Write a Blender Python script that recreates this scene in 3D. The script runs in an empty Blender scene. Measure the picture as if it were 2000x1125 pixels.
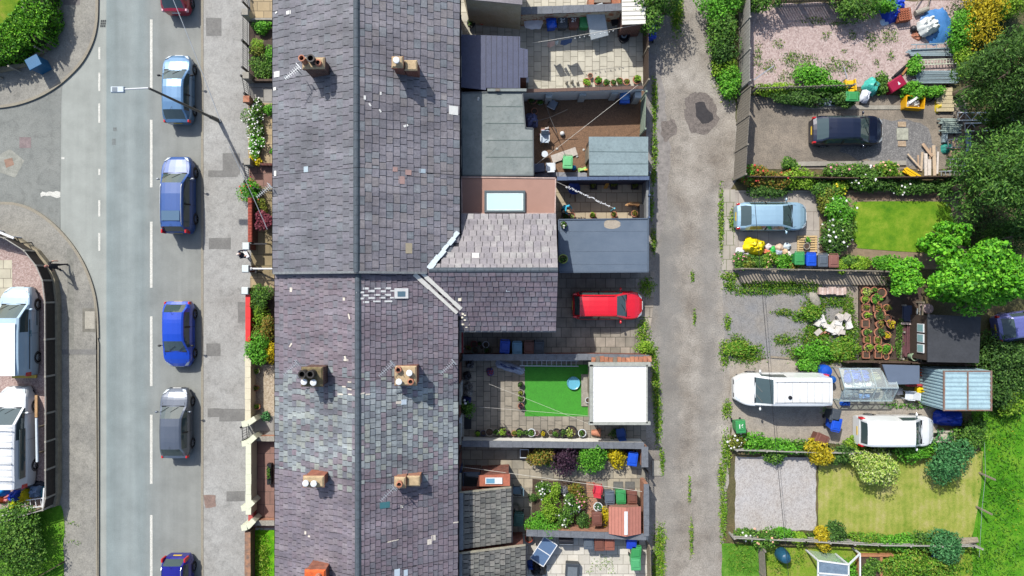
import bpy, bmesh, math, random
import numpy as np
from mathutils import Vector, Matrix
R=math.radians
C0=bpy.context.scene.collection
CAM_H, FOC=43.0, 4000.0/3.0
rnd=random.Random(7)
def W(px, py, z=0.0):
 """map measurement (pixels of the survey photo, at height z) to metres on the site"""
 s=(CAM_H-z)/FOC
 return Vector(((px-1000)*s, (562.5-py)*s, z))
def lin(c):
 c/=255.0
 return c/12.92 if c<=.04045 else ((c+.055)/1.055)**2.4
def C(r, g, b, k=.5):
 return (lin(r)*k, lin(g)*k, lin(b)*k)
 # ---------------------------------------------------------------- materials
MATS={}
def _new(key):
 m=bpy.data.materials.new(key);m.use_nodes=True
 MATS[key]=m
 nt=m.node_tree
 return m, nt, nt.nodes['Principled BSDF']
def _n(nt, t, **kw):
 n=nt.nodes.new(t)
 for k, v in kw.items():
  if k in n.inputs:n.inputs[k].default_value=v
  else:setattr(n, k, v)
 return n
def _ramp(nt, stops, interp='LINEAR'):
 n=nt.nodes.new('ShaderNodeValToRGB');cr=n.color_ramp;cr.interpolation=interp
 while len(cr.elements)<len(stops):cr.elements.new(.5)
 for e, (p, c)in zip(cr.elements, stops):
  e.position=p;e.color=(c[0], c[1], c[2], 1)
 return n
def _coord(nt, world=False):
 if world:return nt.nodes.new('ShaderNodeNewGeometry').outputs['Position']
 return nt.nodes.new('ShaderNodeTexCoord').outputs['Object']
def sc(c, k):return tuple(min(1, x*k)for x in c)
def _finish(nt, b, rough, metal, coat, spec):
 b.inputs['Roughness'].default_value=rough
 b.inputs['Metallic'].default_value=metal
 b.inputs['Coat Weight'].default_value=coat
 b.inputs['Coat Roughness'].default_value=.06
 b.inputs['Specular IOR Level'].default_value=spec
def _mul(nt, a, b, f=1.0):
 n=_n(nt, 'ShaderNodeMixRGB', blend_type='MULTIPLY');n.inputs[0].default_value=f
 nt.links.new(a, n.inputs[1]);nt.links.new(b, n.inputs[2]);return n.outputs[0]
def mat(key, col=None, rough=.8, var=.25, scale=3., fine=.12, bump=.3, metal=0, coat=0, spec=.3, col2=None, world=False, speck=None, fscale=40, th=(.3, .7)):
 """plain surface with two scales of mottling; col2 = second real colour (stain, moss, wear)"""
 if key in MATS:return MATS[key]
 m, nt, b=_new(key);co=_coord(nt, world)
 n1=_n(nt, 'ShaderNodeTexNoise', Scale=scale, Detail=6, Roughness=.6);nt.links.new(co, n1.inputs['Vector'])
 r1=_ramp(nt, [(th[0], sc(col, 1-var)), (th[1], col2 if col2 else sc(col, 1+var))]);nt.links.new(n1.outputs[0], r1.inputs[0])
 n2=_n(nt, 'ShaderNodeTexNoise', Scale=fscale, Detail=4);nt.links.new(co, n2.inputs['Vector'])
 r2=_ramp(nt, [(.3, (1-fine*2, )*3), (.7, (1+fine*.0, )*3)]);nt.links.new(n2.outputs[0], r2.inputs[0])
 out=_mul(nt, r1.outputs[0], r2.outputs[0])
 if world or var>.09:
  n3=_n(nt, 'ShaderNodeTexNoise', Scale=scale*4.3, Detail=5, Roughness=.7, Distortion=.6);nt.links.new(co, n3.inputs['Vector'])
  r3=_ramp(nt, [(.32, (.78, .78, .78)), (.5, (1, 1, 1)), (.72, (1.1, 1.1, 1.1))]);nt.links.new(n3.outputs[0], r3.inputs[0]);out=_mul(nt, out, r3.outputs[0])
 if speck:
  sv=_n(nt, 'ShaderNodeTexVoronoi', Scale=speck[1]);nt.links.new(co, sv.inputs['Vector'])
  mx=_n(nt, 'ShaderNodeMixRGB', blend_type='MIX');nt.links.new(out, mx.inputs[1])
  cr=_ramp(nt, speck[0]);nt.links.new(sv.outputs['Color'], cr.inputs[0]);nt.links.new(cr.outputs[0], mx.inputs[2])
  mx.inputs[0].default_value=speck[2];out=mx.outputs[0]
 nt.links.new(out, b.inputs['Base Color'])
 if bump:
  bp=_n(nt, 'ShaderNodeBump', Strength=bump, Distance=.02);nt.links.new(n2.outputs[0], bp.inputs['Height']);nt.links.new(bp.outputs[0], b.inputs['Normal'])
 _finish(nt, b, rough, metal, coat, spec)
 return m
def slab(key, c1, c2, mortar, w, h, mort=.02, rot=0, off=.5, world=True, stain=.25, rough=.85, sq=1.0):
 if key in MATS:return MATS[key]
 m, nt, b=_new(key);co=_coord(nt, world)
 mp=_n(nt, 'ShaderNodeMapping');mp.inputs['Rotation'].default_value=(0, 0, R(rot));nt.links.new(co, mp.inputs[0])
 br=_n(nt, 'ShaderNodeTexBrick', Scale=1.0);br.offset=off
 br.inputs['Color1'].default_value=(*c1, 1);br.inputs['Color2'].default_value=(*c2, 1);br.inputs['Mortar'].default_value=(*mortar, 1)
 br.inputs['Mortar Size'].default_value=mort;br.inputs['Brick Width'].default_value=w;br.inputs['Row Height'].default_value=h
 br.inputs['Mortar Smooth'].default_value=.3
 nt.links.new(mp.outputs[0], br.inputs['Vector'])
 n1=_n(nt, 'ShaderNodeTexNoise', Scale=1.3, Detail=7, Roughness=.65);nt.links.new(co, n1.inputs['Vector'])
 r1=_ramp(nt, [(.3, (1-stain, )*3), (.65, (1, 1, 1))]);nt.links.new(n1.outputs[0], r1.inputs[0])
 nt.links.new(_mul(nt, br.outputs['Color'], r1.outputs[0]), b.inputs['Base Color'])
 bp=_n(nt, 'ShaderNodeBump', Strength=.5, Distance=.02);bp.invert=True;nt.links.new(br.outputs['Fac'], bp.inputs['Height']);nt.links.new(bp.outputs[0], b.inputs['Normal'])
 _finish(nt, b, rough, 0, 0, .3)
 return m
def brick(key, c1, c2, mortar=C(150, 140, 128)):
 """brick courses on any upright face (box projected: x+y along the course, z up)"""
 if key in MATS:return MATS[key]
 m, nt, b=_new(key);co=_coord(nt)
 sx=nt.nodes.new('ShaderNodeSeparateXYZ');nt.links.new(co, sx.inputs[0])
 ad=_n(nt, 'ShaderNodeMath', operation='ADD');nt.links.new(sx.outputs[0], ad.inputs[0]);nt.links.new(sx.outputs[1], ad.inputs[1])
 cx=nt.nodes.new('ShaderNodeCombineXYZ');nt.links.new(ad.outputs[0], cx.inputs[0]);nt.links.new(sx.outputs[2], cx.inputs[1])
 br=_n(nt, 'ShaderNodeTexBrick', Scale=1.0)
 br.inputs['Color1'].default_value=(*c1, 1);br.inputs['Color2'].default_value=(*c2, 1);br.inputs['Mortar'].default_value=(*mortar, 1)
 br.inputs['Mortar Size'].default_value=.008;br.inputs['Brick Width'].default_value=.225;br.inputs['Row Height'].default_value=.075
 nt.links.new(cx.outputs[0], br.inputs['Vector'])
 n1=_n(nt, 'ShaderNodeTexNoise', Scale=3, Detail=5);nt.links.new(co, n1.inputs['Vector'])
 r1=_ramp(nt, [(.3, (.6, .6, .6)), (.7, (1, 1, 1))]);nt.links.new(n1.outputs[0], r1.inputs[0])
 nt.links.new(_mul(nt, br.outputs['Color'], r1.outputs[0]), b.inputs['Base Color'])
 _finish(nt, b, .9, 0, 0, .2)
 return m
def pieces(key, cols, rough=.6, trans=.0, stain=None, spec=.3, sscale=.5):
 """every separate piece of the mesh (slate, leaf, tile, stone) takes its own colour from the list"""
 if key in MATS:return MATS[key]
 m, nt, b=_new(key)
 g=nt.nodes.new('ShaderNodeNewGeometry')
 k=len(cols)
 rp=_ramp(nt, [(i/k, c)for i, c in enumerate(cols)], 'CONSTANT' if stain else 'LINEAR')
 nt.links.new(g.outputs['Random Per Island'], rp.inputs[0]);out=rp.outputs[0]
 if stain:
  n1=_n(nt, 'ShaderNodeTexNoise', Scale=sscale, Detail=8, Roughness=.65);nt.links.new(g.outputs['Position'], n1.inputs['Vector'])
  r1=_ramp(nt, [(.3, (1-stain, )*3), (.62, (1, 1, 1)), (.8, (1.25, 1.25, 1.2))]);nt.links.new(n1.outputs[0], r1.inputs[0])
  out=_mul(nt, out, r1.outputs[0])
  n2=_n(nt, 'ShaderNodeTexNoise', Scale=9, Detail=5);nt.links.new(g.outputs['Position'], n2.inputs['Vector'])
  r2=_ramp(nt, [(.3, (.78, .78, .78)), (.65, (1.06, 1.06, 1.06))]);nt.links.new(n2.outputs[0], r2.inputs[0])
  out=_mul(nt, out, r2.outputs[0])
  mp=_n(nt, 'ShaderNodeMapping');mp.inputs['Scale'].default_value=(.22, 1.5, .22);nt.links.new(g.outputs['Position'], mp.inputs[0])
  n3=_n(nt, 'ShaderNodeTexNoise', Scale=1, Detail=6, Roughness=.6, Distortion=.3);nt.links.new(mp.outputs[0], n3.inputs['Vector'])
  r3=_ramp(nt, [(.34, (.8, .8, .81)), (.5, (1, 1, 1)), (.6, (1.12, 1.12, 1.11)), (.72, (1.42, 1.44, 1.42))]);nt.links.new(n3.outputs[0], r3.inputs[0]);out=_mul(nt, out, r3.outputs[0])
 nt.links.new(out, b.inputs['Base Color'])
 _finish(nt, b, rough, 0, 0, spec)
 if trans:
  tr=nt.nodes.new('ShaderNodeBsdfTranslucent');nt.links.new(out, tr.inputs[0])
  mx=nt.nodes.new('ShaderNodeMixShader');mx.inputs[0].default_value=trans
  nt.links.new(b.outputs[0], mx.inputs[1]);nt.links.new(tr.outputs[0], mx.inputs[2])
  nt.links.new(mx.outputs[0], nt.nodes['Material Output'].inputs[0])
 return m
def leaf(key, cols, trans=.3):
 cols=[sc(cols[0], .6)]+list(cols)+[tuple(c*.8+.012 for c in cols[1])]
 return pieces(key, cols, rough=.65, trans=trans, spec=.18)
def grass(key, c1, c2, c3, scale=1.2, stripes=0):
 """mown turf: three real grass colours (lush, yellowing, dry) in patches, fine blade noise"""
 if key in MATS:return MATS[key]
 m, nt, b=_new(key);co=_coord(nt, True)
 n1=_n(nt, 'ShaderNodeTexNoise', Scale=scale, Detail=8, Roughness=.7);nt.links.new(co, n1.inputs['Vector'])
 src=n1.outputs[0]
 if stripes:
  wv=_n(nt, 'ShaderNodeTexWave', Scale=stripes, Distortion=2.5, Detail=3);nt.links.new(co, wv.inputs['Vector'])
  mm=_n(nt, 'ShaderNodeMix');mm.data_type='FLOAT';mm.inputs[0].default_value=.18
  mm.inputs[0].default_value=.06;nt.links.new(n1.outputs[0], mm.inputs[2]);nt.links.new(wv.outputs['Fac'], mm.inputs[3]);src=mm.outputs[0]
 r1=_ramp(nt, [(.32, c1), (.5, c2), (.68, c3)]);nt.links.new(src, r1.inputs[0])
 n2=_n(nt, 'ShaderNodeTexNoise', Scale=26, Detail=6, Roughness=.8);nt.links.new(co, n2.inputs['Vector'])
 r2=_ramp(nt, [(.3, (.55, .6, .5)), (.65, (1.1, 1.1, 1.1))]);nt.links.new(n2.outputs[0], r2.inputs[0])
 nt.links.new(_mul(nt, r1.outputs[0], r2.outputs[0]), b.inputs['Base Color'])
 bp=_n(nt, 'ShaderNodeBump', Strength=.8, Distance=.04);nt.links.new(n2.outputs[0], bp.inputs['Height']);nt.links.new(bp.outputs[0], b.inputs['Normal'])
 _finish(nt, b, .9, 0, 0, .1)
 return m
def glass(key='glass_dark', col=(.012, .02, .02), rough=.04):
 if key in MATS:return MATS[key]
 m, nt, b=_new(key);b.inputs['Base Color'].default_value=(*col, 1)
 _finish(nt, b, rough, 0, 0, .6)
 return m
def clear(key='clear_glass', tint=(.8, .9, .88), fac=.12):
 """thin pane: lets light straight through with a faint reflection"""
 if key in MATS:return MATS[key]
 m, nt, b=_new(key)
 tr=nt.nodes.new('ShaderNodeBsdfTransparent');tr.inputs[0].default_value=(*tint, 1)
 b.inputs['Base Color'].default_value=(*tint, 1);b.inputs['Roughness'].default_value=.1
 mx=nt.nodes.new('ShaderNodeMixShader');mx.inputs[0].default_value=fac
 nt.links.new(tr.outputs[0], mx.inputs[1]);nt.links.new(b.outputs[0], mx.inputs[2]);nt.links.new(mx.outputs[0], nt.nodes['Material Output'].inputs[0])
 return m
def paint(key, col, metal=.0, rough=.3, coat=.6):
 return mat(key, col, rough=rough, var=.04, scale=2, fine=.02, bump=0, metal=metal, coat=coat, spec=.5)
def flat(key, col, rough=.6, metal=0, spec=.3):return mat(key, col, rough=rough, var=.08, scale=5, fine=.05, bump=.05, metal=metal, spec=spec)
# ---------------------------------------------------------------- mesh builder
def ribbon(pts, w):
 """closed outline of a band of width w along a path"""
 P=[Vector((p[0], p[1]))for p in pts];L, Rr=[], []
 for i, p in enumerate(P):
  d0=(p-P[i-1]).normalized()if i else None
  d1=(P[i+1]-p).normalized()if i<len(P)-1 else None
  if d0 is None:d0=d1
  if d1 is None:d1=d0
  n0=Vector((-d0.y, d0.x));n1=Vector((-d1.y, d1.x));n=(n0+n1)
  n=n.normalized()if n.length>1e-6 else n0
  k=min(2.5, 1/max(.3, n.dot(n0)))
  L.append(p+n*w/2*k);Rr.append(p-n*w/2*k)
 return [(v.x, v.y)for v in L]+[(v.x, v.y)for v in reversed(Rr)]
def curve(pts, n=6):
 out=[];P=[Vector(p)for p in pts]
 for i in range(len(P)-1):
  p0=P[max(0, i-1)];p1=P[i];p2=P[i+1];p3=P[min(len(P)-1, i+2)]
  for k in range(n):
   t=k/n
   out.append(.5*((2*p1)+(p2-p0)*t+(2*p0-5*p1+4*p2-p3)*t*t+(3*p1-p0-3*p2+p3)*t**3))
 out.append(P[-1]);return out
class MB:
 def __init__(s):s.v=[];s.f=[];s.m=[]
 def add(s, vs, fs, mi=0):
  o=len(s.v);s.v+=[tuple(v)for v in vs];s.f+=[tuple(i+o for i in f)for f in fs];s.m+=[mi]*len(fs);return s
 def prism(s, pts, z0, z1, mi=0, bottom=False):
  a=sum(pts[i][0]*pts[(i+1)%len(pts)][1]-pts[(i+1)%len(pts)][0]*pts[i][1]for i in range(len(pts)))
  if a<0:pts=pts[::-1]
  n=len(pts);vs=[(p[0], p[1], z0)for p in pts]+[(p[0], p[1], z1)for p in pts]
  fs=[(i, (i+1)%n, n+(i+1)%n, n+i)for i in range(n)]+[tuple(range(n, 2*n))]
  if bottom:fs.append(tuple(reversed(range(n))))
  return s.add(vs, fs, mi)
 def tbox(s, c, s0, s1, z0, z1, rot=0, mi=0, sh=(0, 0)):
  """box with base size s0, top size s1 (tapered), top shifted by sh"""
  cr, sr=math.cos(R(rot)), math.sin(R(rot));vs=[]
  for (sx, sy), z, o in ((s0, z0, (0, 0)), (s1, z1, sh)):
   for ax, ay in ((-1, -1), (1, -1), (1, 1), (-1, 1)):
    x, y=ax*sx/2+o[0], ay*sy/2+o[1]
    vs.append((c[0]+x*cr-y*sr, c[1]+x*sr+y*cr, z))
  return s.add(vs, [(3, 2, 1, 0), (4, 5, 6, 7), (0, 1, 5, 4), (1, 2, 6, 5), (2, 3, 7, 6), (3, 0, 4, 7)], mi)
 def box(s, c, size, z0, z1, rot=0, mi=0):return s.tbox(c, size, size, z0, z1, rot, mi)
 def bar(s, p, q, w, h=None, mi=0):
  """rectangular bar between two points"""
  p, q=Vector(p), Vector(q);d=(q-p)
  if d.length<1e-6:return s
  d.normalize();up=Vector((0, 0, 1))if abs(d.z)<.95 else Vector((1, 0, 0))
  a=d.cross(up).normalized();b=a.cross(d).normalized();h=h or w
  vs=[e+a*w/2*i+b*h/2*j for e in (p, q)for i, j in ((-1, -1), (1, -1), (1, 1), (-1, 1))]
  return s.add(vs, [(0, 1, 2, 3), (7, 6, 5, 4), (4, 5, 1, 0), (5, 6, 2, 1), (6, 7, 3, 2), (7, 4, 0, 3)], mi)
 def tube(s, p, q, r, r2=None, n=8, mi=0):
  p, q=Vector(p), Vector(q);r2=r if r2 is None else r2;d=(q-p)
  if d.length<1e-6:return s
  d.normalize();up=Vector((0, 0, 1))if abs(d.z)<.95 else Vector((1, 0, 0))
  a=d.cross(up).normalized();b=d.cross(a).normalized();vs=[]
  for e, rr in ((p, r), (q, r2)):
   for i in range(n):
    t=2*math.pi*i/n;vs.append(e+a*rr*math.cos(t)+b*rr*math.sin(t))
  return s.add(vs, [(i, (i+1)%n, n+(i+1)%n, n+i)for i in range(n)]+[tuple(range(n-1, -1, -1)), tuple(range(n, 2*n))], mi)
 def path(s, pts, r, n=6, mi=0):
  for a, b in zip(pts, pts[1:]):s.tube(a, b, r, n=n, mi=mi)
  return s
 def lathe(s, c, prof, n=16, mi=0, sx=1, sy=1, cap=True):
  vs=[];k=len(prof)
  for r, z in prof:
   for i in range(n):
    t=2*math.pi*i/n;vs.append((c[0]+r*sx*math.cos(t), c[1]+r*sy*math.sin(t), c[2]+z))
  fs=[(j*n+i, j*n+(i+1)%n, (j+1)*n+(i+1)%n, (j+1)*n+i)for j in range(k-1)for i in range(n)]
  if cap:fs+=[tuple(range(n-1, -1, -1)), tuple(range((k-1)*n, k*n))]
  return s.add(vs, fs, mi)
 def ball(s, c, rx, ry, rz, n=12, k=8, jit=0, seed=0, mi=0, rot=0):
  g=random.Random(seed);vs=[];cr, sr=math.cos(R(rot)), math.sin(R(rot))
  for j in range(k+1):
   ph=-math.pi/2+math.pi*j/k
   for i in range(n):
    t=2*math.pi*i/n;q=1+g.uniform(-jit, jit)
    x, y=rx*q*math.cos(ph)*math.cos(t), ry*q*math.cos(ph)*math.sin(t)
    vs.append((c[0]+x*cr-y*sr, c[1]+x*sr+y*cr, c[2]+rz*q*math.sin(ph)))
  return s.add(vs, [(j*n+i, j*n+(i+1)%n, (j+1)*n+(i+1)%n, (j+1)*n+i)for j in range(k)for i in range(n)], mi)
 def quad(s, a, b, c, d, mi=0):return s.add([a, b, c, d], [(0, 1, 2, 3)], mi)
 def crumple(s, c, sx, sy, h, rot=0, seed=0, n=9, mi=0, rough=.35):
  """heap of cloth / plastic: a lumpy closed mound with folds"""
  g=random.Random(seed);cr, sr=math.cos(R(rot)), math.sin(R(rot));vs=[]
  for j in range(n+1):
   for i in range(n+1):
    u, v=i/n*2-1, j/n*2-1
    e=max(0, 1-max(abs(u), abs(v))**3)
    k=1-.16*(u*u*v*v)+g.uniform(-.06, .06)
    x, y=u*sx/2*k, v*sy/2*k
    z=h*e*(1-rough+rough*2*g.random())
    vs.append((c[0]+x*cr-y*sr, c[1]+x*sr+y*cr, c[2]+max(.004, z)))
  return s.add(vs, [(j*(n+1)+i, j*(n+1)+i+1, (j+1)*(n+1)+i+1, (j+1)*(n+1)+i)for j in range(n)for i in range(n)], mi)
 def mesh(s, name, mats, smooth=False):
  me=bpy.data.meshes.new(name);me.from_pydata(s.v, [], s.f)
  for m in (mats if isinstance(mats, (list, tuple))else [mats]):me.materials.append(m)
  me.polygons.foreach_set('material_index', s.m)
  if smooth:
   me.polygons.foreach_set('use_smooth', [True]*len(s.f))
   me.update();me.set_sharp_from_angle(angle=R(smooth if smooth is not True else 40))
  me.update();return me
 def build(s, name, mats, parent=None, loc=None, rot=0, smooth=False, bevel=0):
  return link(name, s.mesh(name, mats, smooth), parent, loc, rot, bevel)
def link(name, me, parent=None, loc=None, rot=0, bevel=0):
 o=bpy.data.objects.new(name, me);C0.objects.link(o)
 if loc is not None:o.location=loc
 if rot:o.rotation_euler=(0, 0, R(rot))
 if parent:o.parent=parent
 if bevel:
  b=o.modifiers.new('edge', 'BEVEL');b.width=bevel;b.segments=2;b.limit_method='ANGLE';b.angle_limit=R(40)
 return o
def tag(o, label, cat, group=None):
 o['label']=label;o['category']=cat;o['kind']='thing'
 if group:o['group']=group
 return o
def thing(name, label, cat, loc, rot=0, group=None):
 o=bpy.data.objects.new(name, None);o.empty_display_size=.2;C0.objects.link(o)
 o.location=loc;o.rotation_euler=(0, 0, R(rot));return tag(o, label, cat, group)
def structure(o):o['kind']='structure';return o
def stuff(o, label, cat):tag(o, label, cat);o['kind']='stuff';return o
def solidtext(name, f, t):
 q=bpy.data.objects.new('t', f);C0.objects.link(q);me=bpy.data.meshes.new_from_object(q.evaluated_get(bpy.context.evaluated_depsgraph_get()));bpy.data.objects.remove(q);return link(name, me, t)
def copy_tree(o, parent=None):
 c=o.copy();C0.objects.link(c)
 if parent:c.parent=parent
 for ch in o.children:copy_tree(ch, c)
 return c
ZL=[0.0]
def sheet(name, px, m, z, jit=0, sub=0, world=None):
 """a ground surface laid flat at height z; outline from the survey, optionally ragged"""
 pts=[W(x, y, 0)for x, y in px]if world is None else [Vector((*p, 0))for p in world]
 if sub:
  q=[]
  for i, p in enumerate(pts):
   b=pts[(i+1)%len(pts)];k=max(1, int((b-p).length/sub))
   for j in range(k):
    t=p.lerp(b, j/k);q.append(t+Vector((rnd.uniform(-jit, jit), rnd.uniform(-jit, jit), 0)))
  pts=q
 mb=MB();a=sum(pts[i].x*pts[(i+1)%len(pts)].y-pts[(i+1)%len(pts)].x*pts[i].y for i in range(len(pts)))
 if a<0:pts=pts[::-1]
 mb.add([(p.x, p.y, z)for p in pts], [tuple(range(len(pts)))])
 return structure(mb.build(name, m))
def rect(x0, y0, x1, y1):return [(x0, y0), (x1, y0), (x1, y1), (x0, y1)]
# ---------------------------------------------------------------- foliage
def leaves_mesh(name, pts, size, g, mats, up=.6, asp=.55, nrm=None):
 n=len(pts);pts=np.asarray(pts, dtype=np.float64)
 nv=g.normal(size=(n, 3));nv/=np.linalg.norm(nv, axis=1, keepdims=True)+1e-9
 if nrm is not None:nv=nv*.6+nrm
 nv[:, 2]+=up;nv/=np.linalg.norm(nv, axis=1, keepdims=True)+1e-9
 t=g.normal(size=(n, 3));a=np.cross(nv, t);a/=np.linalg.norm(a, axis=1, keepdims=True)+1e-9
 b=np.cross(nv, a);s=(size*(.6+.8*g.random(n)))[:, None]
 V=np.empty((n, 4, 3));V[:, 0]=pts-a*s;V[:, 2]=pts+a*s;V[:, 1]=pts+b*s*asp;V[:, 3]=pts-b*s*asp
 me=bpy.data.meshes.new(name);me.vertices.add(n*4);me.vertices.foreach_set('co', V.reshape(-1))
 me.loops.add(n*4);me.loops.foreach_set('vertex_index', np.arange(n*4, dtype=np.int32))
 me.polygons.add(n);me.polygons.foreach_set('loop_start', np.arange(0, n*4, 4, dtype=np.int32))
 for m in (mats if isinstance(mats, (list, tuple))else [mats]):me.materials.append(m)
 me.update(calc_edges=True);me.validate();return me
def cloud(g, rx, ry, h, n, z0=.08, blobs=9, fill=.25, br=.42):
 """points on the lumpy skin (and a few inside) of a crown made of boughs"""
 cs=[]
 for _ in range(blobs):
  d=g.normal(size=3);d/=np.linalg.norm(d);d*=g.uniform(.3, .72)if blobs<13 else g.uniform(.35, .95);cs.append((d[0]*rx, d[1]*ry, z0+(h-z0)*(.5+.42*d[2])))
 cs=np.array(cs);k=g.integers(0, blobs, n);rad=g.uniform(.75, 1.25, blobs)[k]*br
 d=g.normal(size=(n, 3));d/=np.linalg.norm(d, axis=1, keepdims=True)
 rr=np.where(g.random(n)<fill, g.random(n)**.5, g.uniform(.82, 1.12, n))
 P=cs[k]+d*(rad*rr)[:, None]*np.array([rx, ry, (h-z0)*.55])
 P[:, 2]=np.maximum(P[:, 2], .03)
 return P, d
SEED=[100]
def shrub(name, label, cat, px, py, rx, ry, h, m, n=500, lf=.055, z=0, flowers=None, group=None, rot=0, blobs=9, up=.6, asp=.55, stem=None, fill=.25, fn=60, fs=.05, br=.5):
 """a plant: stems rising from the ground into a crown of separate leaves; px,py at mid height"""
 SEED[0]+=1;g=np.random.default_rng(SEED[0]);rx*=1.16;ry*=1.16;n=int(n*2.3);lf*=.84
 p=W(px, py, z+h*.5);t=thing(name, label, cat, (p.x, p.y, z), rot, group)
 P, d=cloud(g, rx, ry, h, n, blobs=blobs, fill=fill, br=br)
 link('foliage', leaves_mesh('foliage', P, lf, g, m, up=up, asp=asp, nrm=d*.5), t)
 mb=MB();sr=.012+.02*min(h, 3)
 for i in range(5):
  a=i*1.26+g.uniform(0, .6);q=(math.cos(a)*rx*.5, math.sin(a)*ry*.5, h*.62)
  mb.tube((math.cos(a)*sr, math.sin(a)*sr, 0), (q[0]*.4, q[1]*.4, h*.3), sr, sr*.7, 5);mb.tube((q[0]*.4, q[1]*.4, h*.3), q, sr*.7, sr*.3, 5)
 mb.build('stem', stem or mat('twig', C(92, 74, 56), var=.3), t)
 if flowers:
  k=g.integers(0, len(P), fn);Q=P[k]+d[k]*.05;Q[:, 2]+=.04
  fm=MB()
  for q in Q:
   s=fs*g.uniform(.6, 1.2);fm.lathe(q, [(0.002, s*.1), (s, s*.25), (s*.7, s*.45), (0.002, s*.35)], 6, cap=False)
  fm.build('flowers', flowers, t)['kind']='stuff'
 return t
def tree(name, label, px, py, z_mid, rx, ry, h, m, n, lf, th=.3, group=None, blobs=16, trunk_r=.2, asp=.5, up=.4, fill=.35, br=.27, bare=.08, cat='tree'):
 """trunk with forking limbs and a crown of leaf clumps; px,py is the crown centre at z_mid"""
 SEED[0]+=1;g=np.random.default_rng(SEED[0]);p=W(px, py, z_mid);n=int(n*1.8);lf*=.78
 t=thing(name, label, cat, (p.x, p.y, 0), 0, group)
 P, d=cloud(g, rx*.84, ry*.84, h, n, z0=h*bare, blobs=blobs*2, fill=fill, br=br)
 link('crown', leaves_mesh('crown', P, lf, g, m, up=up, asp=asp, nrm=d*.5), t)
 mb=MB();mb.tube((0, 0, 0), (.1, .05, h*.35), trunk_r, trunk_r*.75, 9);mb.tube((.1, .05, h*.35), (0, .1, h*.75), trunk_r*.75, trunk_r*.3, 8)
 for i in range(9):
  a=i*2.4+g.uniform(0, .5);z1=h*g.uniform(.25, .6);z2=min(h*.92, z1+h*g.uniform(.12, .3));k=g.uniform(.5, .85)
  q=(math.cos(a)*rx*k, math.sin(a)*ry*k, z2);mid=(q[0]*.45, q[1]*.45, z1+(z2-z1)*.6)
  mb.tube((.05, .05, z1), mid, trunk_r*.4, trunk_r*.25, 6);mb.tube(mid, q, trunk_r*.25, trunk_r*.07, 5)
 mb.build('trunk', mat('bark', C(110, 96, 80), var=.3, scale=8), t)
 return t
def tufts(name, label, polys, m, dens=60, size=.07, h=.1, z=0, cat='grass', asp=.3, holes=0.0):
 """uncountable low growth: blades and leaves strewn over patches of ground (ellipses in survey pixels)"""
 SEED[0]+=1;g=np.random.default_rng(SEED[0]);out=[]
 for (px, py, rx, ry)in polys:
  c=W(px, py);a, b=rx*.03225, ry*.03225;n=int(dens*math.pi*a*b)+3
  r=np.sqrt(g.random(n))*(1+.25*g.normal(size=n))*.9;t=g.random(n)*2*math.pi
  x=c.x+a*r*np.cos(t);y=c.y+b*r*np.sin(t)
  out.append(np.stack([x, y, z+.02+h*g.random(n)*np.clip(1.2-r, .2, 1)], 1))
 o=link(name, leaves_mesh(name, np.concatenate(out), size, g, m, up=.5, asp=asp));return stuff(o, label, cat)
 # ================================================================ shared materials
m_soil=mat('soil', C(96, 78, 62), var=.35, scale=2.5, fine=.3, fscale=30)
m_wood=mat('weathered_timber', C(158, 146, 126), var=.25, scale=9, fine=.15)
m_wood_dark=mat('dark_timber', C(92, 74, 60), var=.3, scale=9)
m_conc=mat('concrete', C(172, 166, 152), var=.18, scale=2.5, fine=.15, fscale=25)
m_white=flat('white_paint', C(236, 236, 230))
m_cream=mat('cream_render', C(222, 214, 186), var=.12, scale=2.5, col2=C(198, 186, 152), fine=.1)
m_black=flat('black_plastic', C(40, 40, 44), .5)
m_darkmetal=flat('dark_iron', C(52, 52, 54), .5, .4)
m_alu=flat('aluminium', C(196, 200, 202), .35, .5)
m_terra=mat('terracotta', C(200, 134, 104), var=.2, scale=6)
m_brick=brick('red_brick', C(168, 92, 72), C(128, 68, 56))
m_brick_pale=brick('pale_brick', C(214, 152, 118), C(186, 120, 92))
m_brick_dark=brick('sooty_brick', C(128, 76, 64), C(92, 60, 54))
m_cope=mat('slate_coping', C(118, 122, 128), var=.2, scale=4)
m_tyre=flat('tyre_rubber', C(38, 38, 40), .8)
m_glass=glass();m_clear=clear()
m_pvc=flat('white_pvc', C(238, 240, 240), .35)
m_twigd=mat('branch_wood', C(120, 104, 88), var=.3)
G_hedge=leaf('hedge_leaf', [C(52, 104, 18), C(92, 168, 22), C(136, 214, 40), C(64, 132, 14), C(170, 232, 70)])
G_mid=leaf('mid_green_leaf', [C(54, 94, 30), C(88, 140, 42), C(122, 172, 58), C(66, 114, 32), C(150, 190, 82)])
G_dark=leaf('dark_green_leaf', [C(48, 84, 30), C(76, 118, 44), C(98, 144, 54), C(56, 98, 36), C(122, 164, 74)])
G_lime=leaf('lime_leaf', [C(112, 166, 32), C(160, 202, 50), C(136, 186, 40), C(188, 218, 84), C(92, 144, 32)])
G_bright=leaf('bright_green_leaf', [C(66, 134, 24), C(98, 178, 36), C(124, 204, 50), C(76, 150, 28), C(150, 216, 76)])
G_olive=leaf('olive_leaf', [C(84, 104, 34), C(128, 148, 44), C(168, 176, 62), C(104, 124, 36), C(150, 140, 60)])
G_yellow=leaf('yellow_leaf', [C(206, 180, 10), C(240, 218, 20), C(226, 198, 6), C(248, 232, 70), C(180, 164, 16)])
G_gold=leaf('golden_leaf', [C(190, 164, 20), C(224, 202, 30), C(206, 180, 14), C(236, 220, 70), C(150, 152, 26)])
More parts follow.
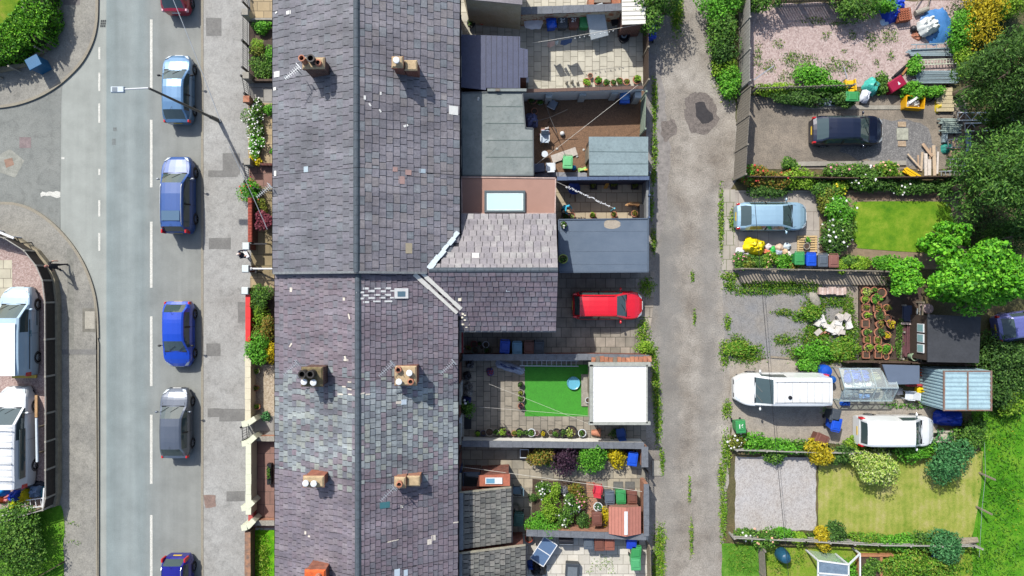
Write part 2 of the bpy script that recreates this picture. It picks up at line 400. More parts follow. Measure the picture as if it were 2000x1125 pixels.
G_plum=leaf('plum_leaf', [C(46, 28, 44), C(72, 44, 66), C(92, 58, 80), C(56, 34, 52), C(110, 78, 96)])
G_red=leaf('acer_leaf', [C(120, 44, 62), C(164, 74, 92), C(140, 60, 74), C(184, 104, 116)])
G_orange=leaf('bronze_leaf', [C(136, 112, 40), C(176, 142, 52), C(118, 138, 42), C(190, 156, 80), C(104, 146, 46), C(90, 130, 40)])
G_blue=leaf('blue_green_leaf', [C(52, 116, 60), C(84, 152, 84), C(112, 176, 108), C(64, 130, 66)])
G_pale=leaf('variegated_leaf', [C(130, 180, 50), C(196, 222, 90), C(226, 236, 140), C(160, 204, 60), C(238, 242, 178)])
G_weed=leaf('weed_leaf', [C(70, 128, 24), C(110, 172, 36), C(150, 186, 60), C(90, 150, 30), C(168, 172, 70)])
G_blade=leaf('grass_blade', [C(84, 140, 20), C(126, 178, 34), C(158, 196, 50), C(100, 160, 24), C(188, 200, 84)], trans=.2)
F_white=flat('white_petal', C(244, 242, 236));F_pink=flat('pink_petal', C(236, 150, 164));F_red=flat('red_petal', C(214, 70, 56));F_peach=flat('peach_petal', C(250, 190, 160));F_yel=flat('yellow_petal', C(246, 220, 40))
# ================================================================ ground and setting
g_ground=mat('rough_ground', C(96, 104, 52), var=.3, scale=.6, col2=C(128, 112, 76), fine=.25, fscale=12, world=True)
sheet('ground', None, g_ground, -.02, world=[(-260, -260), (260, -260), (260, 260), (-260, 260)])
def road_mat():
 m, nt, b=_new('road_surface');co=_coord(nt, True)
 sx=nt.nodes.new('ShaderNodeSeparateXYZ');nt.links.new(co, sx.inputs[0])
 mr=_n(nt, 'ShaderNodeMapRange');mr.inputs[1].default_value=W(120, 0).x;mr.inputs[2].default_value=W(396, 0).x;nt.links.new(sx.outputs[0], mr.inputs[0])
 A=C(168, 172, 164);B=C(141, 151, 149);Bl=C(153, 162, 159);D=C(147, 150, 145)
 f=lambda px:(px-120)/276.0
 rp=_ramp(nt, [(0, A), (f(206), A), (f(209), C(146, 158, 156)), (f(225), B), (f(252), Bl), (f(278), B), (f(297), C(148, 153, 149)), (f(318), D), (1, C(153, 154, 147))])
 nt.links.new(mr.outputs[0], rp.inputs[0])
 n1=_n(nt, 'ShaderNodeTexNoise', Scale=.7, Detail=7, Roughness=.6);nt.links.new(co, n1.inputs['Vector'])
 r1=_ramp(nt, [(.3, (.82, .82, .82)), (.7, (1.06, 1.06, 1.06))]);nt.links.new(n1.outputs[0], r1.inputs[0])
 n2=_n(nt, 'ShaderNodeTexNoise', Scale=16, Detail=5, Roughness=.8);nt.links.new(co, n2.inputs['Vector'])
 r2=_ramp(nt, [(.3, (.84, .84, .84)), (.65, (1.04, 1.04, 1.04))]);nt.links.new(n2.outputs[0], r2.inputs[0])
 mp=_n(nt, 'ShaderNodeMapping');mp.inputs['Scale'].default_value=(1.6, .06, 1);nt.links.new(co, mp.inputs[0])
 n3=_n(nt, 'ShaderNodeTexNoise', Scale=1.5, Detail=5);nt.links.new(mp.outputs[0], n3.inputs['Vector'])
 r3=_ramp(nt, [(.35, (.93, .93, .93)), (.6, (1.02, 1.02, 1.02))]);nt.links.new(n3.outputs[0], r3.inputs[0])
 nt.links.new(_mul(nt, _mul(nt, _mul(nt, rp.outputs[0], r1.outputs[0]), r2.outputs[0]), r3.outputs[0]), b.inputs['Base Color'])
 _finish(nt, b, .85, 0, 0, .25);return m
sheet('road', [(118, -400), (398, -400), (398, 1525), (118, 1525)], road_mat(), 0)
m_side=mat('side_road_tarmac', C(138, 141, 135), var=.1, scale=.5, fine=.14, fscale=16, world=True, col2=C(147, 149, 142))
sheet('side_road', [(-400, 120), (124, 120), (120, 200), (119, 300), (117, 480), (-400, 480)], m_side, .004)
m_patchd=mat('tarmac_patch', C(133, 131, 126), var=.14, scale=2, fine=.14, world=True)
m_kerb=mat('kerb_stone', C(186, 178, 156), var=.2, scale=2.5, fine=.15, col2=C(160, 150, 132))
m_pave=mat('pavement_tarmac', C(170, 167, 160), var=.12, scale=.45, fine=.14, fscale=14, world=True, col2=C(184, 183, 177))
m_pave2=mat('left_pavement_tarmac', C(154, 151, 142), var=.14, scale=.6, fine=.16, fscale=14, world=True, col2=C(170, 166, 154))
# pavements (a real step of 0.1 m) with their kerbs
def slabmesh(name, px, z0, z1, m):
 mb=MB();mb.prism([(W(x, y).x, W(x, y).y)for x, y in px], z0, z1);return structure(mb.build(name, m))
slabmesh('pavement', [(399, -400), (600, -400), (600, 1525), (399, 1525)], -.01, .1, m_pave)
slabmesh('kerb', [(394, -400), (398.6, -400), (398.6, 1525), (394, 1525)], -.01, .104, m_kerb)
cor1=[(191, -400), (191, -60), (191, 10), (189, 48), (181, 82), (164, 116), (142, 142), (112, 168), (78, 188), (40, 202), (0, 209), (-60, 212), (-400, 212)]
cor1=[(p.x, p.y)for p in curve([Vector((*p, 0))for p in cor1], 5)]
slabmesh('pavement', cor1+[(-400, -400)], -.01, .1, m_pave2)
cor2=[(-400, 396), (-60, 396), (0, 397), (32, 399), (66, 411), (102, 436), (136, 472), (162, 512), (180, 556), (189, 600), (192, 660), (192, 760), (192, 1525)]
cor2=[(p.x, p.y)for p in curve([Vector((*p, 0))for p in cor2], 5)]
slabmesh('pavement', cor2+[(-400, 1525)], -.01, .1, m_pave2)
for cc, sgn in ((cor1, 1), (cor2, 1)):
 mb=MB();mb.prism([(W(x, y).x, W(x, y).y)for x, y in ribbon(cc, 5.2)], -.01, .106);structure(mb.build('kerb', m_kerb))
 # painted markings
m_mark=mat('road_paint', C(240, 238, 226), var=.1, scale=6, fine=.25, fscale=22, bump=0)
def marks(segs, x, w, z=.008):
 mb=MB()
 for y0, y1 in segs:
  a, b=W(x-w/2, y0), W(x+w/2, y1);mb.add([(a.x, b.y, z), (b.x, b.y, z), (b.x, a.y, z), (a.x, a.y, z)], [(0, 1, 2, 3)])
 return mb
structure(marks([(-90, -20), (38, 174), (234, 366), (433, 562), (618, 754), (810, 945), (1006, 1140)], 295.5, 5).build('road_markings', m_mark))
structure(marks([(92, 116), (142, 178), (202, 240), (330, 342), (391, 423), (455, 490)], 194, 4).build('road_markings', m_mark))
mb=MB();pts=[(79, 378), (83, 374), (90, 376), (96, 374), (104, 375), (110, 373), (118, 375), (118, 385), (111, 387), (103, 384), (98, 382), (92, 383), (86, 382), (80, 385)]
structure(mb.add([(W(x, y).x, W(x, y).y, .009)for x, y in pts[::-1]], [tuple(range(len(pts)))]).build('paint_spill', m_mark))
structure(marks([(307, 311)], 123, 6).build('road_markings', m_mark))
# patches, iron covers and repairs in the pavements
for r in [(404, 36, 434, 71), (408, 333, 466, 346), (436, 300, 470, 342), (409, 465, 452, 487), (404, 670, 432, 695), (407, 797, 436, 814), (430, 798, 482, 822), (444, 958, 480, 978), (466, 590, 482, 630)]:
 sheet('tarmac_patch', rect(*r), m_patchd, .104+rnd.uniform(0, .002), jit=.02, sub=.4)
sheet('tarmac_patch', [(400, 966), (422, 966), (423, 988), (404, 992), (400, 984)], mat('red_patch', C(150, 126, 114), world=True), .108, jit=.03, sub=.3)
m_cover=mat('iron_cover', C(126, 120, 116), var=.15, scale=10);m_cover2=mat('concrete_cover', C(182, 176, 160), var=.1)
sheet('tarmac_patch', rect(163, 602, 190, 648), mat('cover_surround', C(128, 124, 112), world=True), .104);sheet('access_cover', rect(168, 608, 187, 642), m_cover2, .109)
sheet('tarmac_patch', [(2, 300), (20, 291), (48, 314), (30, 347), (-20, 330)], mat('pale_patch', C(158, 158, 146), world=True), .008);sheet('access_cover', [(8, 312), (24, 308), (28, 322), (12, 328)], mat('rust_cover', C(160, 128, 108)), .012)
sheet('access_cover', rect(38, 268, 61, 289), mat('plum_cover', C(142, 126, 124)), .012)
sheet('access_cover', rect(126, -4, 158, 11), m_cover, .104)
for r in [(219, 271, 226, 283), (221, 249, 228, 256)]:sheet('access_cover', rect(*r), mat('road_cover', C(124, 130, 128)), .004)
sheet('tarmac_patch', rect(133, 485, 146, 700), mat('long_trench', C(140, 138, 128), world=True), .104, jit=.02, sub=.5);sheet('tarmac_patch', rect(120, 682, 190, 692), m_patchd, .108)
mb=MB()
for i in range(3):
 for j in range(3):
  q=W(198.5+i*3.6-j*.6, 41+j*5, 0);mb.box(q, (.09, .13), .0, .012)
structure(mb.build('drain_grating', mat('drain_iron', C(66, 70, 70))))
# lawns and gravel on the left
Lawn1=grass('corner_lawn', C(84, 130, 24), C(124, 152, 38), C(160, 160, 66))
sheet('lawn', [(-400, -400), (40, -400), (44, 40), (20, 90), (-400, 100)], Lawn1, .12)
sheet('lawn', [(40, 992), (122, 985), (127, 1010), (127, 1525), (-300, 1525), (-300, 1000)], grass('verge_lawn', C(70, 128, 26), C(104, 160, 40), C(140, 178, 62), 2), .12, jit=.05, sub=.4)
m_gravel_p=mat('pink_gravel', C(178, 152, 142), var=.2, scale=1.5, fine=.25, fscale=30, world=True, speck=([(0, C(120, 98, 92)), (.5, C(186, 158, 148)), (1, C(222, 204, 194))], 16, .6))
sheet('gravel', [(-300, 462), (0, 462), (50, 480), (96, 520), (104, 600), (104, 990), (-300, 990)], m_gravel_p, .108)
m_flag=slab('cream_flags', C(214, 206, 180), C(200, 192, 168), C(150, 140, 120), .9, .6)
sheet('patio', [(-300, 508), (26, 508), (27, 600), (-300, 600)], m_flag, .114)
sheet('soil_bed', ribbon([(p[0]-9, p[1]+1)for p in [(120, -100), (112, 30), (104, 66), (84, 98), (44, 124), (-60, 148)]], 22), m_soil, .116)
# centre: yards and alley
m_dirt=mat('alley_dirt', C(164, 152, 137), var=.26, scale=.42, fine=.24, fscale=14, world=True, col2=C(198, 190, 177), bump=1)
def worn(m):
# two tracks where traffic has worn the dirt down to grey hardcore
 nt=m.node_tree;b=nt.nodes['Principled BSDF'];src=b.inputs['Base Color'].links[0].from_socket;co=_coord(nt, True)
 n=_n(nt, 'ShaderNodeTexNoise', Scale=.45, Detail=9, Roughness=.75);nt.links.new(co, n.inputs['Vector'])
 sx=nt.nodes.new('ShaderNodeSeparateXYZ');nt.links.new(co, sx.inputs[0])
 ma=_n(nt, 'ShaderNodeMath', operation='MULTIPLY_ADD');ma.inputs[1].default_value=3.2;nt.links.new(n.outputs[0], ma.inputs[0]);nt.links.new(sx.outputs[0], ma.inputs[2])
 mr=_n(nt, 'ShaderNodeMapRange');mr.inputs[1].default_value=9.6;mr.inputs[2].default_value=15.6;nt.links.new(ma.outputs[0], mr.inputs[0])
 r=_ramp(nt, [(.1, (0, )*3), (.25, (.85, )*3), (.36, (.6, )*3), (.47, (.1, )*3), (.6, (.08, )*3), (.72, (.6, )*3), (.8, (.5, )*3), (.9, (0, )*3)]);nt.links.new(mr.outputs[0], r.inputs[0])
 my=_n(nt, 'ShaderNodeMapRange');my.inputs[1].default_value=-18;my.inputs[2].default_value=8;nt.links.new(sx.outputs[1], my.inputs[0])
 ry=_ramp(nt, [(0, (.25, )*3), (.3, (.7, )*3), (.8, (1, )*3), (1, (.05, )*3)]);nt.links.new(my.outputs[0], ry.inputs[0])
 f=_mul(nt, r.outputs[0], ry.outputs[0]);mx=_n(nt, 'ShaderNodeMixRGB');nt.links.new(f, mx.inputs[0]);nt.links.new(src, mx.inputs[1]);mx.inputs[2].default_value=(*C(124, 122, 118), 1);nt.links.new(mx.outputs[0], b.inputs['Base Color'])
worn(m_dirt)
sheet('alley', [(1256, -400), (1382, -400), (1386, 30), (1396, 110), (1412, 160), (1438, 196), (1440, 350), (1426, 372), (1436, 560), (1440, 700), (1426, 860), (1414, 1060), (1418, 1525), (1256, 1525)], m_dirt, .0, jit=.1, sub=.5)
sheet('tarmac_remnant', [(1262, 100), (1290, 110), (1300, 200), (1310, 300), (1300, 420), (1288, 470), (1262, 470)], mat('alley_tarmac', C(150, 144, 138), world=True), .004, jit=.1, sub=.4)
m_stone=mat('hole_gravel', C(136, 126, 118), var=.35, scale=5, fine=.3, fscale=22, world=True)
sheet('gravel', [(1336, 190), (1356, 178), (1384, 184), (1396, 206), (1404, 232), (1396, 250), (1376, 262), (1352, 262), (1340, 240)], m_stone, .006, jit=.1, sub=.2)
sheet('gravel', [(1292, 236), (1318, 232), (1322, 262), (1300, 280), (1290, 262)], m_stone, .006, jit=.1, sub=.2)
sheet('puddle', [(1357, 202), (1366, 198), (1376, 200), (1380, 212), (1392, 222), (1393, 232), (1384, 240), (1372, 242), (1366, 234), (1360, 228), (1358, 214)], mat('wet_tar', C(70, 66, 64), .25, var=.2, scale=5), .01, jit=.03, sub=.2)
# yard floors
m_pat1=slab('pale_flags', C(214, 208, 188), C(196, 190, 172), C(150, 144, 126), .62, .46, rot=90)
m_pat2=slab('grey_flags', C(176, 166, 148), C(150, 142, 128), C(104, 100, 88), .62, .45, rot=90, stain=.35)
m_pat3=slab('sandy_flags', C(204, 188, 158), C(186, 172, 144), C(140, 124, 98), .66, .6, stain=.2)
m_pat4=slab('drive_flags', C(178, 166, 150), C(150, 142, 128), C(104, 98, 86), .62, .62, stain=.4)
m_pat6=slab('mixed_flags', C(190, 178, 154), C(150, 144, 130), C(118, 110, 96), .75, .6, stain=.35)
m_pat7=slab('white_flags', C(226, 220, 206), C(206, 200, 186), C(170, 164, 150), .7, .6, stain=.2)
sheet('patio', rect(890, -20, 1262, 178), m_pat1, .02)
m_yard2=mat('trodden_earth', C(168, 130, 98), var=.28, scale=1.2, fine=.25, fscale=20, world=True, col2=C(142, 108, 80))
sheet('earth_yard', rect(890, 178, 1262, 348), m_yard2, .02)
sheet('patio', rect(890, 348, 1268, 432), m_pat3, .02)
sheet('driveway', [(890, 530), (1278, 530), (1276, 600), (1262, 698), (890, 698)], m_pat4, .02)
sheet('patio', rect(890, 698, 1262, 868), m_pat2, .02)
sheet('artificial_turf', rect(1025, 712, 1153, 813), mat('plastic_turf', C(72, 168, 44), var=.07, scale=3, fine=.2, fscale=60, world=True), .03)
sheet('patio', rect(890, 868, 1262, 1042), m_pat6, .02)
sheet('patio', rect(890, 1042, 1266, 1300), m_pat7, .02)
sheet('soil_bed', [(1040, 936), (1150, 940), (1150, 1040), (1036, 1040)], m_soil, .03, jit=.04, sub=.4)
sheet('soil_bed', rect(1030, 868, 1236, 892), m_soil, .03)
sheet('brick_paving', [(1145, 940), (1172, 944), (1172, 1038), (1148, 1038)], slab('brick_path', C(206, 150, 118), C(180, 122, 96), C(150, 130, 110), .22, .11), .034)
# right-hand plots
m_plot=mat('plot_earth', C(150, 140, 126), var=.22, scale=.8, fine=.22, fscale=16, world=True, col2=C(172, 158, 140))
sheet('plot_floor', [(1440, 186), (1890, 186), (1890, 330), (1440, 330)], m_plot, .004, jit=.06, sub=.6)
sheet('gravel', [(1640, 250), (1725, 232), (1800, 240), (1830, 290), (1800, 330), (1720, 320), (1640, 300)], mat('dark_gravel', C(122, 120, 118), var=.2, scale=2, world=True, speck=([(0, C(80, 80, 82)), (.6, C(130, 128, 126)), (1, C(190, 186, 180))], 18, .5)), .008, jit=.2, sub=.4)
m_gravel_r=mat('rose_gravel', C(194, 175, 167), var=.14, scale=1.2, fine=.25, fscale=30, world=True, speck=([(0, C(140, 112, 106)), (.5, C(198, 172, 164)), (1, C(228, 212, 204))], 13, .55))
sheet('gravel', [(1462, 8), (1900, 0), (1890, 140), (1830, 170), (1462, 170)], m_gravel_r, .006, jit=.05, sub=.6)
sheet('concrete_drive', rect(1436, 372, 1600, 524), slab('drive_concrete', C(186, 176, 164), C(176, 168, 156), C(150, 140, 128), 1.9, 1.2), .012)
sheet('kerb_flags', rect(1410, 370, 1436, 528), slab('edge_flags', C(186, 178, 164), C(168, 160, 146), C(120, 124, 90), .45, .9), .016)
sheet('path', rect(1600, 372, 1886, 526), mat('path_earth', C(150, 130, 104), var=.15, scale=1, world=True), .006)
sheet('path', [(1664, 376), (1868, 376), (1868, 388), (1664, 388)], mat('bed_earth', C(128, 104, 84), world=True), .01)
LG=grass('round_lawn', C(84, 136, 28), C(120, 160, 38), C(160, 178, 62), .9)
lw=[(1668, 402), (1680, 394), (1840, 394), (1852, 400), (1858, 414), (1858, 488), (1690, 486), (1674, 478), (1665, 462)]
sheet('lawn', [(p.x, p.y)for p in curve([Vector((*p, 0))for p in lw+[lw[0]]], 5)][:-1], LG, .03)
sheet('plot_floor', [(1414, 540), (1600, 545), (1680, 560), (1680, 706), (1414, 700)], mat('plot_shale', C(176, 168, 156), var=.16, scale=.7, fine=.2, fscale=14, world=True, col2=C(150, 150, 150)), .004, jit=.1, sub=.5)
sheet('soil_bed', rect(1676, 556, 1800, 702), mat('garden_soil', C(96, 78, 66), var=.3, scale=3, fine=.3, world=True), .008)
sheet('path', [(1434, 524), (1762, 534), (1776, 558), (1440, 552)], mat('back_path', C(166, 154, 136), var=.12, world=True), .01)
sheet('path', rect(1644, 558, 1678, 640), mat('garden_path', C(158, 146, 130), var=.12, world=True), .008)
sheet('concrete_drive', [(1424, 700), (1640, 706), (1660, 740), (1830, 800), (1830, 870), (1430, 862)], mat('van_drive', C(178, 170, 158), var=.14, scale=.8, fine=.18, fscale=16, world=True, col2=C(190, 178, 160)), .008, jit=.08, sub=.6)
m_gravel_w=mat('white_gravel', C(196, 192, 188), var=.14, scale=.8, col2=C(176, 164, 150), fine=.2, fscale=26, world=True, speck=([(0, C(140, 134, 130)), (.5, C(200, 196, 192)), (1, C(228, 226, 222))], 16, .45))
sheet('gravel', rect(1436, 892, 1594, 1036), m_gravel_w, .01, jit=.05, sub=.4)
LD=grass('dry_lawn', C(130, 154, 54), C(170, 174, 84), C(196, 184, 122), .75, stripes=.8)
sheet('lawn', [(1598, 890), (1920, 880), (1912, 980), (1898, 1050), (1598, 1050)], LD, .02, jit=.05, sub=.5)
LM=grass('meadow', C(62, 128, 22), C(92, 156, 32), C(138, 178, 56), .5)
sheet('meadow', [(1880, 740), (2500, 700), (2500, 1600), (1886, 1600), (1900, 1060), (1918, 900)], LM, .012, jit=.15, sub=.6)
sheet('lawn', [(1410, 1060), (1490, 1064), (1490, 1525), (1414, 1525)], grass('verge_grass', C(70, 122, 32), C(96, 148, 46), C(128, 168, 70), 1.5), .014, jit=.06, sub=.4)
sheet('lawn', rect(1490, 1068, 1900, 1525), grass('plot_grass', C(98, 146, 34), C(140, 166, 54), C(170, 160, 90), 1.2), .01, jit=.06, sub=.5)
# ================================================================ terrace of houses
XW, XE, XR=-13.02, -3.16, -8.05
def slates(mb, P, U, V, N, ulen, vlen, rows, sw, mi=0, gap=.032, clip=None, thick=.045, seed=0):
 g=random.Random(seed);U=Vector(U).normalized();V=Vector(V).normalized();N=Vector(N).normalized();P=Vector(P);c=vlen/rows
 for r in range(rows):
  u=-g.random()*sw*.9
  while u<ulen-.02:
   mj=mi(u+sw*.5, ulen, g)if callable(mi)else mi
   w=sw*g.uniform(.8, 1.2);w=ulen-u if ulen-u-w<.16 else w;a, b=max(0, u+gap/2), min(ulen, u+w-gap/2);u+=w
   if b-a<.015:continue
   v0=r*c+g.uniform(-.012, .012);v1=min(vlen, (r+1)*c+.05);t=thick*g.uniform(.8, 1.3);h=.004
   q=P+U*((a+b)/2)+V*(v0+c/2)
   if clip and not clip(q):continue
   A=P+U*a+V*v0;B=P+U*b+V*(v0+g.uniform(-.008, .008));D=P+U*a+V*v1;E=P+U*b+V*v1
   mb.add([A+N*t, B+N*t, E+N*h, D+N*h, A, B], [(0, 1, 2, 3), (4, 5, 1, 0)], mj)
def slate_mat(key, cols, stain=.3, ss=.5):
 kk=.62 if key!='slate_patchwork' else .8;m_=[sum(c[i]for c in cols)/len(cols)for i in range(3)];gk=sum(m_)/3;cols=[tuple(max(.01, c[i]*kk+m_[i]*(1-kk))*.78*1.16+gk*.22*1.16 for i in range(3))for c in cols]
 return pieces(key, cols, rough=.6, stain=stain, spec=.3, sscale=ss)
up1=[C(112, 112, 120)]*3+[C(120, 116, 126)]*3+[C(104, 106, 112)]*2+[C(128, 124, 130), C(118, 126, 132), C(96, 96, 104)]
up2=[C(128, 122, 130)]*3+[C(118, 114, 124)]*3+[C(134, 126, 130)]*3+[C(112, 124, 130), C(136, 128, 126), C(112, 110, 118), C(134, 140, 144)]
mix5=[C(128, 136, 140), C(146, 154, 156), C(112, 122, 128), C(160, 168, 164), C(104, 104, 116), C(122, 106, 116), C(138, 148, 150), C(150, 156, 146), C(96, 100, 108)]
pur=[C(124, 112, 122), C(132, 114, 124), C(114, 106, 116), C(126, 118, 128), C(138, 124, 130), C(118, 100, 110), C(110, 112, 120)]
pur2=[C(122, 112, 124), C(134, 122, 132), C(118, 110, 122), C(128, 116, 122), C(142, 132, 138), C(124, 108, 118)]
S_up1, S_up2=slate_mat('slate_grey', up1, .36), slate_mat('slate_grey_mixed', up2, .34)
S_pur, S_mix, S_pur2=slate_mat('slate_purple', pur, .32), slate_mat('slate_patchwork', mix5, .3), slate_mat('slate_plum', pur2, .34)
m_deck=flat('roof_felt_under', C(50, 50, 54), .9);m_ridge=mat('ridge_tile', C(84, 94, 102), var=.2, scale=3);m_lead=mat('lead_flashing', C(150, 158, 164), var=.15, scale=5)
m_gut=flat('black_gutter', C(44, 44, 48), .45);m_buff=mat('buff_render', C(206, 180, 140), var=.18, scale=5, fine=.2)
m_flue=flat('flue_dark', C(28, 26, 24), .9);m_mort=mat('mortar_bits', C(232, 222, 206), var=.1)
def pot(par, x, y, z, kind):
 mb=MB()
 if kind=='tall':mb.lathe((x, y, z), [(.16, 0), (.13, .5), (.17, .52), (.17, .6), (.12, .6), (.11, .3)], 12);mats=m_terra
 elif kind=='short':mb.lathe((x, y, z), [(.17, 0), (.15, .22), (.17, .24), (.11, .26), (.1, .1)], 12);mats=m_terra
 elif kind=='black':mb.lathe((x, y, z), [(.2, 0), (.17, .45), (.21, .47), (.21, .56), (.14, .56), (.13, .2)], 12);mats=flat('black_pot', C(52, 48, 44))
 elif kind=='buff':mb.lathe((x, y, z), [(.2, 0), (.18, .3), (.22, .32), (.22, .42), (.15, .42), (.14, .1)], 8);mats=m_buff
 else:mb.lathe((x, y, z), [(.1, 0), (.1, .2), (.17, .22), (.16, .3), (.02, .34)], 14);mats=m_pvc
 o=mb.build('chimney_pot', mats, par, smooth=35)
 if kind in ('tall', 'short', 'black', 'buff'):MB().lathe((x, y, z), [(.115, .31 if kind in ('tall', 'black')else .15), (.002, .315 if kind in ('tall', 'black')else .155)], 10).build('flue', m_flue, o)
def chimney(par, cx, cy, sx, sy, zt, pots, steps=None, cap=None, brk=None, label=None):
 zb=zt-2.7;mb=MB();mb.box((cx, cy), (sx, sy), zb, zt-.34);mb.box((cx, cy), (sx+.07, sy+.07), zt-.34, zt-.2);mb.box((cx, cy), (sx+.12, sy+.12), zt-.2, zt-.06)
 ch=mb.build('chimney', brk or m_brick, par)
 if label:ch['label']=label
 MB().tbox((cx, cy), (sx+.1, sy+.1), (sx-.05, sy-.05), zt-.06, zt+.03).build('chimney_cap', cap or m_buff, ch)
 fl=MB();zr=lambda x:7.7-.49*abs(x-XR)
 k=.1
 for s in (-1, 1):
  fl.add([(cx-sx/2-k, cy+s*(sy/2+k), zr(cx-sx/2-k)+.05-DZ), (cx+sx/2+k, cy+s*(sy/2+k), zr(cx+sx/2+k)+.05-DZ), (cx+sx/2+k, cy+s*sy/2, zr(cx+sx/2+k)+.2-DZ), (cx-sx/2-k, cy+s*sy/2, zr(cx-sx/2-k)+.2-DZ)], [(0, 1, 2, 3)])
  fl.add([(cx+s*(sx/2+k), cy-sy/2-k, zr(cx+s*(sx/2+k))+.05-DZ), (cx+s*(sx/2+k), cy+sy/2+k, zr(cx+s*(sx/2+k))+.05-DZ), (cx+s*sx/2, cy+sy/2+k, zr(cx+s*sx/2)+.2-DZ), (cx+s*sx/2, cy-sy/2-k, zr(cx+s*sx/2)+.2-DZ)], [(0, 1, 2, 3)])
 fl.build('flashing', m_lead, ch)
 for dx, dy, k in pots:pot(ch, cx+dx, cy+dy, zt+.02, k)
 return ch
DZ=0
def window(par, x, y, z0, z1, w, side):
 """sash window in the front (side -1) or rear (+1) wall"""
 xo=x+side*.02;f=MB();d=.09
 for a, b, c, e in ((y-w/2, y+w/2, z0, z0+d), (y-w/2, y+w/2, z1-d, z1), (y-w/2, y-w/2+d, z0+d, z1-d), (y+w/2-d, y+w/2, z0+d, z1-d), (y-.03, y+.03, z0+d, z1-d)):
  f.box((xo, (a+b)/2), (.1, b-a), c, e)
 o=f.build('window', m_pvc, par)
 MB().box((x+side*.015, y), (.04, w-2*d), z0+d, z1-d).build('pane', m_glass, o)
 MB().tbox((x+side*.1, y), (.2, w+.16), (.2, w+.12), z0-.09, z0-.004).build('sill', m_conc, o)
def door(par, x, y, col, side):
 o=MB().box((x+side*.02, y), (.1, .92), .05, 2.1).build('door', col, par)
 MB().box((x+side*.09, y+.34), (.05, .12), 1.0, 1.04).build('handle', m_alu, o)
def blend(side, seed):
 def f(u, L, g):
  s=u if side==0 else L-u
  d={4:s, 6:L-s, 5:min(s, L-s)}.get(seed, 99)
  return 3 if g.random()<max(0, .5-d/(2.6 if seed==5 else 1.6))else side
 return f
def house(label, y0, y1, low, sm_w, sm_e, rows, sw, seed, doorcol, wall=None, xeave=0):
 ze, zr=(4.85, 7.35)if low else (5.2, 7.7);k=(zr-ze)/5.1;xe, xw=-2.92-xeave, -13.24
 t=thing('terraced_house', label, 'house', ((XW+XE)/2, (y0+y1)/2, 0), 0, 'terraced houses');o=t.location
 X=lambda x:x-o.x;g=.006;a, b=y0-o.y+g, y1-o.y-g;zz=lambda x:zr-k*abs(x-XR)
 mb=MB();P=[(XW, 0), (XE, 0), (XE, zz(XE)-.1), (XR, zr-.1), (XW, zz(XW)-.1)]
 mb.add([(X(x), a, z)for x, z in P]+[(X(x), b, z)for x, z in P], [(0, 1, 2, 3, 4), (9, 8, 7, 6, 5), (0, 5, 6, 1), (1, 6, 7, 2), (4, 9, 5, 0)])
 mb.build('wall', wall or m_brick_dark, t)
 mb=MB();d=.08
 for x0, x1 in ((xw, XR), (XR, xe)):
  mb.add([(X(x0), a, zz(x0)-d), (X(x1), a, zz(x1)-d), (X(x1), b, zz(x1)-d), (X(x0), b, zz(x0)-d), (X(x0), a, zz(x0)), (X(x1), a, zz(x1)), (X(x1), b, zz(x1)), (X(x0), b, zz(x0))], [(3, 2, 1, 0), (4, 5, 6, 7), (0, 1, 5, 4), (2, 3, 7, 6), (3, 0, 4, 7), (1, 2, 6, 5)], 2)
 L=y1-y0-2*g;sl=math.hypot(1, k);sin_=k/sl;cos_=1/sl
 slates(mb, (X(xw), a, zz(xw)), (0, 1, 0), (cos_, 0, sin_), (-sin_, 0, cos_), L, (XR-xw)*sl-.04, rows, sw, blend(0, seed), seed=seed)
 cl=None
 if seed in (3, 4):
  def cl(q):
   return not in_wing(q.x+o.x, q.y+o.y)
 slates(mb, (X(xe), b, zz(xe)), (0, -1, 0), (-cos_, 0, sin_), (sin_, 0, cos_), L, (xe-XR)*sl-.04, rows+1, sw*1.05, blend(1, seed), seed=seed+50, clip=cl)
 mb.build('roof', [sm_w, sm_e, m_deck, S_pur if seed==5 else S_mix], t)
 mb=MB();n=max(3, int(L/.46));g2=random.Random(seed)
 for i in range(n):
  u=a+L*i/n;v=a+L*(i+1)/n-.012;hw=.17;dz=g2.uniform(-.008, .008)
  c=[(-hw, -.045), (-hw*.5, .075), (0, .1), (hw*.5, .075), (hw, -.045)]
  mb.add([(X(XR)+dx, u, zr+z+dz)for dx, z in c]+[(X(XR)+dx, v, zr+z+dz+g2.uniform(-.004, .004))for dx, z in c], [(j, j+1, 5+j+1, 5+j)for j in range(4)]+[(4, 3, 2, 1, 0), (5, 6, 7, 8, 9)])
 mb.build('ridge_tiles', m_ridge, t)
 for x, s in ((xw, -1), (xe, 1)):
  mb=MB();z=zz(x)-.1;xx=X(x)+s*.03
  for i in range(5):
   t0, t1=math.pi*i/5, math.pi*(i+1)/5;r=.062
   mb.quad((xx-r*math.cos(t0), a, z-r*math.sin(t0)), (xx-r*math.cos(t1), a, z-r*math.sin(t1)), (xx-r*math.cos(t1), b, z-r*math.sin(t1)), (xx-r*math.cos(t0), b, z-r*math.sin(t0)))
  mb.tube((X(XW if s<0 else XE)+s*.06, a+.3, 0), (X(XW if s<0 else XE)+s*.06, a+.3, z-.25), .04);mb.tube((X(XW if s<0 else XE)+s*.06, a+.3, z-.25), (xx, a+.3, z-.05), .04)
  mb.build('gutter', m_gut, t)
 for yy in (.28, .72):
  window(t, X(XE), a+L*yy, 3.1, 4.25, 1.1, 1);window(t, X(XW), a+L*yy, 3.1, 4.3, 1.15, -1)
 window(t, X(XE), a+L*.3, .95, 2.2, 1.3, 1);window(t, X(XW), a+L*.68, .8, 2.3, 1.6, -1)
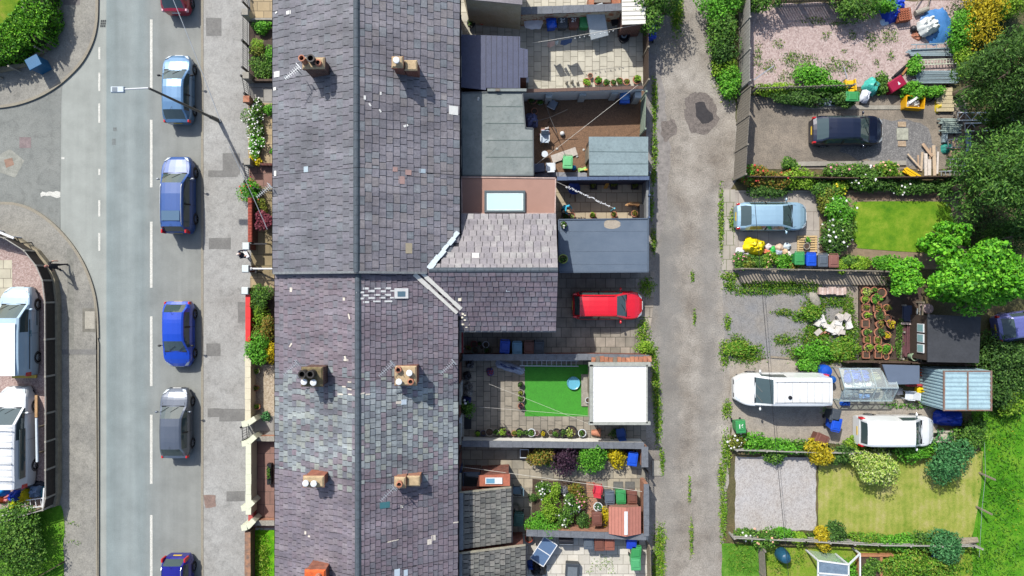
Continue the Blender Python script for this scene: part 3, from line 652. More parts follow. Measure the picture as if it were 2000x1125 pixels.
 door(t, X(XE), a+L*.72, doorcol, 1);door(t, X(XW), a+L*.22, doorcol, -1)
 return t, X, o
def in_wing(x, y):
 zm=(7.7 if y>.81 else 7.35)-.49*abs(x-XR)
 zw=6.0-.52*abs(y-.957)
 return zw>zm+.02
HB=[16.9, 11.43, 6.23, .81, -4.72, -10.06, -15.05, -20.6]
m_door=[flat('door_'+n, c, .4)for n, c in (('white', C(232, 232, 228)), ('green', C(40, 84, 60)), ('red', C(150, 34, 38)), ('blue', C(44, 70, 120)))]
H=[]
specs=[('slate roofed terraced house at the top edge of the photo', 0, S_up1, S_up2, 14, .42, 1, 0), ('grey slate terraced house with the stepped buff capped rear chimney', 0, S_up1, S_up2, 14, .42, 2, 1), ('grey slate terraced house behind the brown flat roofed extension, no chimney of its own', 0, S_up1, S_up2, 14, .42, 3, 3), ('purple slate terraced house with white mortar dabs by its rooflight', 1, S_pur, S_pur, 18, .33, 4, 2), ('patchwork slate terraced house with pale grey green slates, above the artificial lawn', 1, S_mix, S_mix, 18, .32, 5, 0), ('plum slate terraced house with a stepped chimney beside a fallen aerial', 1, S_pur2, S_pur, 18, .32, 6, 3), ('plum slate terraced house cut by the bottom edge of the photo', 1, S_pur2, S_pur, 18, .32, 7, 1)]
for i, (lb, low, sw_, se_, rows, sw, seed, dc)in enumerate(specs):
 H.append(house(lb, HB[i+1], HB[i], low, sw_, se_, rows, sw, seed, m_door[dc], wall=m_brick if low else m_brick_dark, xeave=.0 if not low else .12))
def hl(i, px, py, z):p=W(px, py, z)-H[i][2];return p
# chimneys
p=hl(1, 612, 123, 8.1);chimney(H[1][0], p.x, p.y, 1.05, .5, 8.1, [(-.42, .05, 'tall'), (.02, .06, 'black'), (.3, -.05, 'short')], brk=m_brick_dark)
def stepped(i, px, py, zt, pots, cap, brk, low=.75, dx=.78, opened=False, lx=.55):
 p=hl(i, px, py, zt);ch=chimney(H[i][0], p.x, p.y, .5, .5, zt, pots, cap=cap, brk=brk)
 o=MB();o.box((p.x+dx*.62, p.y-.02), (lx, .52), zt-2.7, zt-low).build('chimney_shoulder', brk, ch)
 MB().tbox((p.x+dx*.62, p.y-.02), (lx+.06, .56), (lx-.08, .42), zt-low, zt-low+.07).build('chimney_cap', cap, ch)
 return ch
stepped(1, 776, 121, 7.95, [(0, 0, 'cap')], m_buff, m_brick, low=.5, dx=1.0, lx=.62)
DZ=.35
p=hl(4, 609, 736, 7.65);chimney(H[4][0], p.x, p.y, 1.02, .92, 7.65, [(-.34, .2, 'black'), (.08, .2, 'black'), (-.32, -.22, 'cap'), (.16, -.26, 'cap')], brk=m_brick_dark, cap=mat('mossy_mortar', C(160, 138, 104), col2=C(104, 96, 56), var=.2, scale=6))
p=hl(4, 792, 734, 7.2);chimney(H[4][0], p.x, p.y, 1.06, .94, 7.2, [(-.34, .34, 'short'), (.24, .18, 'cap'), (-.3, -.28, 'cap'), (.3, -.28, 'short')], cap=m_buff, brk=m_brick)
p=hl(5, 612, 941, 7.5);chimney(H[5][0], p.x, p.y, 1.0, .5, 7.5, [(-.32, 0, 'cap'), (.1, -.02, 'cap')], cap=m_buff, brk=brick('orange_brick', C(200, 116, 86), C(168, 94, 70)))
stepped(5, 781, 943, 7.1, [(0, -.02, 'short')], m_buff, m_brick_pale, low=.42, dx=1.05, lx=.66)
p=hl(6, 615, 1132, 7.5);chimney(H[6][0], p.x, p.y, 1.0, .9, 7.5, [(.2, .2, 'short')], cap=mat('orange_tile', C(226, 104, 44), var=.2), brk=brick('orange_brick', C(200, 116, 86), C(168, 94, 70)))
# parapet step between the upper and lower roofs
mb=MB();t, X, o=H[2];y=HB[3]-o.y
for x0, x1 in ((-13.24, XR), (XR, -4.6)):
 z0, z1=7.7-.49*abs(x0-XR), 7.7-.49*abs(x1-XR)
 mb.add([(X(x0), y+.07, z0+.01), (X(x1), y+.07, z1+.01), (X(x1), y+.07, z1+.06), (X(x0), y+.07, z0+.06), (X(x0), y-.05, z0-.42), (X(x1), y-.05, z1-.42), (X(x1), y-.05, z1+.06), (X(x0), y-.05, z0+.06)], [(0, 1, 2, 3), (3, 2, 6, 7), (7, 6, 5, 4)])
mb.build('verge_mortar', mat('verge', C(132, 136, 138), var=.25, scale=8), t)
# rear wing shared by the two middle houses: one slope belongs to each
yr, zrw, zew, xe=.957, 6.0, 4.3, 2.5
for i, (ye, ym, sm, seed)in enumerate(((4.19, .9, pieces('slate_pale', [C(150, 144, 145), C(144, 138, 140), C(155, 149, 149), C(138, 132, 136), C(148, 142, 143), C(160, 156, 154)], rough=.6, stain=.2), 21), (-2.4, .9, S_pur, 22))):
 t, X, o=H[2+i];Y=lambda y:y-o.y;s=1 if i==0 else -1;z=lambda y:zrw-.52*abs(y-yr);ya=yr+s*.004
 yw=ye-s*.15;mb=MB();P=[(yw, 0), (ya, 0), (ya, z(ya)-.1), (yw, z(yw)-.1)]
 f=[(0, 1, 2, 3), (7, 6, 5, 4), (4, 5, 1, 0), (5, 6, 2, 1), (6, 7, 3, 2), (7, 4, 0, 3)]
 mb.add([(X(XE)+.004, Y(y), zz)for y, zz in P]+[(X(xe)-.1, Y(y), zz)for y, zz in P], f);mb.build('wing_wall', m_brick, t)
 mb=MB();ln=math.hypot(1, .52);vlen=abs(ye-yr)*ln-.03;x0=-6.6
 deck=[(-3.0, ye, zew-.02), (xe, ye, zew-.02), (xe, yr, zrw-.02), (-4.9, yr, zrw-.02)]
 mb.add([(X(x), Y(y), q)for x, y, q in deck]+[(X(x), Y(y), q-.07)for x, y, q in deck], [(0, 1, 2, 3), (4, 5, 1, 0), (5, 6, 2, 1)], 1)
 ox=o.x;oy=o.y
 slates(mb, (X(x0), Y(ye), zew), (1, 0, 0), (0, -s/ln, .52/ln), (0, s*.52/ln, 1/ln), xe-x0, vlen, 10 if i==0 else 12, .40 if i==0 else .36, 0, seed=seed, clip=lambda q:in_wing(q.x+ox, q.y+oy)or q.x+ox>-2.95)
 mb.build('wing_roof', [sm, m_deck], t)
 # valley where the two roofs meet
 V0=(-2.9, yr+s*1.6, 5.17)if i==0 else (-2.95, yr-2.25, 4.84)
 V1=(-4.5, yr+s*.1, 5.98)if i==0 else (-5.15, yr-.12, 5.96)
 V0, V1=Vector(V0), Vector(V1)
 if i==0:V0=Vector((-2.95, 3.1, 5.2))
 mb=MB();w=.2
 for k in range(6):
  a=V0.lerp(V1, k/6)+Vector((0, 0, .07+.09*i));b=V0.lerp(V1, (k+1)/6+.01)+Vector((0, 0, .075+.09*i));j=rnd.uniform(-.04, .04)
  if i==0:mb.bar(a-Vector((o.x+j, o.y, 0)), b-Vector((o.x+j, o.y, 0)), .24+rnd.uniform(-.05, .08), .03)
  else:
   for dd in (-.17, .15):mb.bar(a-Vector((o.x+dd*.7, o.y+dd*.7, 0)), b-Vector((o.x+dd*.7, o.y+dd*.7, 0)), .17+rnd.uniform(0, .07), .035)
 mb.build('valley_flashing', mat('valley_cream', C(246, 242, 230), var=.08)if i else mat('valley_blue', C(214, 226, 230), var=.08), t)
t, X, o=H[2];mb=MB();n=14
for k in range(n):
 x0, x1=-4.5+(xe+4.5)*k/n, -4.5+(xe+4.5)*(k+1)/n-.015
 c=[(-.16, -.05), (-.08, .07), (0, .1), (.08, .07), (.16, -.05)]
 mb.add([(X(x0), yr-o.y+d, zrw+q)for d, q in c]+[(X(x1), yr-o.y+d, zrw+q)for d, q in c], [(j, j+1, 6+j, 5+j)for j in range(4)]+[(4, 3, 2, 1, 0), (5, 6, 7, 8, 9)])
mb.build('wing_ridge_tiles', m_ridge, t)
t, X, o=H[3];mb=MB();mb.tube((X(-3.0), -2.46-o.y, 4.2), (X(2.5), -2.46-o.y, 4.2), .055, n=8);mb.build('wing_gutter', flat('grey_gutter', C(150, 150, 150)), t)
# mortar dabs, odd slates, rooflight
def dabs(i, lst, z_of, name, m):
 t, X, o=H[i]
 for px, py, w, h, *r in lst:
  mb=MB()
  p=W(px, py, 6.2)
  for _ in range(3):p=W(px, py, z_of(p.x, p.y))
  rot=r[0]if r else 0;s=(CAM_H-p.z)/FOC;k=.49 if p.x>XR else -.49
  if z_of is zwing:mb.box((p.x-o.x, p.y-o.y), (w*s, h*s), p.z-.03, p.z+.05, rot)
  else:
   cr, sr=math.cos(R(rot)), math.sin(R(rot));vs=[]
   for ax, ay in ((-1, -1), (1, -1), (1, 1), (-1, 1)):
    dx, dy=ax*w*s/2*cr-ay*h*s/2*sr, ax*w*s/2*sr+ay*h*s/2*cr
    vs.append((p.x+dx-o.x, p.y+dy-o.y, p.z-k*dx))
   mb.add([(a, b, c+.055)for a, b, c in vs]+[(a, b, c)for a, b, c in vs], [(0, 1, 2, 3), (4, 5, 1, 0), (5, 6, 2, 1), (6, 7, 3, 2), (7, 4, 0, 3)])
  mb.build(name, m, t)
zmain=lambda x, y:(7.7 if y>.81 else 7.35)-.49*abs(x-XR)
zwing=lambda x, y:6.0-.52*abs(y-.957)
m_dab=mat('lime_mortar', C(236, 236, 232), var=.06)
L1=[(715, 563.5, 10, 4), (738, 563.5, 11, 3), (758, 563, 11, 4), (704, 571, 14, 3.5), (726, 568.5, 11, 4), (748, 569, 11, 4), (715, 577, 10, 3.5), (738, 576, 12, 3.5), (758, 576, 11, 4), (705, 583, 14, 3.5), (727, 582, 13, 3.5), (748, 581.5, 11, 3), (716, 590, 12, 4), (737, 588.5, 14, 3), (759, 588.5, 14, 3.5), (767, 568, 8, 3), (766, 581.5, 7, 3)]
dabs(3, L1, zmain, 'mortar_dabs', m_dab)
dabs(3, [(569, 566, 6, 9), (682, 618, 3, 11, 15), (676, 703, 10, 4), (675, 700, 4, 10, 20), (568, 674, 3, 9, -35), (672, 584, 5, 6)], zmain, 'mortar_crumbs', m_mort)
dabs(3, [(898, 581, 6, 14), (904, 610, 4, 10), (908, 612, 4, 10), (903, 617, 4, 9), (908, 622, 4, 9), (909, 633, 22, 5), (903, 630, 5, 10), (911, 637, 4, 6)], zwing, 'mortar_bricks', mat('cream_brick', C(240, 232, 208), var=.06))
dabs(3, [(992, 566, 9, 7)], zwing, 'metal_slate', flat('tin_slate', C(200, 214, 224), .35))
dabs(2, [(929, 501, 14, 14)], zwing, 'metal_slate', flat('white_slate', C(240, 238, 230), .5))
t, X, o=H[3];p=W(784, 573, 5.9);mb=MB();zc=zmain(p.x, p.y)
def onslope(mb, px, py, w, h, lift, m_i=0, th=.05):
 p=W(px, py, 6)
 for _ in range(3):p=W(px, py, zmain(p.x, p.y)+lift)
 s=(CAM_H-p.z)/FOC;k=.49 if p.x>XR else -.49;vs=[]
 for ax, ay in ((-1, -1), (1, -1), (1, 1), (-1, 1)):vs.append((p.x+ax*w*s/2-o.x, p.y+ay*h*s/2-o.y, p.z-k*ax*w*s/2))
 mb.add([(a, b, c)for a, b, c in vs]+[(a, b, c-th)for a, b, c in vs], [(0, 1, 2, 3), (4, 5, 1, 0), (5, 6, 2, 1), (6, 7, 3, 2), (7, 4, 0, 3)], m_i)
rl=MB();onslope(rl, 784, 573, 25, 20, .1, th=.12);rl=rl.build('rooflight', m_dab, t);mb=MB();onslope(mb, 784, 574, 14, 10, .12, th=.02);mb.build('pane', glass('rooflight_glass', C(96, 122, 134), .15), rl)
dabs(0, [(564, 25, 10, 7), (540, 25, 5, 3, 20)], zmain, 'metal_slate', MATS['white_slate'])
dabs(1, [(541, 145.5, 13, 11), (537, 174, 6, 6), (713, 191, 4, 8), (744, 183, 3, 6), (723, 205, 3, 6, 30), (743, 217, 3, 6, 30), (886, 216, 17, 17), (793, 246, 9, 4, 25)], zmain, 'metal_slate', MATS['white_slate'])
dabs(2, [(538, 339, 5, 10)], zmain, 'metal_slate', MATS['white_slate'])
dabs(1, [(598, 331, 10, 11), (825, 334, 12, 8)], zmain, 'pale_slates', flat('blue_slate', C(176, 192, 200)))
dabs(2, [(785, 352, 11, 15), (798, 337, 11, 10), (772, 331, 9, 9)], zmain, 'pink_slates', flat('pink_slate', C(176, 144, 136)))
dabs(2, [(799, 485, 12, 20)], zmain, 'pale_slates', flat('sand_slate', C(172, 160, 134)))
dabs(4, [(665, 770, 12, 2.5, 0), (684, 770, 9, 2.5), (683, 760, 9, 2.5, -10), (672, 755, 8, 2.5), (705, 769, 14, 2.5, 12), (719, 770, 8, 3), (779, 786, 10, 5), (683, 746, 8, 2)], zmain, 'mortar_crumbs', m_mort)
dabs(4, [(789, 785, 10, 10)], zmain, 'metal_slate', MATS['tin_slate'])
dabs(5, [(597, 1040, 4, 6), (604, 1047, 5, 3), (839, 1058, 8, 10), (847, 1050, 8, 10), (785, 989, 5, 5), (890, 1020, 10, 2), (768, 1056, 20, 1.5, 5)], zmain, 'mortar_crumbs', m_mort)
dabs(5, [(752, 986, 18, 12)], zmain, 'metal_slate', flat('green_slate', C(70, 120, 126), .4))
dabs(6, [(776, 1118, 10, 14), (793, 1118, 7, 12)], zmain, 'metal_slate', MATS['tin_slate'])
# television aerials
def aerial(label, px, py, z, ang, ln=.95, base=None):
 p=W(px, py, z);t=thing('tv_aerial', label, 'aerial', (p.x, p.y, z-.9 if base is None else base), ang, 'television aerials on the roofs');zz=.9 if base is None else z-base
 mb=MB();mb.bar((-ln/2, 0, zz), (ln/2, 0, zz), .025)
 for i in range(9):
  x=-ln/2+ln*i/8;w=.12+.02*i;mb.bar((x, -w/2-.03, zz), (x, w/2+.03, zz), .02)
 mb.build('boom', m_alu, t)
 mb=MB();mb.bar((ln/2, -.2, zz+.14), (ln/2, .2, zz+.14), .03);mb.bar((ln/2, -.2, zz-.14), (ln/2, .2, zz-.14), .03);mb.bar((ln/2-.02, 0, zz-.16), (ln/2-.02, 0, zz+.16), .03)
 for k in (-.12, 0, .12):mb.bar((ln/2, k, zz-.14), (ln/2, k, zz+.14), .02)
 mb.build('reflector', m_alu, t);MB().tube((ln*.3, 0, 0), (ln*.3, 0, zz), .022).build('mast', m_alu, t)
aerial('white television aerial beside the chimney with one black pot', 571, 142, 7.5, 40)
aerial('white television aerial left of the chimney with two black flues', 568, 720, 7.3, 40)
aerial('white television aerial left of the pale square chimney on the rear slope', 754, 722, 7.9, 42)
aerial('white television aerial at the rear eaves above the cluttered patio', 874, 718, 6.0, 42)
aerial('white television aerial hanging below the chimney with an open flue', 757, 965, 7.6, 44, 1.0)
aerial('blue tinged television aerial sticking out over the front gardens', 515, 374, 5.6, 40, .95)
# ================================================================ vehicles
def lerp(a, b, t):return a+(b-a)*t
def prof(keys, x):
 if x<=keys[0][0]:return keys[0][1]
 for (a, va), (b, vb)in zip(keys, keys[1:]):
  if x<=b:
   t=(x-a)/(b-a)if b>a else 1;return lerp(va, vb, t)
 return keys[-1][1]
m_headl=glass('headlight_lens', C(214, 222, 226), .08);m_taill=glass('tail_light_lens', C(206, 26, 30), .12)
m_rim=flat('alloy_rim', C(176, 178, 180), .3, .7);m_plate_w=flat('plate_white', C(240, 240, 236));m_plate_y=flat('plate_yellow', C(240, 200, 60));m_seat=flat('interior', C(60, 58, 56), .9)
m_gls=glass('car_glass', (.03, .046, .046), .03)
m_trim=flat('trim_black', C(30, 30, 33), .45)
def vehicle(name, label, cat, px, py, rot, L, Wd, Ht, col, key, kind='hatch', rails=False, van=False, z0=0, group=None, tail=(206, 26, 30), glasscol=None, extras=None):
 """car or van lofted through cross sections; local +X is forward"""
 p=W(px, py, 0);t=thing(name, label, cat, (p.x, p.y, z0), rot, group);M=paint(key, col)if not isinstance(col, bpy.types.Material)else col
 h=L/2
 if van:
  hood=.20 if kind=='bigvan' else .22
  bf, br, roofw=1.08, 1.1, .84;xwb=h-L*hood;xrf=xwb-L*.145;xrr=-h+.1;xrb=-h+.03;nose=.82;belt=1.2 if Ht>2 else 1.1
 else:
  belt=.93;roofw=.73;nose=.7
  xwb=h-L*{'hatch':.25, 'estate':.255, 'suv':.235, 'saloon':.275}[kind];xrf=xwb-L*{'hatch':.155, 'estate':.14, 'suv':.13, 'saloon':.15}[kind]
  xrr=-h+L*{'hatch':.16, 'estate':.085, 'suv':.075, 'saloon':.19}[kind];xrb=-h+L*{'hatch':.045, 'estate':.02, 'suv':.02, 'saloon':.07}[kind]
  if kind=='suv':belt=1.02;nose=.84
 hb=belt+.0
 zt=[(-h, .72 if not van else 1.0), (-h+.02, belt-.06), (xrb, belt+.03), (xrr, Ht-.06), (lerp(xrr, xrf, .3), Ht), (lerp(xrr, xrf, .75), Ht-.005), (xrf, Ht-.06), (xwb, hb+(.1 if not van else .06)), (lerp(xwb, h, .5), hb-.02 if not van else hb-.03), (h-.22, nose+.06), (h-.05, nose-.08), (h, nose-.2)]
 zbk=[(-h, .68), (-h+.02, belt-.1), (xrb, belt), (xwb, hb), (lerp(xwb, h, .5), hb-.09), (h-.22, nose-.02), (h-.05, nose-.14), (h, nose-.24)]
 def hw(x):
  a=abs(x)/h;k=1-.36*max(0, (a-.62)/.38)**2.3 if x>0 else 1-(.26 if not van else .08)*max(0, (a-.74)/.26)**2.4
  return Wd/2*k
 xs=sorted(set([-h, -h+.02, xrb, lerp(xrb, xrr, .5), xrr, xrf, lerp(xrf, xwb, .33), lerp(xrf, xwb, .66), xwb, h-.22, h-.12, h-.05, h]+[lerp(xrr, xrf, i/8)for i in range(1, 8)]+[lerp(xwb, h-.22, i/6)for i in range(1, 6)]))
 sect=[]
 for x in xs:
  w, top, zb=hw(x), prof(zt, x), prof(zbk, x);zb=min(zb, top-.03);c=max(0, min(1, (top-zb-.08)/(Ht-belt-.1)))
  wr=w*lerp(.9, roofw, c);rr=lerp(.02, .07, c)
  wb=w*.965;sp=[(0, top+.035), (wr*.5, top+.025), (wr*.86, top-.003), (wr, top-rr)]
  for f in (.12, .9):sp.append((lerp(wr, wb, f), lerp(top-rr, zb, f)))
  sp+=[(wb, zb), (w, zb-min(.14, (zb-.3)*.3)), (w, .52 if zb>.62 else zb*.8), (w*.985, .34), (w*.93, .2)]
  sect.append(sp)
 K=len(sect[0]);parts={k:MB()for k in ('body', 'windscreen', 'rear_window', 'sl', 'sr')}
 def P(i, j, s):return (xs[i], s*sect[i][j][0], sect[i][j][1])
 A0=xwb-.34 if not van else xwb-.3;bpil=lerp(xrr, xrf, .52)
 for i in range(len(xs)-1):
  xm=(xs[i]+xs[i+1])/2
  for j in range(K-1):
   for s in (1, -1):
    q=[P(i, j, s), P(i+1, j, s), P(i+1, j+1, s), P(i, j+1, s)]
    if s<0:q=q[::-1]
    dst='body'
    if xrf<xm<xwb and j<2:dst='windscreen'
    elif xrb<xm<xrr and j<2 and not (van and kind=='bigvan'):dst='rear_window'
    elif j==4:
     if not van and xrr+.05<xm<A0+.2:dst='sr' if s<0 else 'sl'
     elif van and lerp(xrr, xrf, .76)<xm<A0+.15:dst='sr' if s<0 else 'sl'
    parts[dst].add([q[0], q[1], q[2], q[3]], [(0, 3, 2, 1)])
 for i in (0, len(xs)-1):
  ring=[P(i, j, 1)for j in range(K)]+[P(i, j, -1)for j in range(K-1, 0, -1)]
  parts['body'].add(ring, [tuple(range(len(ring)))if i==0 else tuple(reversed(range(len(ring))))])
 parts['body'].tbox((0, 0), (L*.9, Wd*.8), (L*.92, Wd*.85), .17, .3, mi=1)
 # shut lines and bumper trim as thin proud strips
 bd=parts['body']
 for fx in ([A0-.12, bpil, lerp(xrr, bpil, .15)]if not van else [A0-.1, lerp(xrr, xrf, .72)]):
  for s in (1, -1):
   w=hw(fx);bd.bar((fx, s*(w*.968), belt-.02), (fx, s*(w+.004), belt-.2), .012, .012, 1);bd.bar((fx, s*(w+.004), belt-.2), (fx, s*(w+.003), .4), .012, .012, 1)
 bz=lambda x:prof(zt, x)
 yb=hw(xwb)*.78
 for s in (1, -1):bd.bar((xwb+.12, s*yb, bz(xwb+.12)+.012), (h-.25, s*yb*.8, bz(h-.25)+.014), .014, .012, 1)
 bd.bar((xwb+.03, -yb, bz(xwb)+.012), (xwb+.03, yb, bz(xwb)+.012), .07, .02, 1)
 if not van:bd.bar((xrb+.0, -yb*.9, belt+.02), (xrb+.0, yb*.9, belt+.02), .03, .02, 1)
 body=bd.build('body', [M, m_trim], t, smooth=75)
 ws=parts['windscreen'].build('windscreen', m_gls, t, smooth=50)
 mb=MB()
 for s in (-.35, .25):mb.bar((xwb-.02, s, bz(xwb)+.06), (xwb-.3, s+.42, bz(xwb-.3)+.05), .02, .02)
 mb.build('wiper', m_trim, ws)
 if parts['rear_window'].v:parts['rear_window'].build('rear_window', m_gls, t, smooth=50)
 for k in ('sl', 'sr'):
  if parts[k].v:
   o=parts[k].build('side_window', m_gls, t, smooth=50)
   if not van:
    s=1 if k=='sl' else -1;w=hw(bpil)
    MB().bar((bpil, s*(w*roofw*.98+.014), Ht-.13), (bpil, s*(w*.965+.014), belt+.03), .09, .03).build('pillar', m_trim, o)
 for s in (1, -1):
  x=h-.2;w=hw(x)*.8
  a=[(h-.05, s*hw(h-.05)*.62, bz(h-.05)+.022), (h-.09, s*hw(h-.09)*.93, bz(h-.09)-.012), (h-.34, s*hw(h-.34)*.95, bz(h-.34)-.0), (h-.26, s*hw(h-.26)*.78, bz(h-.26)+.022)]
  mb=MB();mb.add([(v[0], v[1], v[2]+.02)for v in a]+[(v[0], v[1], v[2]-.09)for v in a], [(0, 1, 2, 3)if s<0 else (3, 2, 1, 0), (0, 1, 5, 4), (1, 2, 6, 5), (2, 3, 7, 6), (3, 0, 4, 7)])
  mb.build('headlight', m_headl, t)
  mb=MB();zl=belt-.02;xa=-h-.012
  if kind in ('suv', 'estate')or van:mb.tbox((-h+.1, s*(hw(-h+.1)-.045)), (.26, .13), (.24, .1), belt-.2, belt+(.32 if not van else .2))
  else:mb.tbox((-h+.1, s*(Wd/2*.84)), (.18, .16), (.16, .1), belt-.26, belt-.01)
  mb.build('tail_light', m_taill, t, bevel=.02)
  mx=A0-.0;w=hw(mx)
  mb=MB();mb.tube((mx, s*w*.96, belt+.02), (mx, s*(w+.1), belt+.06), .025);mb.ball((mx+.02, s*(w+.14), belt+.09), .07, .11, .085, 10, 6)
  mb.build('mirror', M if 'blkmir' not in (extras or ())else m_trim, t, smooth=60)
  for fx in (.30, -.305):
   x=L*fx;r=.315 if not (van or kind=='suv')else .34;yo=s*(Wd/2-.09)
   mb=MB();n=20
   prf=[(r*.64, -.1), (r*.95, -.1), (r, -.06), (r, .06), (r*.95, .1), (r*.64, .1)];vs=[]
   for (q, d)in prf:
    for i in range(n):vs.append((x+q*math.cos(2*math.pi*i/n), yo+d, r+q*math.sin(2*math.pi*i/n)))
   mb.add(vs, [(k*n+i, k*n+(i+1)%n, (k+1)*n+(i+1)%n, (k+1)*n+i)for k in range(5)for i in range(n)]);wh=mb.build('wheel', m_tyre, t, smooth=40)
   mb=MB();mb.tube((x, yo-s*.03, r), (x, yo+s*.075, r), r*.64, n=18)
   for i in range(5):
    a=i*1.2566;mb.bar((x, yo+s*.085, r), (x+r*.6*math.cos(a), yo+s*.085, r+r*.6*math.sin(a)), .05, .03, 1)
   mb.build('rim', [flat('rim_dark', C(96, 98, 102), .4, .6), m_rim], wh)
   ar=MB();n=12
   for i in range(n):
    a0, a1=math.pi*i/n, math.pi*(i+1)/n
    f=lambda a, q:(x+q*math.cos(a), s*(Wd/2*(1 if abs(x)<h*.72 else .995)+.004), r+q*math.sin(a))
    ar.quad(f(a0, r*1.02), f(a1, r*1.02), f(a1, r*1.18), f(a0, r*1.18))
   ar.build('wheel_arch', m_trim, t)
 zp=.5 if not van else .6
 MB().box((h+.004, 0), (.03, .52), zp-.06, zp+.05).build('number_plate', m_plate_w, t);MB().box((-h-.006, 0), (.03, .52), zp+.08, zp+.2).build('number_plate', m_plate_y, t)
 MB().tbox((h-.03, 0), (.1, Wd*.55), (.08, Wd*.5), nose-.34, nose-.2).build('grille', m_trim, t)
 if rails:
  for s in (1, -1):
   mb=MB();y=s*hw(0)*roofw*.93;mb.path([(lerp(xrr, xrf, a), y, prof(zt, lerp(xrr, xrf, a))+b)for a, b in ((.04, -.02), (.1, .05), (.5, .055), (.9, .05), (.97, -.02))], .022, 6);mb.build('roof_rail', m_alu if rails is True else M, t)
 if not van:MB().tube((xrr+.15, 0, Ht), (xrr-.1, 0, Ht+.2), .008, n=5).build('aerial', m_trim, t)
 return t, dict(h=h, xrr=xrr, xrf=xrf, xwb=xwb, bz=bz, hw=hw, belt=belt)
UPW, DNW, RT, LFT=90, -90, 0, 180
PK='cars parked along the kerb';RC='vehicles parked off the back lane'
silver_blue=paint('silver_blue_paint', C(104, 146, 184), metal=.35);navy=paint('navy_paint', C(22, 78, 150), metal=.05, rough=.45, coat=.25);cobalt=paint('cobalt_paint', C(8, 72, 200), metal=.1)
grey_m=paint('graphite_paint', C(104, 112, 124), metal=.35);indigo=paint('indigo_paint', C(24, 22, 150), metal=.3);redp=paint('red_paint', C(232, 14, 36));maroon=paint('crimson_paint', C(176, 20, 50));sky_p=paint('pale_blue_paint', C(168, 202, 220), metal=.25)
midnight=paint('midnight_paint', C(14, 22, 48), metal=.1);van_white=paint('van_white', C(238, 240, 238));van_blue=paint('van_pale_blue', C(186, 212, 226))
t, d=vehicle('parked_car', 'crimson small car cut by the top edge, white number plate and square tail lights', 'car', 354, -24, UPW, 3.7, 1.72, 1.46, maroon, '', 'hatch', group=PK)
for ch in list(t.children):
 if ch.name.startswith('number_plate'):ch.data.materials[0]=m_plate_w
 if ch.name.startswith('tail_light'):ch.data.materials[0]=glass('pale_tail_lens', C(246, 190, 200), .1)
vehicle('parked_car', 'silver blue car parked under the leaning lamp post arm', 'car', 358, 180, UPW, 4.25, 1.76, 1.47, silver_blue, '', 'hatch', group=PK, extras=('blkmir', ))
t, d=vehicle('parked_car', 'dark blue tall estate car with silver roof rails and red rear light columns', 'car', 359, 384, UPW, 4.75, 1.86, 1.66, navy, '', 'suv', rails=True, group=PK)
mb=MB();mb.add([(d['xrr']+.35, -.55, 1.7), (d['xrr']+.95, -.55, 1.7), (d['xrr']+.95, .55, 1.7), (d['xrr']+.35, .55, 1.7)], [(0, 1, 2, 3)]);mb.build('sunroof', glass('sunroof_glass', C(88, 116, 140), .1), t)
for ch in t.children:
 if ch.name.startswith('mirror'):ch.data.materials[0]=m_alu
vehicle('parked_car', 'bright cobalt blue hatchback facing down the street', 'car', 359, 651, DNW, 4.05, 1.74, 1.5, cobalt, '', 'hatch', group=PK, extras=('blkmir', ))
vehicle('parked_car', 'graphite grey hatchback facing up the street below the cobalt car', 'car', 354, 822, UPW, 4.3, 1.78, 1.48, grey_m, '', 'hatch', group=PK)
vehicle('parked_car', 'deep indigo car with white roof bars cut by the bottom edge', 'car', 357, 1142, DNW, 4.2, 1.76, 1.5, indigo, '', 'estate', rails=True, group=PK)
vehicle('parked_car', 'red estate car parked on the flagged drive behind the slate wing', 'car', 1184, 596, RT, 4.35, 1.76, 1.48, redp, '', 'estate', rails='body', group=RC)
vehicle('parked_car', 'dark navy hatchback with red tail lights parked on bare earth', 'car', 1645, 260, RT, 4.45, 1.8, 1.5, midnight, '', 'hatch', group=RC)
vehicle('parked_car', 'pale blue hatchback parked on concrete above a row of bins', 'car', 1499, 425, RT, 4.4, 1.76, 1.46, sky_p, '', 'hatch', group=RC)
t, d=vehicle('parked_van', 'long white panel van with dirty ribbed roof facing the back lane', 'van', 1513, 756, LFT, 5.55, 2.02, 2.12, van_white, '', 'bigvan', van=True, group=RC)
def ribs(t, d, Ht, col, n=8, x0=.06, x1=.94, w=1.25):
 mb=MB()
 for i in range(n):
  x=lerp(d['xrr'], d['xrf'], lerp(x0, x1, i/(n-1)));mb.bar((x, -w/2, d['bz'](x)+.034), (x, w/2, d['bz'](x)+.034), .025, .02)
 mb.build('roof_ribs', flat('rib_grey', col, .5), t)  # ribs get their own plain colour, passed in as col
ribs(t, d, 2.12, C(196, 196, 192));mb=MB();mb.lathe((-.1, .32, 2.15), [(.12, 0), (.11, .05), (.0, .07)], 14);mb.build('roof_vent', m_trim, t)
mb=MB()
for y in (-.62, .62):mb.bar((d['xrr']+.1, y, 2.17), (d['xrf']-.05, y, 2.17), .02)
mb.build('roof_bar', flat('roof_bar_grey', C(120, 120, 118)), t);MB().box((-d['h']-.2, .1), (.36, 1.1), .3, .38).build('rear_step', m_black, t)
t, d=vehicle('parked_van', 'smaller white van facing right beside the pale conifer bushes', 'van', 1736, 836, RT, 4.75, 1.86, 1.86, van_white, '', 'van', van=True, group=RC)
t, d=vehicle('parked_van', 'pale blue white van with teal initials on its side, nose up the drive', 'van', 53, 645, UPW, 5.45, 1.9, 1.95, van_blue, '', 'bigvan', van=True, group='vans on the gravel drive')
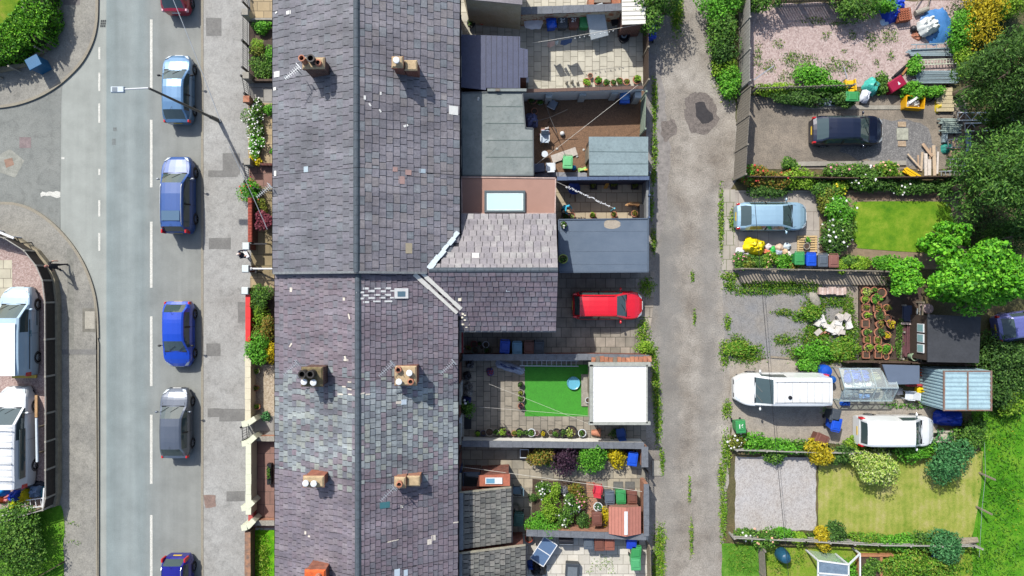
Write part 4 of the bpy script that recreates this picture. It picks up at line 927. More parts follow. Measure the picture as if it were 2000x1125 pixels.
mb=MB();mb.add([(d['xrr'], -.68, 1.993), (d['xrf']-.3, -.68, 1.993), (d['xrf']-.3, .68, 1.993), (d['xrr'], .68, 1.993)], [(0, 1, 2, 3)]);mb.build('roof_panel', van_white, t)
for fc, xx in (('D', -.12), ('B', -.32)):
 fcv=bpy.data.curves.new('lettering', 'FONT');fcv.body=fc;fcv.size=.3;fcv.extrude=.004;fcv.materials.append(flat('teal_print', C(60, 160, 176)));fo=solidtext('lettering', fcv, t);fo.location=(xx, -.952, .95);fo.rotation_euler=(R(90), 0, 0)
 if xx>-.3:fo.location.x=-.32
 else:fo.location.x=-.1
MB().box((-d['h']-.12, -.2), (.2, 1.5), .45, .56).build('rear_bumper', flat('yellow_bumper', C(226, 190, 70)), t)
mb=MB()
for s in (-1, ):mb.bar((d['xrr']+.3, s*.957, 1.12), (d['xrf']-.1, s*.957, 1.12), .03, .03);mb.bar((.35, -.958, .5), (1.35, -.958, .5), .06, .02)
mb.build('side_moulding', m_trim, t)
t, d=vehicle('parked_van', 'white van with ribbed roof and a long dark side window behind the road fence', 'van', 47, 847, UPW, 6.1, 1.95, 2.05, van_white, '', 'bigvan', van=True, group='vans on the gravel drive')
ribs(t, d, 2.05, C(206, 206, 202), 9, .1, .96, 1.4)
MB().box((-.9, -.945), (3.0, .03), 1.22, 1.72).build('side_window', m_gls, t)
mb=MB()
for x in (-2.4, -1.4, -.4, .6):mb.bar((x, -.72, 2.12), (x, .72, 2.12), .03);mb.bar((x, -.72, 2.05), (x, -.72, 2.14), .04)
mb.build('roof_rack', m_alu, t)
# ================================================================ people and a dog
def skinned(name, verts, edges, radii, colour_of, mats, parent, head=None, hands=(), sub=1):
 me=bpy.data.meshes.new(name);me.from_pydata(verts, edges, []);o=bpy.data.objects.new(name, me);C0.objects.link(o)
 o.modifiers.new('skin', 'SKIN');s=o.modifiers.new('sub', 'SUBSURF');s.levels=sub;s.render_levels=sub
 sv=me.skin_vertices[0].data
 for i, r in enumerate(radii):sv[i].radius=(r, r)if not isinstance(r, tuple)else r;sv[i].use_root=(i==0)
 dg=bpy.context.evaluated_depsgraph_get();dg.update();m2=bpy.data.meshes.new_from_object(o.evaluated_get(dg));bpy.data.objects.remove(o);bpy.data.meshes.remove(me)
 bm=bmesh.new();bm.from_mesh(m2)
 if head:
  mb=MB();head(mb);tmp=mb.mesh('t', []);bm.from_mesh(tmp);bpy.data.meshes.remove(tmp)
 bm.to_mesh(m2);bm.free();m2.materials.clear()
 for m in mats:m2.materials.append(m)
 for pl in m2.polygons:pl.material_index=colour_of(pl.center);pl.use_smooth=True
 m2.name=name;return link(name, m2, parent)
m_skin=flat('skin', C(226, 168, 142), .6)
def person(label, px, py, rot, top, legs, hair, shoes, pose, sleeve=True, hairname='hair', extra=None, z=0):
 """standing figure, local +X is where it faces; pose gives the hands and feet"""
 p=W(px, py, 0);t=thing('person', label, 'person', (p.x, p.y, z), rot)
 fl, fr, hl_, hr=pose['feet'][0], pose['feet'][1], pose['hands'][0], pose['hands'][1];ln=pose.get('lean', 0)
 V=[(0, 0, .95), (.02+ln*.4, 0, 1.15), (.01+ln*.8, 0, 1.38), (ln, 0, 1.5), (ln+.02, 0, 1.58)];E=[(0, 1), (1, 2), (2, 3), (3, 4)];Rr=[.15, .135, .155, .07, .06]
 for s, f in ((1, fl), (-1, fr)):
  k=len(V);kn=((f[0])/2+.06, s*.1+(f[1]-s*.1)*.5, .5)
  V+=[(0, s*.1, .88), kn, (f[0], f[1], .09), (f[0]+.17, f[1]+s*.02, .04)];E+=[(0, k), (k, k+1), (k+1, k+2), (k+2, k+3)];Rr+=[.1, .065, .045, .038]
 for s, h in ((1, hl_), (-1, hr)):
  k=len(V);sh=(ln*.95, s*.19, 1.42);el=((sh[0]+h[0])/2-.05, (sh[1]+h[1])/2+s*.06, (sh[2]+h[2])/2-.04)
  d=(Vector(h)-Vector(el)).normalized();kn=Vector(h)+d*.09
  V+=[sh, el, h, tuple(kn)];E+=[(2, k), (k, k+1), (k+1, k+2), (k+2, k+3)];Rr+=[.06, .043, .03, .034]
  sd=d.cross(Vector((0, 0, 1)));sd=sd.normalized()if sd.length>.1 else Vector((0, 1, 0))
  for i, (o, l)in enumerate(((-.027, .06), (-.009, .075), (.01, .07), (.027, .05))):
   q=len(V);b=kn+sd*o;V+=[tuple(b+d*l*.55), tuple(b+d*l+Vector((0, 0, -.02)))];E+=[(k+3, q), (q, q+1)];Rr+=[.009, .007]
  q=len(V);V+=[tuple(Vector(h)+d*.03+sd*-.05), tuple(Vector(h)+d*.08+sd*-.06)];E+=[(k+2, q), (q, q+1)];Rr+=[.01, .008]
 hc=Vector((ln+.05, 0, 1.66));hands=[Vector(hl_), Vector(hr)]
 def head(mb):
  mb.ball(hc, .1, .078, .118, 16, 12);mb.ball(hc+Vector((.03, 0, -.06)), .068, .06, .06, 12, 8);mb.tbox(hc+Vector((.105, 0, 0)), (.03, .03), (.012, .014), hc.z-.035, hc.z+.02)
  for s in (1, -1):mb.ball(hc+Vector((0, s*.08, -.01)), .022, .012, .032, 8, 6)
 def col(c):
  if c.z>1.53 and abs(c.y)<.13:return 0
  if min((c-h).length for h in hands)<.13:return 0
  if not sleeve and min((c-h).length for h in hands)<.3 and abs(c.y)>.2:return 0
  if c.z<.1:return 3
  return 1 if c.z>.93 or abs(c.y)>.24 else 2
 skinned('body', V, E, Rr, col, [m_skin, top, legs, shoes], t, head)
 mb=MB();mb.ball(hc+Vector((-.02, 0, .028)), .105, .087, .105, 14, 10, jit=.03);mb.build(hairname, hair, t, smooth=60)
 mb=MB()
 for s in (1, -1):mb.ball(hc+Vector((.095, s*.032, .0)), .009, .013, .008, 8, 5)
 mb.build('eyes', flat('eye', C(40, 34, 30)), t);MB().box((hc.x+.098, hc.y), (.012, .045), hc.z-.068, hc.z-.058).build('mouth', flat('lip', C(176, 92, 88)), t)
 if extra:extra(t)
 return t
m_navycl=flat('navy_cloth', C(44, 50, 72), .9);m_blackcl=flat('black_cloth', C(36, 36, 40), .9);m_cyancl=flat('cyan_cloth', C(70, 190, 226), .9);m_denim=flat('denim', C(64, 84, 116), .9);m_grayh=flat('white_hair', C(222, 206, 198));m_darkh=flat('dark_hair', C(34, 28, 26));m_brownh=flat('auburn_hair', C(170, 116, 100))
def bagged(t):
 mb=MB();mb.tbox((.36, -.1), (.16, .34), (.22, .4), .78, 1.16, rot=8);mb.build('carrier_bag', flat('bag_white', C(238, 238, 240), .5), t, bevel=.03);MB().box((.3, .16), (.24, .3), 1.1, 1.13, 20).build('papers', m_white, t)
person('person in navy jacket with white hair, holding a white bag between the gate pillars', 484, 500, 20, m_navycl, m_blackcl, m_grayh, m_blackcl, dict(feet=((.06, .1), (-.02, -.12)), hands=((.34, .2, 1.08), (.34, -.12, 1.14)), lean=.04), extra=bagged)
person('person in dark clothes with bare arms walking beside the corner fence', 130, 521, 195, m_blackcl, m_blackcl, m_brownh, flat('dark_shoe', C(30, 30, 32)), dict(feet=((.26, .1), (-.24, -.1)), hands=((.22, .24, .98), (-.12, -.3, .95)), lean=.05), sleeve=False, z=.1)
person('person in a cyan top with dark hair bending on the sandy patio', 1099, 408, -35, m_cyancl, m_denim, m_darkh, m_white, dict(feet=((-.02, .12), (-.06, -.12)), hands=((.55, .16, .9), (.5, -.2, .85)), lean=.22), sleeve=True, z=.02)
def dog(label, px, py, rot):
 p=W(px, py, .35);t=thing('dog', label, 'dog', (p.x, p.y, .02), rot);k=.9
 V=[(-.28, 0, .46), (0, 0, .45), (.24, .03, .46), (.38, .08, .58), (.47, .13, .64), (.58, .2, .6)];E=[(0, 1), (1, 2), (2, 3), (3, 4), (4, 5)];Rr=[.1, .105, .13, .075, .085, .04]
 for s in (1, -1):
  n=len(V);V+=[(.24, s*.09, .36), (.22, s*.09, .2), (.24, s*.09, .05), (.29, s*.09, .025)];E+=[(2, n), (n, n+1), (n+1, n+2), (n+2, n+3)];Rr+=[.055, .035, .028, .03]
  n=len(V);V+=[(-.26, s*.09, .36), (-.2, s*.1, .26), (-.33, s*.1, .16), (-.31, s*.1, .04), (-.26, s*.1, .025)];E+=[(0, n), (n, n+1), (n+1, n+2), (n+2, n+3), (n+3, n+4)];Rr+=[.075, .05, .03, .026, .03]
  n=len(V);V+=[(.44, .13+s*.07, .7), (.41, .13+s*.11, .62)];E+=[(4, n), (n, n+1)];Rr+=[.03, .022]
 n=len(V);V+=[(-.38, 0, .5), (-.52, .06, .58), (-.6, .16, .6)];E+=[(0, n), (n, n+1), (n+1, n+2)];Rr+=[.035, .025, .012]
 tan=mat('tan_fur', C(196, 140, 88), col2=C(226, 180, 126), var=.2, scale=5, fine=.2)
 skinned('body', V, E, Rr, lambda c:1 if c.x>.575 else 0, [tan, m_darkh], t)
dog('tan dog standing near the blue fence at the patio end', 1238, 399, 172)
# ================================================================ builders for yard things
def wall(name, label, px, h, th, m, cope=None, ct=.06, cw=.08, cat='wall', z=0, group=None, zpx=None, bm_name='wall_body'):
 P=[W(x, y, h if zpx is None else zpx)for x, y in px];P=[Vector((p.x, p.y, 0))for p in P];o=P[0];t=thing(name, label, cat, (o.x, o.y, z), 0, group);q=[(p.x-o.x, p.y-o.y)for p in P]
 MB().prism(ribbon(q, th), 0, h).build(bm_name, m, t)
 if cope:
  mb=MB()
  for a, b in zip(q, q[1:]):
   L=math.hypot(b[0]-a[0], b[1]-a[1]);n=max(1, int(L/.6))
   for i in range(n):
    u, v=i/n, (i+1)/n-.01/L;A=Vector(a).lerp(Vector(b), u);B=Vector(a).lerp(Vector(b), v)
    mb.bar((A.x, A.y, h+ct/2+rnd.uniform(0, .012)), (B.x, B.y, h+ct/2+rnd.uniform(0, .012)), th+cw+rnd.uniform(-.01, .02), ct)
  mb.build('coping', cope, t)
 return t
def fence(name, label, px, h, m, bay=1.8, board=.14, posth=.1, mp=None, style='boards', z=0, group=None, gap=.015):
 P=[W(x, y, 0)for x, y in px];o=P[0];t=thing(name, label, 'fence', (o.x, o.y, z), 0, group);q=[Vector((p.x-o.x, p.y-o.y))for p in P];mp=mp or m
 for a, b in zip(q, q[1:]):
  L=(b-a).length;n=max(1, round(L/bay));d=(b-a).normalized();nr=Vector((-d.y, d.x));ang=math.degrees(math.atan2(d.y, d.x))
  for i in range(n+1):
   c=a.lerp(b, i/n);MB().box(c, (.1, .1), 0, h+posth, ang).build('post', mp, t)
   if i==n:break
   e=a.lerp(b, (i+1)/n);mb=MB();Lb=(e-c).length-.1;s0=c+d*.05
   if style=='boards':
    k=max(2, int(Lb/board))
    for j in range(k):
     m0=s0+d*(Lb*(j+.5)/k);mb.box(m0, (Lb/k-gap, .022), .05, h+rnd.uniform(-.03, .03), ang+rnd.uniform(-1, 1))
    for zz in (.3, h*.8):mb.bar((*(s0+nr*.04), zz), (*(s0+d*Lb+nr*.04), zz), .06, .08)
   elif style=='pickets':
    k=max(2, int(Lb/.19))
    for j in range(k):mb.box(s0+d*(Lb*(j+.5)/k), (.085, .022), .08, h+rnd.uniform(-.04, .02), ang)
    for zz in (.3, h*.8):mb.bar((*(s0+nr*.035), zz), (*(s0+d*Lb+nr*.035), zz), .04, .09)
   elif style=='rails':
    for zz in (.35, .7, h):mb.bar((*s0, zz-.05), (*(s0+d*Lb), zz-.05+rnd.uniform(-.03, .03)), .05, .1)
   elif style=='slats':
    k=int(h/.16)
    for j in range(k):mb.bar((*s0, .1+j*.16), (*(s0+d*Lb), .1+j*.16), .03, .12)
   elif style=='iron':
    k=max(3, int(Lb/.13))
    for j in range(k):mb.tube((*(s0+d*(Lb*(j+.5)/k)), .05), (*(s0+d*(Lb*(j+.5)/k)), h), .012, n=5)
    for zz in (.15, h*.88):mb.bar((*s0, zz), (*(s0+d*Lb), zz), .035, .02)
   mb.build('panel' if style!='iron' else 'railings', m, t)
 return t
BIN={}
def wheelie_bin(label, px, py, rot, col, lidcol=None, number=None, z=.02, tilt=0, group='wheelie bins', openl=False, name='wheelie_bin'):
 """two wheeled refuse bin; local +Y is the lid's front edge"""
 p=W(px, py, 1.05);t=thing(name, label, 'bin', (p.x, p.y, z), rot, group);t.rotation_euler.x=R(tilt);B, Lc=col, lidcol or col
 if 'b' not in BIN:
  BIN['b']=MB().tbox((0, 0), (.46, .5), (.56, .68), .05, .98).tbox((0, .02), (.6, .72), (.6, .72), .95, .985).mesh('bin_body', [m_black])
  l=MB();l.tbox((0, .02), (.63, .78), (.58, .72), .995, 1.04);l.tbox((0, .0), (.46, .5), (.4, .44), 1.04, 1.075);l.bar((-.29, .4, 1.0), (.29, .4, 1.0), .05, .05);BIN['l']=l.mesh('bin_lid', [m_black])
  BIN['w']=MB().tube((-.03, 0, 0), (.03, 0, 0), .11, n=14).mesh('bin_wheel', [m_tyre]);BIN['h']=MB().bar((-.25, -.42, .98), (.25, -.42, .98), .04).bar((-.25, -.34, .96), (-.25, -.42, .98), .04).bar((.25, -.34, .96), (.25, -.42, .98), .04).mesh('bin_handle', [m_black])
 def cp(k, key, m):
  kk=(k, m.name)
  if kk not in BIN:me=BIN[k].copy();me.materials[0]=m;BIN[kk]=me
  return link(key, BIN[kk], t, bevel=.018 if k in 'bl' else 0)
 cp('b', 'bin_body', B);li=cp('l', 'lid', Lc);h=cp('h', 'handle', B)
 if openl:li.location=(0, -.36, .95);li.rotation_euler=(R(75), 0, 0)
 for s in (1, -1):w=cp('w', 'wheel', m_tyre);w.location=(s*.27, -.27, .11)
 if number:
  f=bpy.data.curves.new('number', 'FONT');f.body=number;f.size=.34;f.extrude=.003;f.align_x='CENTER';f.align_y='CENTER';f.offset=.012;f.materials.append(m_white);o=solidtext('number', f, t);o.location=(0, 0, 1.082);o.rotation_euler=(0, 0, R(180))
 return t
b_blue, b_grey, b_brown, b_green=flat('bin_blue', C(26, 84, 206), .42), flat('bin_grey', C(92, 102, 112), .5), flat('bin_brown', C(120, 76, 62), .5), flat('bin_green', C(62, 150, 84), .45)
b_dkgrey, b_ltblue=flat('bin_dark_grey', C(74, 80, 86), .5), flat('bin_pale_blue', C(118, 168, 196), .45)
def pot_(label, px, py, r, h, m, plant=None, ph=.3, z=.02, square=False, n=110, lf=.045, group='potted plants', name='plant_pot', flowers=None):
 p=W(px, py, h);t=thing(name, label, 'plant pot', (p.x, p.y, z), 0, group);mb=MB()
 if square:
  mb.tbox((0, 0), (r*1.5, r*1.5), (r*2, r*2), 0, h*.8)
  for a, b, sx, sy in ((0, 1, 2.1, .16), (0, -1, 2.1, .16), (1, 0, .16, 1.78), (-1, 0, .16, 1.78)):mb.box((a*r*.97, b*r*.97), (sx*r, sy*r), h*.8-.02, h)
 else:mb.lathe((0, 0, 0), [(r*.7, 0), (r*.92, h*.8), (r*1.03, h*.8), (r*1.05, h), (r*.86, h), (r*.84, h*.8)], 18, cap=False)
 mb.build('pot', m, t, smooth=0 if square else 35)
 if not square:MB().lathe((0, 0, 0), [(r*.86, h*.82), (.003, h*.86)], 14, cap=False).build('soil', m_soil, t)
 else:MB().box((0, 0), (r*1.8, r*1.8), h*.78, h*.84).build('soil', m_soil, t)
 if plant:
  SEED[0]+=1;g=np.random.default_rng(SEED[0]);P, d=cloud(g, r*1.1, r*1.1, ph, n, z0=0, blobs=6);P[:, 2]+=h*.85
  link('plant', leaves_mesh('plant', P, lf, g, plant, nrm=d*.5), t)
  if flowers:
   fm=MB()
   for q in P[g.integers(0, len(P), 10)]:fm.lathe(q, [(.002, .01), (.04, .02), (.03, .04), (.002, .03)], 6, cap=False)
   fm.build('flowers', flowers, t)['kind']='stuff'
 return t
def building(name, label, cat, px, z, th, m_roof, m_wall, slope=(0, 0), seams=None, seam_m=None, over=.08, group=None, lip=None, extra=None, seamw=.03):
 """flat or lean-to roofed outbuilding; px is the roof outline seen from above, at height z"""
 P=[W(x, y, z)for x, y in px];o=Vector((sum(p.x for p in P)/len(P), sum(p.y for p in P)/len(P), 0));t=thing(name, label, cat, o, 0, group)
 q=[(p.x-o.x, p.y-o.y)for p in P];n=len(q);zz=lambda x, y:z+slope[0]*x+slope[1]*y
 cx=sum(a for a, b in q)/n;cy=sum(b for a, b in q)/n;w=[(cx+(a-cx)*(1-over/max(.3, abs(a-cx))), cy+(b-cy)*(1-over/max(.3, abs(b-cy))))for a, b in q]
 mb=MB();vs=[(x, y, 0)for x, y in w]+[(x, y, zz(x, y)-th-.004)for x, y in w];mb.add(vs, [(i, (i+1)%n, n+(i+1)%n, n+i)for i in range(n)]);mb.build('wall', m_wall, t)
 mb=MB();vs=[(x, y, zz(x, y)-th)for x, y in q]+[(x, y, zz(x, y))for x, y in q];mb.add(vs, [(i, (i+1)%n, n+(i+1)%n, n+i)for i in range(n)]+[tuple(range(n, 2*n)), tuple(reversed(range(n)))])
 if seams:
  for (x0, y0), (x1, y1)in seams:
   a, b=W(x0, y0, z)-o, W(x1, y1, z)-o;mb.bar((a.x, a.y, zz(a.x, a.y)+.004), (b.x, b.y, zz(b.x, b.y)+.004), seamw, .018, 1)
 mb.build('roof', [m_roof, seam_m or m_deck], t)
 if lip:
  mb=MB()
  for i in range(n):a, b=q[i], q[(i+1)%n];mb.bar((*a, zz(*a)+.01), (*b, zz(*b)+.01), .07, .08)
  mb.build('edge_trim', lip, t)
 return t, o, zz
def solo(name, mb, m, label, cat, loc=None, rot=0, smooth=False, bevel=0, group=None):return tag(mb.build(name, m, None, loc, rot, smooth, bevel), label, cat, group)
def line(name, label, px, z0, z1, r, m, cat='line', sag=.1, pegs=0, group=None):
 a, b=W(*px[0], z0), W(*px[1], z1);o=a.copy();t=thing(name, label, cat, o, 0, group);pts=[]
 for i in range(13):
  k=i/12;v=a.lerp(b, k)-o;v.z-=sag*4*k*(1-k);pts.append(v)
 MB().path(pts, r, 5).build('wire' if 'wire' in name else 'cord', m, t)
 return t, pts
m_cord=flat('pale_cord', C(220, 214, 200))
# ================================================================ rear yards (top to bottom)
m_felt=mat('grey_green_felt', C(138, 148, 145), var=.16, scale=1.0, fine=.12, col2=C(152, 158, 154));m_felt2=mat('shed_felt', C(140, 158, 160), var=.1, scale=1.5, fine=.1)
m_navyroof=mat('navy_tile_sheet', C(72, 78, 104), var=.1, scale=2, fine=.06, rough=.5);m_brownroof=mat('brown_membrane', C(172, 134, 118), var=.07, scale=1.2, fine=.06)
m_slategar=mat('blue_grey_felt', C(98, 114, 132), var=.08, scale=1.0, fine=.1, col2=C(108, 122, 138));m_dkseam=flat('seam_dark', C(70, 78, 84))
m_bluefence=mat('blue_grey_timber', C(92, 110, 140), var=.15, scale=6);m_stain=mat('dried_stain', C(178, 166, 148), var=.1)
m_concrt=pieces('concrete_tiles', [C(118, 118, 112), C(130, 128, 122), C(108, 108, 104), C(138, 135, 128), C(122, 121, 114)], rough=.85, stain=.3)
REX='rear extensions'
# --- yard 1
building('rear_wing_house', 'slate roofed rear wing with a cream rendered side at the top edge', 'rear wing', [(886, -90), (1020, -84), (1020, 9), (960, 3), (906, -2)], 4.0, .08, S_up2, m_cream, slope=(0, 0), seams=[((892, -40), (1020, -38)), ((890, -20), (1020, -16))], group=REX)
wall('yard_wall', 'brick yard wall with flaking cream paint and slate coping behind the top bins', [(1018, 22), (1160, 17), (1222, 14)], 1.9, .3, mat('flaking_paint', C(216, 206, 178), col2=C(176, 112, 80), var=.1, scale=3, th=(.5, .58)), m_cope, .08, .14)
p=W(1185, 4, 1.2);solo('brick_plinth', MB().box((0, 0), (2.2, .9), 0, 1.3).box((-.3, .1), (1.0, .5), 1.3, 1.5), m_brick_pale, 'low orange brick plinth behind the leaning grey board', 'brickwork', p-Vector((0, 0, 1.2)))
mb_roof=flat('cream_sheet', C(240, 236, 222), .5)
building('lean_to_shed', 'cream sheeted shed roof under the overhanging bush', 'shed', [(1214, -60), (1262, -60), (1261, 46), (1215, 48)], 2.3, .07, mb_roof, m_brick_dark, seams=[((1215, y), (1261, y-1))for y in (-6, 4, 13, 22, 31, 39)], seam_m=flat('sheet_seam', C(150, 146, 136)), seamw=.04)  # seams between the cream sheets are strips of a greyer colour
shrub('overhanging_bush', 'leafy bush spilling over the cream shed roof at the top edge', 'bush', 1284, 8, 1.35, 1.5, 3.6, G_mid, n=2600, lf=.09, blobs=14)
wheelie_bin('blue bin with bag over its lid, first in the top row', 1077, 41, 186, b_blue, z=.02);wheelie_bin('grey bin numbered 26 between the blue and brown bins, top yard', 1099, 41, 180, b_dkgrey, number='26');wheelie_bin('brown bin numbered 26 in the top yard', 1121, 40, 178, b_brown, number='26');wheelie_bin('green bin half under the leaning grey board', 1142, 40, 178, b_green)
p=W(1077, 46, 1.12);solo('refuse_bag', MB().crumple((0, 0, 0), .6, .5, .22, 8, 5), flat('blue_plastic', C(30, 100, 226), .35), 'shiny blue refuse bag lying on the first bin lid', 'bag', Vector((p.x, p.y, 1.1)), smooth=60)
p=W(1042, 41, .8);t=thing('covered_table', 'small table under a draped clear plastic sheet beside the top bins', 'table', (p.x, p.y, .02));mb=MB()
MB().box((0, .1), (1.0, .6), .7, .75).build('tabletop', flat('table_grey', C(184, 176, 178)), t)
for sx in (-.42, .42):
 for sy in (-.12, .34):MB().box((sx, sy), (.06, .06), 0, .7).build('leg', m_alu, t)
mb=MB();mb.crumple((0, -.02, .72), 1.16, .95, .08, 0, 9, 8)
mb.build('plastic_cover', clear('plastic_film', (.8, .8, .82), .45), t, smooth=60)
p=W(1166, 40, 1.3);t=thing('leaning_board', 'large pale grey board leaning across the green bin', 'board', (p.x, p.y, 0), 15);b_=MB().tbox((0, 0), (1.15, 1.95), (1.1, 1.9), 0, .12).build('panel', mat('pale_board', C(192, 200, 202), var=.08, scale=2), t, bevel=.02);b_.location=(0, 0, 1.12);b_.rotation_euler=(R(22), 0, 0);MB().box((-.45, .7), (.06, .06), .02, 1.3).box((.45, .7), (.06, .06), .02, 1.3).build('prop', m_wood, t)
pot_('orange bucket on the top yard flags', 941, 42, .19, .32, flat('orange_bucket', C(214, 92, 60)), name='bucket', group=None);pot_('black pot with a dark plant in the top yard corner', 920, 45, .26, .4, m_black, G_dark, .3)
p=W(1203, 38, .4);solo('plastic_crate', MB().tbox((0, 0), (.5, .45), (.6, .55), 0, .42).box((0, 0), (.48, .42), .42, .44, 0), m_blackcl, 'dark crate beside the pale board in the top yard', 'crate', p-Vector((0, 0, .38)), 12, bevel=.02)
p=W(1219, 70, .35);t=thing('water_tub', 'black oval tub holding a coiled hose by the top yard fence', 'tub', (p.x, p.y, .02));MB().lathe((0, 0, 0), [(.3, 0), (.34, .38), (.36, .4), (.31, .4), (.28, .06), (.01, .05)], 20, sx=1, sy=1.25, cap=False).build('tub', m_black, t, smooth=40)
mb=MB()
for k in range(2):mb.path([((.16-.03*k)*math.cos(a/3), (.16-.03*k)*math.sin(a/3)+.05, .3+.04*k)for a in range(20)], .025, 5)
mb.build('hose', flat('hose_grey', C(150, 160, 166)), t)
fence('yard_fence', 'brown board fence with grey rails along the top yard, lane side', [(1255, 50), (1256, 172)], 1.75, m_wood_dark, mp=m_wood)
wall('yard_wall', 'dark boundary wall with white painted panels between the top yard and the earth yard', [(1022, 178), (1256, 171)], 2.0, .14, m_white, flat('brown_coping', C(104, 76, 62)), .05, .06)
t=thing('wall_piers', 'row of white block piers against the painted boundary wall', 'piers', W(1072, 180, 0))
for px, py in ((1072, 186), (1138, 182), (1200, 179), (1246, 186)):
 p=W(px, py, 1.4)-t.location;MB().box((p.x, p.y), (.4, .34), 0, 1.5).build('pier', mat('pier_block', C(206, 210, 206), var=.1), t)
wheelie_bin('blue bin standing alone in the lane under the overhanging bush', 1272, 62, 4, flat('bin_deep_blue', C(30, 66, 190), .42))
t, P_=line('washing_line', 'washing line with a navy towel and pink cloth over the pale flags', [(1040, 84), (1256, 46)], 1.9, 2.2, .012, m_cord, sag=.1)
def cloth(t, label, name, px0, px1, z0, z1, m, cat='laundry'):
 a, b=W(*px0, z1), W(*px1, z1);mb=MB();n=8
 for i in range(n):
  u, v=i/n, (i+1)/n;A, B=a.lerp(b, u), a.lerp(b, v);w=lambda k:Vector((math.sin(k*9)*.03, math.cos(k*7)*.05, 0))
  A0, B0=A+w(u), B+w(v);A0.z=z0;B0.z=z0;mb.add([A, B, B0, A0], [(0, 1, 2, 3)])
 o=Vector((a.x, a.y, 0));mb.v=[tuple(Vector(q)-o)for q in mb.v];return solo(name, mb, m, label, cat, o, smooth=True)
cloth(None, 'navy and white towel hanging on the washing line', 'towel', (1096, 79), (1118, 75), 1.1, 1.96, flat('towel_blue', C(60, 92, 146), .95));cloth(None, 'pale pink cloth hanging left of the navy towel', 'cloth', (1070, 82), (1084, 80), 1.0, 1.92, flat('cloth_pink', C(222, 190, 184), .95));cloth(None, 'pale grey cloth hanging between pink cloth and navy towel', 'cloth', (1085, 80), (1091, 79.5), 1.3, 1.93, flat('cloth_grey', C(206, 220, 224), .95))
t=thing('clothes_pegs', 'row of white pegs clipped along the washing line', 'pegs', W(1160, 66, 2.0))
for i in range(9):q=W(1122+i*9.5+rnd.uniform(-3, 3), 75-i*1.8, 2.0)-t.location;MB().box((q.x, q.y), (.05, .03), -.05, .06).build('peg', m_pvc, t)
# plants by the south wall of the top yard
for lb, px, py, r, m, ph in (('lime plant first in the row along the top yard wall', 1146, 160, .24, G_lime, .4), ('bushy green plant second in the top wall row', 1168, 158, .26, G_bright, .4), ('low green plant third in the top wall row', 1184, 162, .2, G_mid, .3), ('small dark plant fourth in the top wall row', 1198, 161, .18, G_dark, .25), ('square green plant fifth in the top wall row', 1211, 158, .2, G_mid, .25), ('leafy plant in the corner by the fence, last of the top wall row', 1244, 156, .26, G_lime, .45)):pot_(lb, px, py, r, .3, m_terra, m, ph, n=130, lf=.06)
pot_('empty terracotta pot above the lime plant in the top yard', 1153, 148, .16, .25, m_terra);pot_('ornamental tan pots near the fence in the top yard', 1224, 160, .2, .25, m_terra, G_olive, .15)
solo('garden_ornaments', MB().lathe((0, 0, 0), [(.09, 0), (.06, .2), (.1, .3), (.01, .4)], 10).lathe((.35, .05, 0), [(.12, 0), (.05, .3), (.09, .4), (.01, .5)], 10).lathe((.7, 0, 0), [(.07, 0), (.1, .15), (.01, .3)], 10), m_conc, 'small stone ornaments in a row by the top yard wall', 'ornaments', W(1106, 163, 0))
building('rear_extension', 'navy tiled lean-to extension with a notched corner by the pale flags', 'extension', [(899, 68), (1016, 71), (1016, 93), (1031, 96), (1031, 151), (1016, 151), (1016, 172), (949, 172), (949, 176), (901, 171)], 2.9, .1, m_navyroof, m_brick, seams=[((949+i*10.6, 70), (949+i*10.6, 171))for i in range(7)]+[((1023, 96), (1023, 150))], seam_m=flat('navy_seam', C(44, 48, 66)), group=REX, slope=(-.03, 0))
p=W(1024, 157, 1.2);t=thing('window_box', 'small grey cabinet under the notched corner of the navy extension', 'cabinet', (p.x, p.y, .02));MB().box((0, 0), (.5, .26), 0, 1.15).build('cabinet', flat('cab_grey', C(150, 156, 162)), t, bevel=.01);MB().box((0, .02), (.56, .3), 1.155, 1.2).build('top', flat('cab_top', C(200, 204, 206)), t)
# --- yard 2 (earth)
building('rear_extension', 'grey green felt flat roof extension beside the earth yard', 'extension', [(901, 181), (1020, 179), (1026, 250), (1041, 251), (1042, 343), (903, 343)], 2.8, .12, m_felt, m_brick, seams=[((949, y), (1024 if y<250 else 1040, y))for y in (208, 241, 274, 307)]+[((903, 342), (1042, 342))], seam_m=mat('felt_seam', C(104, 118, 114)), group=REX, lip=flat('roof_trim', C(84, 90, 92)), seamw=.05)
p=W(990, 176, 2.9);solo('roof_parapet', MB().box((0, 0), (2.3, .16), 2.6, 2.95), m_felt, 'low felted parapet between navy and felt extension roofs', 'parapet', Vector((p.x, p.y, 0)))
solo('loose_brick', MB().box((0, 0), (.25, .13), 0, .08), m_brick_pale, 'loose orange brick on the felted parapet', 'brick', W(972, 176, 2.95));solo('dropped_glove', MB().crumple((0, 0, 0), .22, .12, .06, 80, 3), m_white, 'white scrap lying on the felt roof near the house', 'scrap', W(934, 193, 2.82))
SHEDG='garden sheds'
def shed(label, px, z, mr, mw, seams=None, seam_m=None, slope=(0, 0), door=None, **k):
 t, o, zz=building('garden_shed', label, 'shed', px, z, .09, mr, mw, seams=seams, seam_m=seam_m, slope=slope, group=SHEDG, **k)
 return t, o
t, o=shed('shed with pale blue green felt roof in the earth yard corner', [(1150, 267), (1266, 267), (1266, 343), (1151, 343)], 2.2, m_felt2, m_wood_dark, seams=[((1151, 296), (1266, 297)), ((1151, 320), (1266, 320))], seam_m=mat('shed_seam', C(100, 120, 122)), seamw=.035)
MB().box((-1.75, .3), (.05, .8), .05, 1.9).build('door', m_wood, t)
